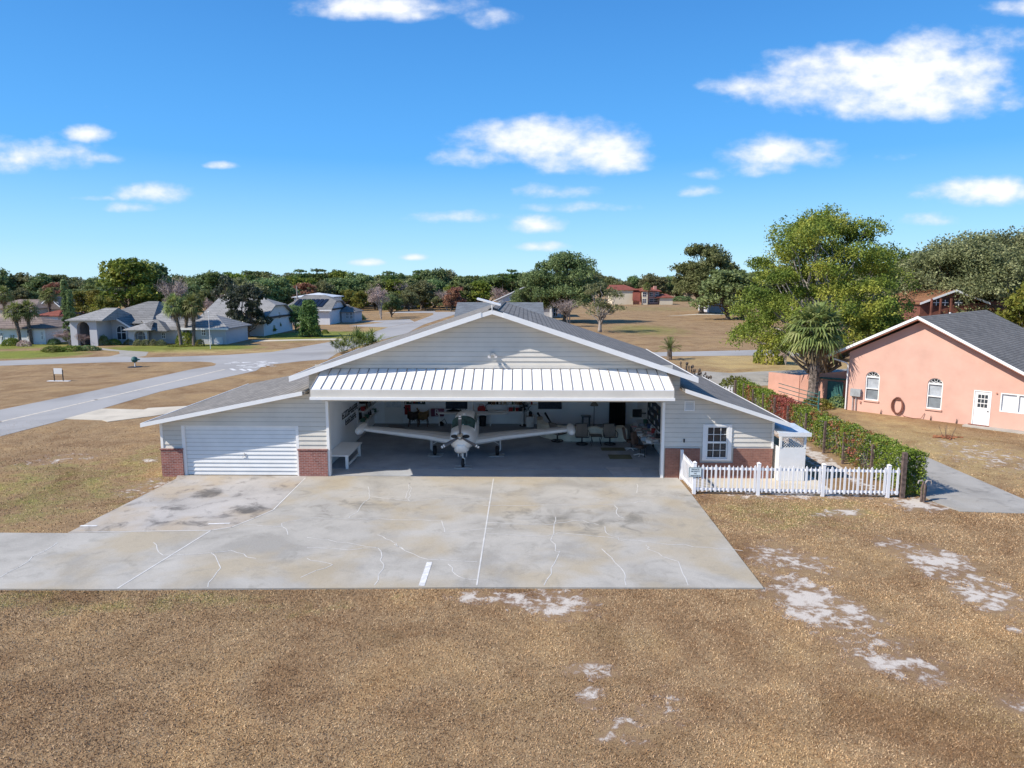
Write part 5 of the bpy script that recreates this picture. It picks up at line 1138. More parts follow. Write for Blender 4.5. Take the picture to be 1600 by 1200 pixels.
SHL = [('dark',162,540,3,2.6,'round dark bush right of the arched entry of the stucco house'),('green',178,539,4.2,1.6,'low green bush right of the round dark one at the stucco house'),
 ('pale',203,539,3.5,1.5,'pale trimmed bush under the arched window of the stucco house'),('pale',216,540,3,1.6,'trimmed bush left in the row before the portico window'),('pale',228,540,3,1.6,'trimmed bush in the middle of the row before the portico window'),('pale',240,540,3,1.6,'trimmed bush right in the row before the portico window'),('pale',252,540,3,1.5,'last trimmed bush of the row before the portico window'),
 ('dark',272,535,4.2,2.6,'dark bush between the portico and the three palms'),('green',292,538,6.0,3.6,'big round clipped bush at the foot of the three palms'),('dark',318,536,4.5,3.2,'dark bush right of the big round clipped bush'),('yel',313,541,3,1.8,'small straw coloured bush near the flagpole'),
 ('green',286,541,8,.5,'low ground cover bed under the three palms'),('dark',28,537,5,3.6,'round dark bush between the two far left palms'),('green',18,540,5,1.9,'low yellow green bush under the leftmost palm'),('pink',38,541,4.5,1.6,'low pale bush right of the leftmost palm'),
 ('dark',85,538,5,1.6,'dark bush behind the island bed'),('green',84,549,8,1.3,'low green hedge in the left half of the island bed'),('green',112,548.5,7,1.3,'low green hedge in the middle of the island bed'),('dark',138,547.5,7,1.2,'low dark hedge at the right end of the island bed'),
 ('dark',560,500,7,2.8,'dark bush at the right end of the solar panel house'),('dark',332,532,4,1.2,'low dark bush by the garage wing of the stucco house'),('yel',354,533,3,1.3,'low orange bush at the right end of the garage wing'),
 ('dark',1066,471,10,2.3,'dark hedge at the foot of the red roofed villa end'),('yel',1148,612,3.4,1.2,'flat brown green bush behind the far white picket panel'),('green',1251,622,2.2,1.5,'orange green shrub beside the rear white fence panel'),('pale',1290,630,2.2,.9,'pale dry shrub at the foot of the pink side wall'),('yel',1275,638,2.4,.7,'straw coloured low shrub at the foot of the cabbage palm'),('dark',1307,636,1.3,.9,'small dark shrub by the green gate'),('green',508,521,3,1.2,'small green bush right of the cone shaped evergreen')]
SHL = [(k, px, py, w*(.48 if py > 499 and px < 600 else 1), h*(.52 if py > 499 and px < 600 else 1), lab) for k, px, py, w, h, lab in SHL]
for k, px, py, w, h, lab in SHL:
    x, y = g(px, py); shrub(k, x, y, w, w*.7, h, lab)
x, y = g(1202, 568); shrub('green', x, y, 3.2, 3.0, 2.6, 'round dense green bush on the lawn left of the cabbage palm')
x, y = g(1228, 571); tree('bareB', x, y, 2.2, 'small dead brown bush beside the round green bush', 'bush', 'dead_bush')

# palms ------------------------------------------------------
PALM = mat_leaf('palm_frond', [(.11, .15, .045), (.21, .25, .075), (.36, .36, .14)], .8, rnd=.3); DEAD = mat('dead_frond', (.34, .25, .14), .9, .3, 3); BOOT = mat('palm_trunk', (.22, .175, .145), .95, .4, 6, .7, 18)
def frond_fan(rng, V, Q, o, az, el, pet, fan, nb, droop):
    d = np.array([cos(az)*cos(el), sin(az)*cos(el), sin(el)]); side = np.array([-sin(az), cos(az), 0]); up = np.cross(side, d)*-1
    up = np.cross(d, side)
    c = o+d*pet
    def quad(a, b_, w0, w1, s_):
        i = len(V); V.extend([a-s_*w0, a+s_*w0, b_+s_*w1, b_-s_*w1]); Q.append((i, i+1, i+2, i+3))
    quad(o, c, .02, .02, side)
    for k in range(nb):
        t = (k/(nb-1)-.5)*2; ang = t*1.75; L_ = fan*(1-.3*abs(t))*rng.uniform(.85, 1.1)
        v = d*cos(ang)+side*sin(ang); m_ = c+v*L_*.55+np.array([0, 0, -droop*.10*L_]); e = c+v*L_*.95+np.array([0, 0, -droop*L_*rng.uniform(.3, .95)])
        s_ = np.cross(v, np.array([0, 0, 1.0])+up*.3); s_ /= np.linalg.norm(s_)+1e-6
        quad(c, m_, .015, .055*fan, s_); quad(m_, e, .055*fan, .008, s_)
def palm_proto(key, seed, H, fr, nf, nb, dead=10, tr=.2, pet=.75):
    rng = np.random.default_rng(seed); V = []; Q = []; o = np.array([0, 0, H])
    for i in range(nf):
        az = i*2.4+rng.uniform(-.2, .2); el = rad(80-115*(i/nf)**.9)+rng.uniform(-.1, .1); frond_fan(rng, V, Q, o, az, el, pet*rng.uniform(.85, 1.15), fr*rng.uniform(.85, 1.1), nb, .35+.6*(i/nf))
    c = np_mesh('fronds', np.array(V), np.array(Q), PALM); V = []; Q = []
    for i in range(dead): frond_fan(rng, V, Q, o-np.array([0, 0, .15]), i*2.4+1, rad(-52-rng.uniform(0, 30)), pet*.8, fr*.8, max(5, nb-5), .6)
    d = np_mesh('dead_fronds', np.array(V), np.array(Q), DEAD)
    tb = MB(); P = [(.12*sin(i*.35), .05*sin(i*.6), H*i/12) for i in range(13)]; tb.tube([(0, 0, 0)]+P[1:-1]+[(0, 0, H)], [tr*1.25]+[tr*(.95+.1*(i % 2)) for i in range(11)]+[tr*1.1], 10)
    for i in range(70):
        z = H*(.32+.66*i/70); a = i*2.4; x0_ = .12*sin(z/H*12*.35); w = Vector((-sin(a), cos(a), 0))*.05; p = Vector((x0_+cos(a)*tr*.9, sin(a)*tr*.9, z)); q = p+Vector((cos(a)*.16, sin(a)*.16, .24)); k = len(tb.v)
        tb.v += [tuple(p-w), tuple(p+w), tuple(q+w*.4), tuple(q-w*.4)]; tb.f.append((k, k+1, k+2, k+3))
    me = bpy.data.meshes.new('trunk'); me.from_pydata(tb.v, [], tb.f); me.materials.append(BOOT); PROTO[key] = (c, d, me, H)
def palm(key, x, y, H, lab, group=None, rz=0, lean=0, s=None):
    c, d, tm, h0 = PROTO[key]; s = s or 1; t = thing('palm_tree', lab, 'palm tree', (x, y, 0), group); t.rotation_euler = (0, lean, rz); t.scale = (s, s, H/h0)
    for nm, me in (('crown', c), ('dead_fronds', d), ('trunk', tm)): o = bpy.data.objects.new(nm, me); SC.collection.objects.link(o); o.parent = t
palm_proto('cabbage', 31, 5.6, 1.35, 54, 17, 34, .34, 1.1)
palm('cabbage', *g(1267, 636), 5.3, 'tall cabbage palm with drooping fronds left of the pink house', s=1.0)
palm_proto('palmF', 32, 5.5, 1.25, 44, 13, 14, .24, .95)
for px, py, H_, lab, ln in ((31, 539, 4.5, 'leftmost palm beside the white house', -.08), (49, 538, 4.7, 'palm second from the left beside the white house', .04),
    (283, 541, 5.4, 'leftmost of the three palms before the stucco house', -.10), (293, 538, 5.0, 'middle palm of the three before the stucco house', -.03), (303, 541, 5.4, 'right palm of the three before the stucco house', .05)):
    x, y = g(px, py); palm('palmF', x, y, H_, lab, 'palms in the neighbours front yards', rz=px, lean=ln, s=.88)
for px, py, H_, lab in ((10, 510, 6.0, 'hazy palm behind the leftmost palm'), (80, 506, 5.6, 'small pale palm before the far tan gable house'), (1010, 476, 6.5, 'far palm before the red roofed villa')):
    x, y = g(px, py); palm('palmF', x, y, H_, lab, rz=px)
# cypresses
tree_proto('cyp', 'dark', 33, 9, 1.0, .2, 26, 20, 9, .25, 'cone', lobe=.75, tr=.1)
def cyp_fix():
    cm = PROTO['cyp'][0]; n = len(cm.vertices); a = np.zeros(n*3, dtype=np.float32); cm.vertices.foreach_get('co', a); a = a.reshape(-1, 3)
    r = np.maximum(np.hypot(a[:, 0], a[:, 1]), 1e-3); lim = .72*np.clip((9.3-a[:, 2])/3, 0, 1)**.6; k = np.minimum(1, lim/r); 
    spread = np.where(r < .35, 1.5, 1.0); a[:, 0] *= k*spread; a[:, 1] *= k*spread; cm.vertices.foreach_set('co', a.ravel()); cm.update()
cyp_fix()
tree('cyp', *g(108, 538), 9.0, 'tall thin dark cypress left of the arched entry', name='cypress_tree', wx=.95); tree('cyp', *g(115, 538.5), 7.6, 'shorter thin cypress right beside the taller one', name='cypress_tree', wx=1.0, rz=2)
# saw palmetto clumps and sago palm
def rosette(name, lab, x, y, n, L_, seed, arch=.9, z=0.0, m=None, w=.035, cat='plant', trunk=0):
    rng = np.random.default_rng(seed); V = []; Q = []; o = np.array([x, y, z+trunk])
    for i in range(n):
        az = i*2.4; el = rng.uniform(.15, 1.35); d = np.array([cos(az)*cos(el), sin(az)*cos(el), sin(el)]); s_ = np.array([-sin(az), cos(az), 0]); pts = [o+d*L_*t+np.array([0, 0, -arch*L_*t*t*.55*cos(el)]) for t in (0, .35, .7, 1.0)]
        for j in range(3):
            for sg in (-1, 1):
                for q in range(4):
                    a = pts[j]+(pts[j+1]-pts[j])*q/4; e = a+(s_*sg*.75+d*.6)*L_*.17+np.array([0, 0, .02]); k = len(V); b_ = a+(pts[j+1]-pts[j])*.17
                    V += [a, b_, e, e]; Q.append((k, k+1, k+2, k+3))
    me = np_mesh(name, np.array(V), np.array(Q), m or PALM)
    T = thing(name, lab, cat, (x, y, 0)); me.transform(Matrix.Translation((-x, -y, 0))); o_ = bpy.data.objects.new('fronds', me); SC.collection.objects.link(o_); o_.parent = T
    MB().tube([(x, y, 0), (x, y, z+trunk+.05)], [.3 if trunk else .15, .24 if trunk else .1], 9).build('trunk', BOOT, T)
    return T
x, y = g(1046, 562); rosette('sago_palm', 'small sago palm with a stout trunk beside the hangar roof edge', x, y, 34, 1.6, 41, trunk=1.2)
def palmetto(px, py, s, lab, seed):
    x, y = g(px, py); rng = np.random.default_rng(seed); V = []; Q = []
    for i in range(46):
        o = np.array([rng.normal()*s*.35, rng.normal()*s*.25, .2]); frond_fan(rng, V, Q, o, rng.uniform(0, 6.3), rng.uniform(.35, 1.4), s*rng.uniform(.4, .75), s*.42, 11, .25)
    me = np_mesh('saw_palmetto', np.array(V), np.array(Q), mat_leaf('palmetto', [(.10, .14, .03), (.19, .24, .06), (.30, .34, .11)], .6)); o = bpy.data.objects.new('saw_palmetto', me); SC.collection.objects.link(o); o.location = (x, y, 0)
    tag(o, lab, 'plant', 'palmettos beside the taxiway')
palmetto(540, 552, 2.0, 'smaller palmetto clump at the left before the taxiway', 51); palmetto(561, 548, 2.8, 'larger palmetto clump rising over the hangar roof line', 52); palmetto(575, 545, 1.8, 'palmetto clump at the right touching the hangar roof line', 53)
# dry seed stalks behind the right lean-to
for i, (px, py) in enumerate(((1089, 600), (1093, 603), (1100, 606), (1110, 608), (1122, 612))):
    x, y = 10.2+i*.42, 45.2+i*.2; mb = MB(); rr_ = random.Random(i)
    for k in range(5):
        a = rr_.uniform(0, 6.28); mb.tube([(x, y, 0), (x+.1*cos(a), y+.1*sin(a), 2.4), (x+.25*cos(a), y+.25*sin(a), 3.3-.25*i+rr_.uniform(-.2, .2))], [.015, .012, .03], 4)
        mb.lathe([(.01, 0), (.06, .08), (.05, .16), (.01, .22)], (x+.25*cos(a), y+.25*sin(a), 3.25-.25*i), 6)
    tag(mb.build('dry_stalks', mat('dead_stalk', (.13, .10, .08), .9)), ['leftmost','second','middle','fourth','rightmost'][i]+' clump of dry seed stalks behind the right hangar roof', 'plant', 'dry stalks behind the lean-to roof')

# ------------------------------------------------------------ hedge with posts
def hedge():
    rng = np.random.default_rng(61); y0_, y1_ = 27.7, 50.0
    m, nt, N, L, b = nodes('hedge_leaf'); v = objvec(nt)
    gi = N.new('ShaderNodeNewGeometry'); n = noise(nt, v, .55, 3, .6); n2 = noise(nt, v, 3.5, 3)
    sx = N.new('ShaderNodeSeparateXYZ'); L.new(v, sx.inputs[0])
    gr_ = ramp(nt, n2, [(.3, (.07, .12, .012)), (.5, (.18, .25, .025)), (.7, (.34, .40, .05))]); rd_ = ramp(nt, n2, [(.3, (.16, .04, .03)), (.55, (.36, .085, .06)), (.75, (.46, .18, .10))])
    # red stretches of the hedge: centre y, half length, strength
    tot = None
    for cy, hl, s_ in ((2.6, 2.6, 1.0), (8.5, .8, .6), (-2.2, .7, .4), (-4.6, .8, .35), (-6.8, 1.1, .45), (-8.5, .6, .1)):
        d = mathn(nt, 'DIVIDE', mathn(nt, 'SUBTRACT', sx.outputs[1], cy), hl); q = mathn(nt, 'MULTIPLY', mathn(nt, 'SUBTRACT', 1.0, mathn(nt, 'MULTIPLY', d, d)), s_); tot = q if tot is None else mathn(nt, 'MAXIMUM', tot, q)
    f = maprange(nt, mathn(nt, 'ADD', mathn(nt, 'MAXIMUM', tot, -1.0), mathn(nt, 'MULTIPLY', mathn(nt, 'SUBTRACT', n2, .5), 3.0)), .25, .7)
    c = mixc(nt, f, gr_, rd_); c = mixc(nt, 1.0, c, ramp(nt, gi.outputs['Random Per Island'], [(0, (.6, .6, .6)), (1, (1.3, 1.3, 1.3))]), 'MULTIPLY')
    L.new(c, b.inputs['Base Color']); b.inputs['Roughness'].default_value = .5
    t = N.new('ShaderNodeBsdfTranslucent'); L.new(c, t.inputs[0]); ms = N.new('ShaderNodeMixShader'); ms.inputs[0].default_value = .2; L.new(b.outputs[0], ms.inputs[1]); L.new(t.outputs[0], ms.inputs[2]); L.new(ms.outputs[0], N['Material Output'].inputs[0])
    n_ = 64000; P = np.zeros((n_, 3)); side = rng.choice(5, n_, p=[.42, .2, .30, .05, .03]); y = rng.uniform(y0_, y1_, n_); h = 1.78-.012*(y-y0_)+.05*np.sin(y*2.1)+.03*np.sin(y*5.3); u = rng.uniform(0, 1, n_)
    bulge = .06*np.sin(y*1.7)+.05*np.sin(y*4.1+2); th = rng.uniform(0, .22, n_)
    xl, xr = 15.02, 15.92
    P[:, 1] = y
    P[:, 0] = np.where(side == 0, xl+bulge+th, np.where(side == 1, xr-bulge-th, rng.uniform(xl, xr, n_)))
    P[:, 2] = np.where((side == 2), h-th*.7, .12+(h-.12)*np.where(side == 0, u**.8, u))
    e = side == 3; P[e, 1] = y0_-.05+th[e]*.8+.05*np.sin(P[e, 0]*9); P[e, 2] = (.1+(h*u)[e])
    e = side == 4; P[e, 1] = y1_-th[e]
    rim = np.hypot(0, 0); P += rng.normal(size=P.shape)*.035
    hole = (side == 0) & (P[:, 2] < .9) & (np.sin(P[:, 1]*3.3)+np.sin(P[:, 1]*7.1+1) > .45) & (rng.uniform(size=n_) < .8); P = P[~hole]
    V, Q = leaves(rng, P, .085, .1, .6)
    H_ = thing('hedge', 'long clipped green and red hedge running back between the hangar and pink house', 'hedge', (15.5, 38.8, 0))
    me = np_mesh('foliage', V-np.array([15.5, 38.8, 0]), Q, m); o = bpy.data.objects.new('foliage', me); SC.collection.objects.link(o); o.parent = H_
    tb = MB(); r = random.Random(4)
    for i in range(60):
        yy = y0_+.1+i*.372; x = 15.45+r.uniform(-.15, .15); tb.tube([(x, yy, 0), (x+r.uniform(-.2, .2), yy+r.uniform(-.15, .15), .7), (x+r.uniform(-.3, .3), yy+r.uniform(-.2, .2), 1.5)], [.03, .022, .01], 5)
        tb.tube([(x-.02, yy, .1), (x-.3, yy+r.uniform(-.2, .2), .75), (x-.35, yy+r.uniform(-.2, .2), 1.2)], [.018, .014, .006], 4)
    tb.build('branches', mat('hedge_twig', (.30, .25, .21), .9), H_)
hedge()
hp = None
NTH = ['nearest','second nearest','third nearest','fourth nearest','fifth nearest','sixth nearest','seventh nearest','eighth nearest','ninth nearest','tenth nearest','farthest']
for i, yy in enumerate((27.55, 30.1, 32.84, 34.99, 37.42, 40.04, 42.2, 44.3, 46.3, 48.3, 50.2)):
    w = .08 if i in (0, 10) else .05; h = 1.85 if i == 0 else 1.62-(i % 3)*.05
    x = 14.98; mb = MB(); mb.loft([[(x+a*w*s_, yy+b_*w*s_, z) for a, b_ in ((-1,-1),(1,-1),(1,1),(-1,1))] for z, s_ in ((0, 1.05), (h*.5, 1), (h-.03, .97), (h, .8))])
    tag(mb.build('fence_post', WOODP), f"{NTH[i]} weathered wooden post standing along the left face of the hedge", 'post', 'wooden posts along the hedge')
# stump like garden tap post
x, y = 15.55, 27.05
TP = thing('garden_tap_post', 'short weathered post bundle with pale hooks at the near end of the hedge', 'post', (x, y, 0))
for i, (dx, dy) in enumerate(((-.07, 0), (.06, .03), (0, -.05))): MB().tube([(x+dx, y+dy, 0), (x+dx*1.3, y+dy, .55), (x+dx*.6, y+dy, .82-.05*i)], [.05, .045, .04], 7).build('stake', WOODP, TP)
for s_ in (-1, 1): MB().tube([(x, y, .72), (x+s_*.1, y, .86), (x+s_*.24, y-.02, .84), (x+s_*.26, y-.02, .74)], [.03, .035, .03, .025], 6).build('hook', BARKP, TP)
# far picket panels
def small_picket(x0_, y0_, x1_, y1_, h, lab, n):
    a = Vector((x0_, y0_, 0)); b_ = Vector((x1_, y1_, 0)); d = (b_-a).normalized(); nn = Vector((-d.y, d.x, 0)); T = thing('picket_fence', lab, 'fence', tuple((a+b_)/2)); Lh = (b_-a).length
    for z in (.25, h-.25): m_ = MB(); oriented(m_, a, b_, nn, .02, z, z+.09); m_.build('rail', FW, T)
    for k in range(n): m_ = MB(); picket(m_, a+d*Lh*(k+.5)/n-nn*.035, d, nn, .10, .012, h, .06); m_.build('picket', FW, T)
small_picket(13.1, 50.6, 14.9, 50.4, 1.1, 'low white picket panel between the lean-to roof and the hedge', 9)
x0_, y0_ = g(1237, 617); x1_, y1_ = g(1256, 617); small_picket(x0_, y0_, x1_, y1_, 1.45, 'white picket panel left of the cabbage palm trunk', 6)

# ------------------------------------------------------------ pink stucco house
PINK = mat('pink_stucco', (.66, .40, .315), .85, .055, .9, .5, 50); SALM = mat('salmon_trim', (.50, .235, .17), .8, .08, 2); TEAL = mat('teal_paint', (.035, .13, .12), .6, .2, 4)
SHG = mat_shingle('grey_shingle', (.29, .27, .245), (.20, .187, .17), row=.09)
PHW = Matrix(((.702, .712, 0, 21.57), (-.712, .702, 0, 47.32), (0, 0, 1, 0), (0, 0, 0, 1)))   # local: x along the gable wall, y into the house
PH = thing('pink_house', 'pink stucco house with a white edged gable and grey shingle roof on the right', 'house', tuple(PHW.translation))
def pb(name, m, parent, *b, bevel=0): return MB().box(*b, M=PHW).build(name, m, parent, bevel=bevel)
def pprism(name, m, parent, pts, a, b_): mb = MB(); mb.prism(pts, 'y', a, b_); mb.xf(PHW); return mb.build(name, m, parent)
WL = 9.0; AXs = 4.1; AZ = 6.02; SL = .52
# wall with holes: strips between openings
wins = [(1.12, 1.98, .82, 2.35), (4.78, 5.62, .72, 2.28)]; door = (7.28, 8.18, 0, 2.14); wide = (8.62, 10.3, 1.02, 2.12)
def roofz(x): return AZ-SL*abs(x-AXs)
mbw = MB(); W2 = 11.4
xs = sorted([0, AXs, W2]+[v for w in wins+[door, wide] for v in w[:2]])
for a, b_ in zip(xs[:-1], xs[1:]):
    mid = (a+b_)/2; h = next((w for w in wins+[door, wide] if w[0] < mid < w[1]), None)
    if h is None: mbw.prism([(a, 0), (b_, 0), (b_, roofz(b_)), (a, roofz(a))], 'y', 0, .2)
    else:
        arch = h in wins; r = (h[1]-h[0])/2
        if h[2] > 0: mbw.prism([(a, 0), (b_, 0), (b_, h[2]), (a, h[2])], 'y', 0, .2)
        if arch:
            A_ = [(mid+r*cos(t), h[3]-.0+r*.85*sin(t)) for t in [pi*k/12 for k in range(13)]]
            mbw.prism([(b_, roofz(b_)), (a, roofz(a))]+A_[::-1], 'y', 0, .2)
        else: mbw.prism([(a, h[3]), (b_, h[3]), (b_, roofz(b_)), (a, roofz(a))], 'y', 0, .2)
mbw.xf(PHW); mbw.build('wall', PINK, PH)
pb('side_wall', PINK, PH, 0, .2, .201, 15, 0, roofz(0)-.05); pb('side_wall', PINK, PH, W2-.2, W2, .201, 15, 0, roofz(W2)-.05)
ov = .62
rp_ = MB(); rp_.slab([(AXs, -ov, AZ+.36), (-1.05, -ov, AZ+.36-SL*(AXs+1.05)), (-1.05, 15, AZ+.36-SL*(AXs+1.05)), (AXs, 15, AZ+.36)], .14); rp_.slab([(AXs, -ov, AZ+.36), (12.2, -ov, AZ+.36-SL*(12.2-AXs)), (12.2, 15, AZ+.36-SL*(12.2-AXs)), (AXs, 15, AZ+.36)], .14)
rp_.xf(PHW); rp_.build('roof', SHG, PH)
for xe in (-1.08, 12.23):
    ze = AZ+.38-SL*abs(xe-AXs); pprism('rake_board', TRIM, PH, [(AXs, AZ+.40), (xe, ze), (xe, ze-.17), (AXs, AZ+.23)], -ov-.04, -ov-.002)
    ws_ = MB(); ws_.slab([(AXs, -ov, AZ+.215), (xe, -ov, ze-.18), (xe, -.001, ze-.18), (AXs, -.001, AZ+.215)], .05); ws_.xf(PHW); ws_.build('rake_soffit', SALM, PH)
    pprism('frieze', SALM, PH, [(AXs, AZ+.16), (xe*.93+.25, ze+.02-.23), (xe*.93+.25, ze-.55), (AXs, AZ-.30)], -.05, -.002) if False else None
for (a, b_, z0, z1) in wins:
    w = pb('window_sill', PINK, PH, a-.05, b_+.05, -.08, -.002, z0-.09, z0); w.name = 'window'
    fr = MB(); t = .06
    fr.box(a, a+t, .04, .12, z0, z1).box(b_-t, b_, .04, .12, z0, z1).box(a+t, b_-t, .041, .119, z0, z0+t).box(a+t, b_-t, .03, .13, z1-.05, z1+.05).box(a+t, b_-t, .041, .119, (z0+z1)/2-.03, (z0+z1)/2+.03)
    mid = (a+b_)/2; r = (b_-a)/2
    fr.tube([(mid+(r-.03)*cos(q), .08, z1+(r*.85-.03)*sin(q)) for q in [pi*k/12 for k in range(13)]], .035, 5)
    for k in (1, 2, 3, 4): q = pi*k/5; fr.tube([(mid+r*.3*cos(q), .08, z1+r*.27*sin(q)), (mid+(r-.04)*cos(q), .08, z1+(r*.85-.04)*sin(q))], .014, 4)
    fr.tube([(mid+r*.3*cos(q), .08, z1+r*.28*sin(q)) for q in [pi*k/8 for k in range(9)]], .014, 4)
    fr.xf(PHW); fr.build('frame', TRIM, w)
    pb('blind', mat('grey_blind', (.42, .45, .48), .5), w, a+t, b_-t, .13, .14, (z0+z1)/2, z1); pb('pane', mat('grey_pane', (.22, .25, .27), .15), w, a+t, b_-t, .13, .14, z0, (z0+z1)/2)
    ag = MB(); ag.prism([(mid+r*cos(q), z1+r*.85*sin(q)) for q in [pi*k/12 for k in range(13)]], 'y', .145, .155); ag.xf(PHW); ag.build('arch_pane', GLASS, w)
D_ = pb('door', WHITE, PH, door[0]+.05, door[1]-.05, .02, .07, .03, 2.08); pb('door_frame', TRIM, D_, door[0], door[0]+.05, -.02, .1, 0, 2.14); pb('door_frame', TRIM, D_, door[1]-.05, door[1], -.02, .1, 0, 2.14); pb('door_frame', TRIM, D_, door[0]+.051, door[1]-.051, -.02, .1, 2.085, 2.14)
for i in range(3):
    for j in range(3): pb('pane', GLASS, D_, door[0]+.22+i*.175, door[0]+.36+i*.175, .008, .019, 1.15+j*.27, 1.36+j*.27)
pb('door_knob', DARKMETAL, D_, door[1]-.15, door[1]-.10, -.03, .019, .92, .98)
a, b_, z0, z1 = wide; w = MB(); w.box(a, b_, -.01, .1, z0, z0+.06).box(a, b_, -.01, .1, z1-.06, z1).box(a, a+.06, -.01, .1, z0+.061, z1-.061).box(b_-.06, b_, -.01, .1, z0+.061, z1-.061).box((a+b_)/2-.05, (a+b_)/2+.05, -.01, .1, z0+.061, z1-.061); w.xf(PHW); w = w.build('window', TRIM, PH); pb('pane', mat('bright_blind', (.72, .74, .76), .5), w, a+.06, b_-.06, .101, .11, z0+.06, z1-.06)
vb = MB(); vb.tube([(8.42, -.001, 2.07), (8.42, -.06, 2.07)], .05, 8); vb.xf(PHW); vb.build('vent_hood', SALM, PH)
gt_ = MB(); gt_.tube([(-.9, -.5, 3.42), (-.1, -.15, 3.16), (-.02, -.1, 3.0), (-.02, -.1, .05)], .05, 6); gt_.xf(PHW); gt_.build('downpipe', TRIM, PH)
gg = MB(); gg.box(-1.22, -1.09, -ov, 15, 3.55, 3.68); gg.xf(PHW); gg.build('gutter', TRIM, PH)
ub = pb('meter_box', mat('utility_grey', (.36, .38, .39), .5), PH, .28, .92, -.24, -.002, 1.0, 1.48); 
for x in (.42, .62): m_ = MB(); m_.tube([(x, -.1, .999), (x, -.1, .03)], .03, 6); m_.xf(PHW); m_.build('conduit', MATS['utility_grey'], ub)
pb('hose_bib', SALM, PH, .86, .93, -.08, -.002, .55, .68)
for (x, y) in ((9.2, 6.0), (3.0, 10)): m_ = MB(); m_.tube([(x, y, roofz(x)+.2), (x, y, roofz(x)+.85)], .07, 8); m_.xf(PHW); m_.build('vent_pipe', TRIM, PH)
hs_m = MB(); r_ = random.Random(3)
for k in range(5): hs_m.tube([(3.18+(.24+.03*k)*cos(q), -.06-.02*k, .68+(.48+.04*(k % 3))*sin(q)) for q in [2*pi*j/20 for j in range(21)]], .018, 5)
hs_m.tube([(3.35, -.05, .3), (3.6, -.1, .06), (4.2, -.25, .03), (4.6, -.15, .06), (4.75, -.05, .4)], .018, 5).box(3.05, 3.3, -.1, -.002, 1.05, 1.2); hs_m.xf(PHW)
tag(hs_m.build('garden_hose', mat('brown_hose', (.20, .075, .05), .6)), 'coiled brown garden hose hanging on the pink house wall between the arched windows', 'hose')
for i, s_ in enumerate((2.2, 5.1, 6.5)):
    m_ = MB(); m_.tube([(s_, -.08, .02), (s_+.03, -.08, .3)], [.03, .015], 5); m_.xf(PHW); tag(m_.build('ground_spike', DARKMETAL), ['small dark spike left of the coiled hose by the pink wall', 'small dark spike under the right arched window', 'taller dark spike left of the white door of the pink house'][i], 'spike')
dsp = MB(); dsp.box(7.0, 11.0, -.75, -.003, 0, .07); dsp.xf(PHW); struct('door_step', dsp, CONC)
db = MB()
for k in range(9): db.box(7.15+k*.12, 7.25+k*.12, -.22-.03*(k % 2), -.10, .071, .12)
db.xf(PHW); tag(db.build('brick_row', mat('red_tile', (.30, .11, .07), .8, .3, 9)), 'row of red bricks on the step below the white door', 'bricks')
# debris ring on the lawn
x, y = g(1480, 684); rr_ = random.Random(9); dm = MB()
for k in range(40):
    a = rr_.uniform(0, 6.28); r = rr_.uniform(.1, .85); p = Vector((x+r*cos(a), y+r*sin(a)*.8, .02)); q = Vector((x+r*.3*cos(a+.6), y+r*.3*sin(a+.6), rr_.uniform(.03, .14))); dm.tube([p, q], [.05, .02], 5)
tag(dm.build('brush_pile', mat('rust_debris', (.34, .14, .065), .9, .3, 5)), 'low rust coloured pile of fallen palm debris on the lawn by the pink house', 'debris')
tw = MB()
for k in range(5): a = k*1.3; tw.tube([(x+.2*cos(a), y+.2*sin(a), 0), (x+.45*cos(a), y+.4*sin(a), .62)], .012, 4)
tag(tw.build('dead_twigs', mat('dead_stalk', (.13, .10, .08), .9)), 'few bare twigs sticking up from the rust coloured pile', 'twigs')
# low side building with green gate
SB = thing('side_wall_building', 'low salmon coloured garden wall with a teal gate left of the pink house', 'wall', (20.4, 48.5, 0))
A_ = Vector((*g(1284, 641), 0)); Bp = Vector((21.75, 47.65, 0))
SM2 = mat('salmon_stucco', (.60, .32, .235), .85, .08, 1)
wl = MB(); p0 = (19.55, 50.2); p1 = (21.9, 48.2)
def wallseg(mb, a, b_, h0, h1, t=.1):
    a = Vector((*a, 0)); b_ = Vector((*b_, 0)); d = (b_-a).normalized(); n = Vector((-d.y, d.x, 0))*t; vs = [a-n, b_-n, b_+n, a+n, a-n+Vector((0, 0, h0)), b_-n+Vector((0, 0, h1)), b_+n+Vector((0, 0, h1)), a+n+Vector((0, 0, h0))]; mb.add(vs, [(0,3,2,1),(4,5,6,7),(0,1,5,4),(1,2,6,5),(2,3,7,6),(3,0,4,7)])
wallseg(wl, p0, p1, 1.95, 2.5); wl.build('wall', SM2, SB)
wl = MB(); wallseg(wl, (19.6, 50.32), (18.5, 53.5), 1.9, 1.75); wl.build('wall', SM2, SB)
cpg = MB(); wallseg(cpg, p0, p1, 0, 0, .001) if False else None
gx0 = Vector((20.95, 48.82, 0)); gx1 = Vector((21.72, 48.15, 0)); off_ = Vector((-.13, -.15, 0))
wl = MB(); wallseg(wl, (gx0+off_)[:2], (gx1+off_)[:2], 1.75, 1.75, .03); wl.build('gate', TEAL, SB)
wl = MB(); wl.tube([(20.05, 49.4, 0), (20.05, 49.4, 1.9)], .06, 5).tube([(19.9, 49.45, 1.92), (21.7, 47.95, 1.95)], .07, 5); wl.build('gate_beam', TEAL, SB)
gf = thing('ranch_rail', 'short teal post with curved rails beside the cabbage palm', 'fence', (19.4, 47.6, 0))
px_, py_ = g(1268, 640); MB().tube([(px_+.2, py_-.6, 0), (px_+.2, py_-.6, 1.35)], .06, 6).build('post', TEAL, gf)
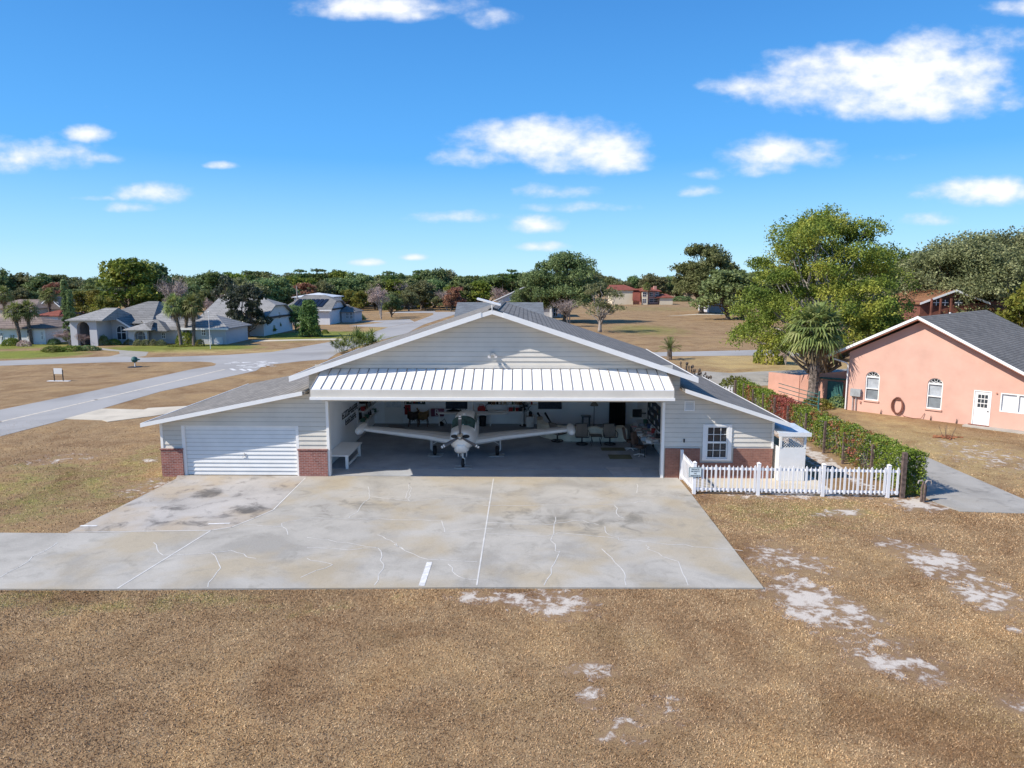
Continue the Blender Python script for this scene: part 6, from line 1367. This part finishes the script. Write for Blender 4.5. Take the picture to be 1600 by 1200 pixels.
for k in range(4): MB().tube([(px_+.2, py_-.6, .35+k*.26), (px_-.7, py_+.5, .5+k*.27), (px_-1.6, py_+1.9, .7+k*.27)], .025, 5).build('rail', TEAL, gf)

# ------------------------------------------------------------ neighbouring houses
RG = mat_shingle('pale_grey_roof', (.42, .41, .40), (.35, .345, .335), row=.22, width=1.2); RD = mat_shingle('dark_grey_roof', (.30, .295, .285), (.24, .235, .225), row=.22, width=1.2)
RT = mat_shingle('tan_roof', (.33, .26, .22), (.26, .20, .17), row=.25, width=1.2); RR = mat_shingle('red_roof', (.36, .12, .085), (.28, .085, .06), row=.25, width=1.2); RO = mat_shingle('orange_roof', (.38, .19, .10), (.29, .14, .075), row=.12, width=.8)
WG = mat('grey_stucco', (.52, .52, .54), .85, .04, .5); WW = mat('white_stucco', (.70, .70, .71), .8, .04, .5); WT = mat('tan_stucco', (.58, .50, .40), .85, .05, .5); WB = mat('brown_boards', (.20, .075, .05), .8, .2, 2)
def hipped(parent, m, x0, x1, y0, y1, ze, zr, a0, a1, ov=.5, ridge='x', name='roof', t=.12):
    """roof on a rectangle: ridge along x (or y), ends set in by a0, a1 (0 = gable)"""
    x0 -= ov; x1 += ov; y0 -= ov; y1 += ov
    if ridge == 'x': r0, r1 = (x0+a0, (y0+y1)/2), (x1-a1, (y0+y1)/2)
    else: r0, r1 = ((x0+x1)/2, y0+a0), ((x0+x1)/2, y1-a1)
    B_ = [(x0, y0), (x1, y0), (x1, y1), (x0, y1)]; V = [(x, y, ze-t) for x, y in B_]+[(x, y, ze) for x, y in B_]+[(*r0, zr), (*r1, zr)]
    top = [(4,5,9,8), (5,6,9), (6,7,8,9), (7,4,8)] if ridge == 'x' else [(4,5,8), (5,6,9,8), (6,7,9), (7,4,8,9)]
    mb = MB(); mb.add(V, [(0,3,2,1), (0,1,5,4), (1,2,6,5), (2,3,7,6), (3,0,4,7)]+top); return mb.build(name, m, parent)
def walls(parent, m, x0, x1, y0, y1, h, name='wall'): return boxpart(name, m, parent, x0, x1, y0, y1, 0, h)
def trimline(parent, x0, x1, y0, y1, z, ov=.5): mb = MB(); mb.box(x0-ov-.05, x1+ov+.05, y0-ov-.05, y0-ov-.001, z-.22, z+.02); return mb.build('fascia', TRIM, parent)
def win(parent, px0, py0, px1, py1, Y, arch=False, m=None, fm=None):
    x0, x1, z0, z1 = PX(px0, Y), PX(px1, Y), PZ(py1, Y), PZ(py0, Y); mid = (x0+x1)/2; r = (x1-x0)/2
    fo = MB(); pane = MB()
    if arch:
        zs_ = z1-r*.9; o = [(x0-.1, z0-.1), (x1+.1, z0-.1)]+[(mid+(r+.1)*cos(q), zs_+(r*.9+.1)*sin(q)) for q in [pi*k/10 for k in range(11)]]; fo.prism(o, 'y', Y-.06, Y-.004)
        o = [(x0, z0), (x1, z0)]+[(mid+r*cos(q), zs_+r*.9*sin(q)) for q in [pi*k/10 for k in range(11)]]; pane.prism(o, 'y', Y-.09, Y-.062)
    else: fo.box(x0-.1, x1+.1, Y-.06, Y-.004, z0-.1, z1+.1); pane.box(x0, x1, Y-.09, Y-.062, z0, z1)
    w = fo.build('window', fm or TRIM, parent); pane.build('pane', m or GLASS, w); mu = MB(); mu.box(mid-.04, mid+.04, Y-.11, Y-.091, z0, z1).box(x0, x1, Y-.112, Y-.0915, (z0+z1)/2-.04, (z0+z1)/2+.04); mu.build('muntin', TRIM, w); return w
def gable_front(parent, m, xa, za, xl, zl, xr, zr_, Y, depth, roofm, t=.14, ov=.4):
    """wall gable facing the viewer with its two roof slopes"""
    mb = MB(); mb.prism([(xl, zl), (xr, zr_), (xa, za)], 'y', Y, Y+.15); mb.build('gable', m, parent)
    r = MB(); r.slab([(xa, Y-ov, za+.15), (xl-ov, Y-ov, zl+.15-ov*.4), (xl-ov, Y+depth, zl+.15-ov*.4), (xa, Y+depth, za+.15)], t); r.slab([(xa, Y-ov, za+.15), (xr+ov, Y-ov, zr_+.15-ov*.4), (xr+ov, Y+depth, zr_+.15-ov*.4), (xa, Y+depth, za+.15)], t); r.build('roof', roofm, parent)
    f = MB(); rake(f, xa, za+.2, xl-ov, zl+.2-ov*.4, Y-ov-.01, .22); rake(f, xa, za+.2, xr+ov, zr_+.2-ov*.4, Y-ov-.01, .22); f.build('rake_board', TRIM, parent)
# grey stucco house ------------------------------------------------
Y0 = 96.0
GS = thing('stucco_house', 'sprawling grey stucco house with hipped roofs and a tall arched entry', 'house', (PX(210, Y0), Y0, 0))
X = lambda p, Y=Y0: PX(p, Y); Z = lambda p, Y=Y0: PZ(p, Y)
walls(GS, WG, X(120), X(208), Y0+1.5, Y0+14, Z(507)); hipped(GS, RD, X(124), X(232), Y0+1.5, Y0+17, Z(506), Z(474), 6.0, 3.0)
# entry portico with a tall arch
e0, e1 = X(136), X(176); ez = Z(499); ar = (X(165)-X(146))/2; am = (X(165)+X(146))/2; asz = Z(511)
mb = MB(); mb.box(e0, am-ar, Y0-2.6, Y0-2.0, 0, asz).box(am+ar, e1, Y0-2.6, Y0-2.0, 0, asz); arc = [(am+ar*cos(q), asz+ar*sin(q)*.95) for q in [pi*k/12 for k in range(13)]]
mb.prism([(e1, asz), (e1, ez), (e0, ez), (e0, asz)]+arc[::-1], 'y', Y0-2.6, Y0-2.0); mb.build('arched_portico', WG, GS)
boxpart('portico_side', WG, GS, e0, e0+.3, Y0-1.999, Y0+1.49, 0, ez-.01); boxpart('portico_side', WG, GS, e1-.3, e1, Y0-1.999, Y0+1.49, 0, ez-.01); hipped(GS, RG, e0+.2, e1+.6, Y0-2.6, Y0+5, ez, Z(482), 3.0, .2)
boxpart('entry_door', mat('red_door', (.25, .06, .05), .5), GS, X(177), X(181), Y0+1.40, Y0+1.495, 0, 2.3)
mb = MB(); mb.prism([(X(174), 0), (X(206), 0), (X(206), Z(511)), (X(190), Z(500)), (X(174), Z(499))], 'y', Y0+.9, Y0+1.48); mb.build('wall', WG, GS)
win(GS, 190, 510, 203, 531, Y0+.9, True); win(GS, 175.5, 505, 180, 530, Y0+.9); win(GS, 128, 512, 136, 518, Y0+1.5, True)
mb = MB(); mb.prism([(X(186), Z(497)), (X(211), Z(513)), (X(211), Z(516)), (X(186), Z(500))], 'y', Y0+.3, Y0+.36); mb.build('rake_board', TRIM, GS)
mb = MB(); mb.slab([(X(168), Y0+.4, Z(497)), (X(186), Y0+.4, Z(496.5)), (X(211), Y0+.4, Z(512.5)), (X(211), Y0+8, Z(505)), (X(186), Y0+8, Z(487)), (X(168), Y0+8, Z(487))], .15); mb.build('roof', RD, GS)
mb = MB(); rake(mb, X(136), Z(499), X(119), Z(509), Y0-.5, .3); mb.build('rake_board', TRIM, GS)
# middle wing with small portico
walls(GS, WG, X(207), X(280), Y0+1.52, Y0+10, Z(517)); hipped(GS, RG, X(216), X(279), Y0+1.52, Y0+9, Z(516), Z(488), 2.2, 5.0)
p0_, p1_ = X(212), X(241); pz = Z(515); mb = MB(); am2 = (X(221)+X(238))/2; ar2 = (X(238)-X(221))/2; zs2 = Z(525)
mb.box(p0_, am2-ar2, Y0-.9, Y0-.5, 0, zs2).box(am2+ar2, p1_, Y0-.9, Y0-.5, 0, zs2); mb.prism([(p1_, zs2), (p1_, pz), (p0_, pz), (p0_, zs2)]+[(am2+ar2*cos(q), zs2+ar2*.9*sin(q)) for q in [pi*k/12 for k in range(13)]][::-1], 'y', Y0-.9, Y0-.5); mb.build('small_portico', WG, GS)
hipped(GS, RG, X(211), X(245), Y0-.9, Y0+3, pz, Z(502), 3.2, 2.6); hipped(GS, RD, X(236), X(262), Y0+.2, Y0+3.5, Z(517), Z(501), .3, 2.2)
win(GS, 222, 518, 237, 531, Y0+1.0, True, m=mat('pale_pane', (.30, .33, .37), .3)); win(GS, 259, 521, 263, 529, Y0+1.52)
# garage wing
walls(GS, WG, X(282), X(356), Y0+.4, Y0+8, Z(514)); hipped(GS, RG, X(290), X(356), Y0+.4, Y0+8, Z(513.5), Z(494.5), 2.4, 3.4); trimline(GS, X(290), X(356), Y0+.4, Y0+8, Z(513.5))
hipped(GS, RD, X(258), X(305), Y0+1.6, Y0+9, Z(515), Z(491), 3, 3); win(GS, 321, 516, 326, 524, Y0+.4)
boxpart('garage_panel', WW, GS, X(339), X(350), Y0+.34, Y0+.398, 0, Z(528)); boxpart('entry_pillar', WW, GS, X(331), X(333.5), Y0+.30, Y0+.398, 0, Z(524))
# white house at the far left
Y1 = 96
WH = thing('white_house', 'long low white house with a tan roof behind the two far left palms', 'house', (X(30), Y1, 0)); walls(WH, WW, PX(-60, Y1), PX(78, Y1), Y1, Y1+9, PZ(514, Y1)); hipped(WH, RT, PX(-60, Y1), PX(78, Y1), Y1, Y1+9, PZ(513.5, Y1), PZ(499, Y1), 3, 4)
for a, b_, c, d in ((51, 517, 55, 528), (9, 521, 12, 532), (35, 517, 37, 522), (72, 519, 74, 531)): win(WH, a, c if 0 else b_, c, d, Y1) if False else win(WH, a, b_, c, d, Y1)
# pool screen frame and houses behind
def simple_house(name, lab, px0, px1, pe, pr, Y, depth, wm, rm, a0=3, a1=3, wl=(), cat='house', gable=None, ridge='x'):
    T = thing(name, lab, cat, (PX((px0+px1)/2, Y), Y, 0)); x0, x1 = PX(px0, Y), PX(px1, Y); ze = PZ(pe, Y); zr = PZ(pr, Y+depth/2 if ridge == 'x' else Y)
    walls(T, wm, x0, x1, Y, Y+depth, ze-.05); hipped(T, rm, x0, x1, Y, Y+depth, ze, zr, a0, a1, ridge=ridge)
    if ridge == 'y' and a0 == 0: mb = MB(); mb.prism([(x0, ze), (x1, ze), ((x0+x1)/2, zr-.35)], 'y', Y-.02, Y+.1); mb.build('gable', wm, T); mb = MB(); rake(mb, (x0+x1)/2, zr, x0-.5, ze+.02, Y-.52, .3); rake(mb, (x0+x1)/2, zr, x1+.5, ze+.02, Y-.52, .3); mb.build('rake_board', TRIM, T)
    for w in wl: win(T, *w[:4], Y, *(w[4:]))
    return T
simple_house('gable_house', 'tan two storey house with a white trimmed gable high behind the cypresses', 72, 108, 483, 464, 175, 14, WT, RT, 0, 0, [(84, 473, 102, 479.5)], ridge='y')
simple_house('gable_house', 'grey roofed house wing with an arched window left of the cypresses', 84, 128, 492, 479, 150, 10, WT, RD, 3, 3, [(96, 490, 103, 495, True)])
simple_house('tile_house', 'pale house with a red brown roof and white framed pool screen by the left palms', 66, 100, 494, 483, 138, 10, WW, RR, 3, 3, [(79, 500, 88, 511), (91, 500, 100, 511)])
simple_house('tan_house', 'tan roofed house mostly hidden behind the leftmost palms', -10, 66, 482, 468, 170, 14, WT, RT, 4, 4, [(30, 486, 36, 492)])
simple_house('small_grey_house', 'low grey house glimpsed between the cypresses and stucco house', 84, 124, 516, 508, 112, 8, WW, RG, 3, 3, [(92, 519, 100, 524)])
# grey barn roofed house
Y2 = 114; BH = thing('barn_house', 'white hangar house with a large pale grey clipped gable roof behind the magnolia', 'house', (PX(380, Y2), Y2, 0))
def jerkin(parent, rm, wm, x0, x1, yf, yb, ze, zr, zc, a0, clip, em=BLACK):
    # ridge along x, hip at x0 (set in by a0), clipped gable at x1 with a dark beam
    ym = (yf+yb)/2; f_ = (zc-ze)/(zr-ze); y1_ = yf+(ym-yf)*f_; y2_ = yb-(yb-ym)*f_; o = .55
    walls(parent, wm, x0, x1, yf, yb, ze-.06); mb = MB(); mb.prism([(yf, ze-.055), (yb, ze-.055), (y2_, zc-.1), (y1_, zc-.1)], 'x', x1-.2, x1); mb.build('gable', wm, parent)
    yf2 = yf-o; yb2 = yb+o; zl = ze-o*(zr-ze)/(ym-yf); xr = x1-clip
    mb = MB(); mb.slab([(x0-o, yf2, zl), (x1+o, yf2, zl), (x1+o, y1_, zc), (xr, ym, zr), (x0-o+a0, ym, zr)], .18).slab([(x0-o, yb2, zl), (x1+o, yb2, zl), (x1+o, y2_, zc), (xr, ym, zr), (x0-o+a0, ym, zr)], .18)
    mb.slab([(x1+o, y1_, zc+.002), (x1+o, y2_, zc+.002), (xr, ym, zr+.002)], .15).slab([(x0-o, yf2, zl), (x0-o, yb2, zl), (x0-o+a0, ym, zr)], .15); mb.build('roof', rm, parent)
    boxpart('gable_beam', em, parent, x1+.001, x1+.25, yf, yb, ze-.35, ze-.05); boxpart('fascia', TRIM, parent, x0-o, x1+o, yf2-.06, yf2-.002, zl-.24, zl+.02)
    return (yf2, zl, ym, zr)
jerkin(BH, RG, WW, PX(322, 111), -41.0, 111, 125, PZ(496, 111), PZ(465.5, 118), PZ(477, 115), .4, 2.2)
walls(BH, WW, PX(345, 109), PX(378, 109), 107.5, 110.4, 2.6, 'bay')
# solar panel house
Y3 = 141; SH_ = thing('solar_house', 'white hangar house with black solar panels on its grey roof', 'house', (PX(500, Y3), Y3, 0))
x0, x1 = PX(447, Y3), PX(519, Y3)
yf2, zl, ym, zr = jerkin(SH_, RD, WW, x0, x1, Y3, Y3+12, PZ(482.5, Y3), PZ(461, Y3+6), PZ(470, Y3+4), 3.2, 2.4)
boxpart('upper_band', WG, SH_, x0+.1, x1-.3, Y3-.12, Y3-.004, PZ(488, Y3), PZ(483.5, Y3))
for k in range(7):
    u0 = PX(458+k*7.0, Y3)+.08; u1 = PX(464.2+k*7.0, Y3); sh_ = .55; ya_, yb2 = Y3+.6, Y3+3.9; sl_ = (zr-zl)/(ym-yf2); za_, zb_ = zl+sl_*(ya_-yf2)+.14, zl+sl_*(yb2-yf2)+.14
    mb = MB(); mb.slab([(u0, ya_, za_), (u1, ya_, za_), (u1+sh_, yb2, zb_), (u0+sh_, yb2, zb_)], .06); mb.build('solar_panel', mat('solar_black', (.012, .012, .02), .25), SH_)
hipped(SH_, mat('white_roof_sheet', (.66, .68, .70), .5), PX(468, Y3+14), PX(520, Y3+14), Y3+13, Y3+24, 5.2, PZ(457.5, Y3+18), 4, 4, name='rear_roof'); walls(SH_, WW, PX(468, Y3+14), PX(520, Y3+14), Y3+13, Y3+24, 5.0, 'rear_wall')
win(SH_, 494, 494, 498, 500, Y3, fm=DARKMETAL)
walls(SH_, WG, PX(537, 149), PX(557, 149), 149, 156, PZ(487.5, 149)); hipped(SH_, RD, PX(536, 149), PX(556, 149), 149, 156, PZ(487.5, 149), PZ(476, 152), 1.5, 3)
win(SH_, 545, 489, 548, 498, 149); win(SH_, 551, 489, 554, 498, 149)
# far houses
simple_house('far_white_house', 'far white house with a brown roof beyond the taxiway bend', 627, 649, 464, 453, 235, 24, WW, RT, 0, 3, [(632, 470, 636, 478)], ridge='y')
simple_house('garden_shed', 'tiny white shed right of the far white house', 660, 671, 469, 465.5, 250, 8, WW, RG, 1, 1, [(663, 471, 667, 474)], cat='shed')
HW = thing('house_wing', 'grey roofed living wing attached behind the hangar', 'house', (-1.5, 54, 0)); walls(HW, SIDING, -5.0, 1.2, 49, 60, 3.6); hipped(HW, mat_shingle('blue_grey_shingle', (.25, .275, .30), (.19, .205, .225), row=.07), -5.0, 1.2, 49, 61, 3.85, 6.92, .15, .15, ov=.35)
Y4 = 172; FG = thing('far_grey_house', 'far grey gabled house with white trim behind the dark live oaks', 'house', (PX(830, Y4), Y4, 0)); walls(FG, WG, PX(775, Y4), PX(876, Y4), Y4, Y4+12, PZ(474, Y4)); gable_front(FG, WG, PX(825, Y4), PZ(446, Y4), PX(772, Y4), PZ(471, Y4), PX(878, Y4), PZ(471, Y4), Y4, 12, RD)
walls(FG, WG, PX(795, Y4-4), PX(862, Y4-4), Y4-5, Y4-.01, PZ(478, Y4)); hipped(FG, RD, PX(795, Y4-4), PX(862, Y4-4), Y4-5, Y4-.6, PZ(479, Y4-5), PZ(472, Y4-2), 1.5, .5); boxpart('corner_post', TRIM, FG, PX(858, Y4-5.5), PX(861, Y4-5.5), Y4-5.6, Y4-5.3, 0, PZ(478, Y4-5.5)); win(FG, 864, 482, 870, 494, Y4)
# red roofed villa
Y5 = 268; RV = thing('red_roof_villa', 'cream two storey villa with red tiled roofs on the far field', 'house', (PX(1000, Y5), Y5, 0)); CRM = mat('cream_stucco', (.66, .58, .44), .85, .04, .3); RPK = mat('rose_stucco', (.50, .27, .22), .85, .04, .3)
walls(RV, CRM, PX(955, Y5), PX(986, Y5), Y5, Y5+16, PZ(453, Y5)); hipped(RV, RR, PX(953, Y5), PX(992, Y5), Y5, Y5+16, PZ(453, Y5), PZ(445, Y5+8), .5, 4)
walls(RV, RPK, PX(986.1, Y5), PX(1026, Y5), Y5+1, Y5+12, PZ(455, Y5)); hipped(RV, RR, PX(998, Y5), PX(1028, Y5), Y5+1, Y5+12, PZ(455, Y5), PZ(449, Y5+6), 2, 2)
walls(RV, CRM, PX(999, Y5), PX(1007, Y5), Y5-2, Y5+.99, PZ(454.5, Y5)); walls(RV, CRM, PX(1026.2, Y5), PX(1046, Y5), Y5-1, Y5+8, PZ(464, Y5)); hipped(RV, RR, PX(1022, Y5), PX(1046, Y5), Y5-1, Y5+8, PZ(464.5, Y5), PZ(459, Y5+4), 2, 2); hipped(RV, RR, PX(999, Y5), PX(1007, Y5), Y5-2, Y5+1, PZ(454.5, Y5), PZ(450, Y5), 1.5, 1.5)
boxpart('chimney', RPK, RV, PX(1020, Y5), PX(1024, Y5), Y5+3, Y5+5, 0, PZ(447, Y5))
for a, b_, c, d, yy in ((1000.5, 457, 1005.5, 463, Y5-2), (1000.5, 467, 1005.5, 473, Y5-2), (1011, 457, 1016, 463, Y5+1), (1020, 457, 1025, 463, Y5+1), (1011, 467, 1024, 472, Y5+1)): win(RV, a, b_, c, d, yy, m=mat('shade_pane', (.06, .06, .07), .3))
mb = MB(); mb.slab([(PX(984, Y5-1), Y5-2.5, PZ(468, Y5)), (PX(996, Y5-1), Y5-2.5, PZ(470, Y5)), (PX(998, Y5), Y5+1, PZ(451, Y5)), (PX(986, Y5), Y5+1, PZ(451, Y5))], .3); mb.build('stair_roof', RR, RV)
simple_house('far_barn', 'far pale house corner right of the lone live oak', 1103, 1128, 452, 447, 200, 12, WG, RG, 2, 2, [(1106, 457, 1109, 466)])
# brown house behind the pink one
Y6 = 78; BHs = thing('brown_house', 'brown house with a rust orange shingle roof behind the pink house', 'house', (PX(1500, Y6), Y6, 0))
walls(BHs, WB, PX(1428, Y6), PX(1560, Y6), Y6, Y6+9, PZ(470, Y6)); gable_front(BHs, WB, PX(1478, Y6), PZ(455, Y6), PX(1430, Y6), PZ(473, Y6), PX(1526, Y6), PZ(473, Y6), Y6, 9, RO)
mb = MB(); mb.slab([(PX(1530, Y6), Y6-.5, PZ(481, Y6)), (PX(1600, Y6), Y6-.5, PZ(481, Y6)), (PX(1592, Y6+4), Y6+5, PZ(463, Y6+4)), (PX(1568, Y6+4), Y6+5, PZ(456, Y6+4)), (PX(1545, Y6+4), Y6+5, PZ(467, Y6+4))], .2); mb.build('hip_roof', RO, BHs)
for a, b_ in ((1447, 1456), (1460, 1470), (1480, 1492)): win(BHs, a, 468, b_, 477, Y6, fm=WB)
for a in (1444, 1458, 1474): boxpart('porch_post', WB, BHs, PX(a, Y6-.6), PX(a+2, Y6-.6), Y6-.7, Y6-.5, 0, PZ(466, Y6))
# small things on the neighbours' ground ---------------------------
x, y = g(329, 545); FP = thing('flagpole', 'tall thin white flagpole on the lawn right of the palms', 'flagpole', (x, y, 0)); MB().tube([(x, y, 0), (x, y, PZ(489, y))], [.045, .03], 8).build('pole', TRIM, FP); MB().lathe([(.02, 0), (.1, .08), (.02, .18)], (x, y, PZ(489, y)), 8).build('finial', TRIM, FP)
x, y = g(92, 595.5); YS = thing('yard_sign', 'small blank white sign on two black posts in the brown field', 'sign', (x, y, 0))
boxpart('sign_plate', WHITE, YS, x-.36, x+.36, y-.03, y, .62, 1.12)
for s_ in (-.38, .38): boxpart('post', BLACK, YS, x+s_-.03, x+s_+.03, y-.02, y+.04, 0, .98)
boxpart('base_strip', TRIM, YS, x-.95, x+.95, y-.18, y+.18, 0, .03)
x, y = g(211, 573.5); TS = thing('field_marker', 'dark teal rounded marker on a short post in the brown field', 'marker', (x, y, 0)); MB().tube([(x, y, 0), (x, y, .6)], .05).build('post', TRIM, TS)
MB().lathe([(.05, .45), (.25, .55), (.31, .78), (.22, 1.0), (.05, 1.06)], (x, y, 0), 12).tube([(x, y, .8), (x+.55, y, .75)], [.2, .05], 8).build('marker_head', TEAL, TS); MB().lathe([(.7, 0), (.7, .03), (.1, .05)], (x, y, 0), 14).build('base', BLACK, TS)
x, y = g(466, 505); mb = MB(); mb.tube([(x, y, 0), (x, y, PZ(447, y))], [.16, .12], 7); tag(mb.build('utility_pole', BARKP), 'bare wooden pole left of the solar panel house roof', 'pole')
for i, (px, py) in enumerate(((434, 589), (85, 538))):
    if i == 0: x, y = -11.7, 41.3; mb = MB(); mb.tube([(x, y, 3.1), (x, y, 3.62)], .07, 7).lathe([(.13, .5), (.12, .6), (.01, .66)], (x, y, 3.05), 8); tag(mb.build('roof_vent', DARKMETAL), 'small black vent pipe on the left lean-to roof edge', 'vent')

# ------------------------------------------------------------ the wooded skyline: every tree one thing
TL = []   # (px, top py, Y, kind, width)
rt = random.Random(77)
kinds_l = ['oakA','oakB','oakC','oakA','oakB','oakA','oakC']
LM = [(-80, 60, 'over the white house'), (60, 128, 'behind the cypresses'), (128, 215, 'left of the bright oak'), (215, 262, 'behind the stucco house'), (262, 330, 'behind the three palms'), (330, 440, 'behind the barn roofed house'),
      (440, 560, 'behind the solar panel house'), (560, 620, 'behind the taxiway bend'), (620, 690, 'behind the far white house'), (690, 780, 'left of the hangar ridge'), (780, 950, 'behind the dark live oaks'), (950, 1060, 'behind the red roofed villa'), (1060, 1140, 'beside the lone live oak'), (1140, 1440, 'behind the tallest tree'), (1440, 1800, 'behind the brown house')]
def add_row(p0, p1, step, Y, Yj, tops, kinds, wj=(.9, 1.3)):
    px = p0
    while px < p1:
        f_ = (px-p0)/(p1-p0); k = f_*(len(tops)-1); i = min(int(k), len(tops)-2); tp = tops[i]+(tops[i+1]-tops[i])*(k-i)
        TL.append((px+rt.uniform(-3, 3), tp+rt.uniform(-5, 6), Y+rt.uniform(-Yj, Yj), rt.choice(kinds), rt.uniform(*wj))); px += step
add_row(-40, 760, 20, 262, 14, [424, 428, 430, 432, 428, 426, 424, 424, 424, 426, 424, 428], kinds_l+['oakA', 'oakC'])
add_row(-30, 460, 24, 205, 14, [444, 448, 450, 446, 448, 444, 440], ['oakC', 'oakB', 'oakA', 'oakC', 'bareA'])
add_row(375, 760, 22, 222, 10, [430, 434, 436, 434, 432, 434, 440, 442], kinds_l+['oakD'])
add_row(520, 700, 24, 212, 8, [455, 452, 450, 455], ['oakB', 'oakA', 'oakE', 'oakC'])
add_row(680, 840, 20, 255, 10, [432, 434, 430, 424], kinds_l+['bareA'])
add_row(780, 1160, 17, 330, 16, [430, 428, 430, 432, 432], ['oakA', 'oakB', 'oakA', 'oakC'])
add_row(1130, 1760, 26, 170, 12, [420, 415, 400, 395, 390], ['oakB', 'oakC', 'oakA', 'oakD'])
add_row(1390, 1720, 30, 112, 8, [398, 378, 380, 372], ['oakC', 'oakB', 'oakC'])
TL += [(475, 418, 240, 'pineA', 1.3), (503, 417, 240, 'pineA', 1.5), (535, 421, 245, 'oakD', 1.1), (560, 424, 240, 'oakA', 1), (610, 421, 245, 'pineA', 1.3), (660, 419, 240, 'pineA', 1.4), (680, 418, 238, 'oakA', 1), (725, 428, 240, 'oakB', 1),
       (395, 420, 240, 'pineA', 1.2), (365, 422, 245, 'pineA', 1.2), (340, 424, 245, 'pineA', 1.1), (80, 424, 250, 'pineA', 1.2), (8, 418, 245, 'oakA', 1), (800, 418, 245, 'pineA', 1.5), (785, 425, 240, 'pineA', 1.4),
       (102, 436, 200, 'mapleA', 1.1), (483, 437, 205, 'mapleA', 1.1), (475, 441, 204, 'mapleA', .8), (714, 444, 206, 'mapleA', 1.0), (706, 449, 205, 'mapleA', .9), (700, 444, 212, 'bareA', .8), (783, 444, 215, 'bareB', 1.1), (370, 440, 190, 'bareB', 1.1),
       (630, 430, 222, 'bareA', .9), (390, 432, 150, 'oakC', 1.1), (410, 434, 155, 'oakA', 1.1), (436, 430, 160, 'oakA', 1.1)]
KW = {'oakA': 'dark green oak', 'oakB': 'olive green oak', 'oakC': 'grey green oak', 'oakD': 'bright green tree', 'oakE': 'yellow green tree', 'pineA': 'tall thin topped pine', 'mapleA': 'red leaved maple', 'bareA': 'bare pale tree', 'bareB': 'bare pinkish tree'}
KN = {'oakA': 'oak_tree', 'oakB': 'oak_tree', 'oakC': 'oak_tree', 'oakD': 'broadleaf_tree', 'oakE': 'broadleaf_tree', 'pineA': 'pine_tree', 'mapleA': 'maple_tree', 'bareA': 'bare_tree', 'bareB': 'bare_tree'}
TL.sort(key=lambda t: t[0]); cnt = {}; tot = {}
def where(px): return next((n for a, b_, n in LM if a <= px < b_), 'beyond the right field')
def depth_w(Y): return 'in rear row' if Y > 225 else 'in front row'
keyf = lambda t: (KW[t[3]], where(t[0]), depth_w(t[2]))
for t in TL: tot[keyf(t)] = tot.get(keyf(t), 0)+1
for (px, tp, Y, kd, w) in TL:
    k = keyf((px, tp, Y, kd, w)); cnt[k] = cnt.get(k, 0)+1
    Hh = max(4.0, PZ(tp, Y)); x = PX(px, Y)
    o_ = '' if tot[k] == 1 else ['leftmost', 'second', 'third', 'fourth', 'fifth', 'sixth', 'seventh', 'eighth', 'ninth', 'tenth'][cnt[k]-1]+' '
    tail = '' if tot[k] == 1 else ' from the left' if o_ != 'leftmost ' else ''
    tree(kd, x, Y, Hh, f"{o_}{k[0]}{tail} {k[2]} {k[1]}".strip(), name=KN[kd], group='trees of the wooded skyline', rz=px*.7, wx=w)
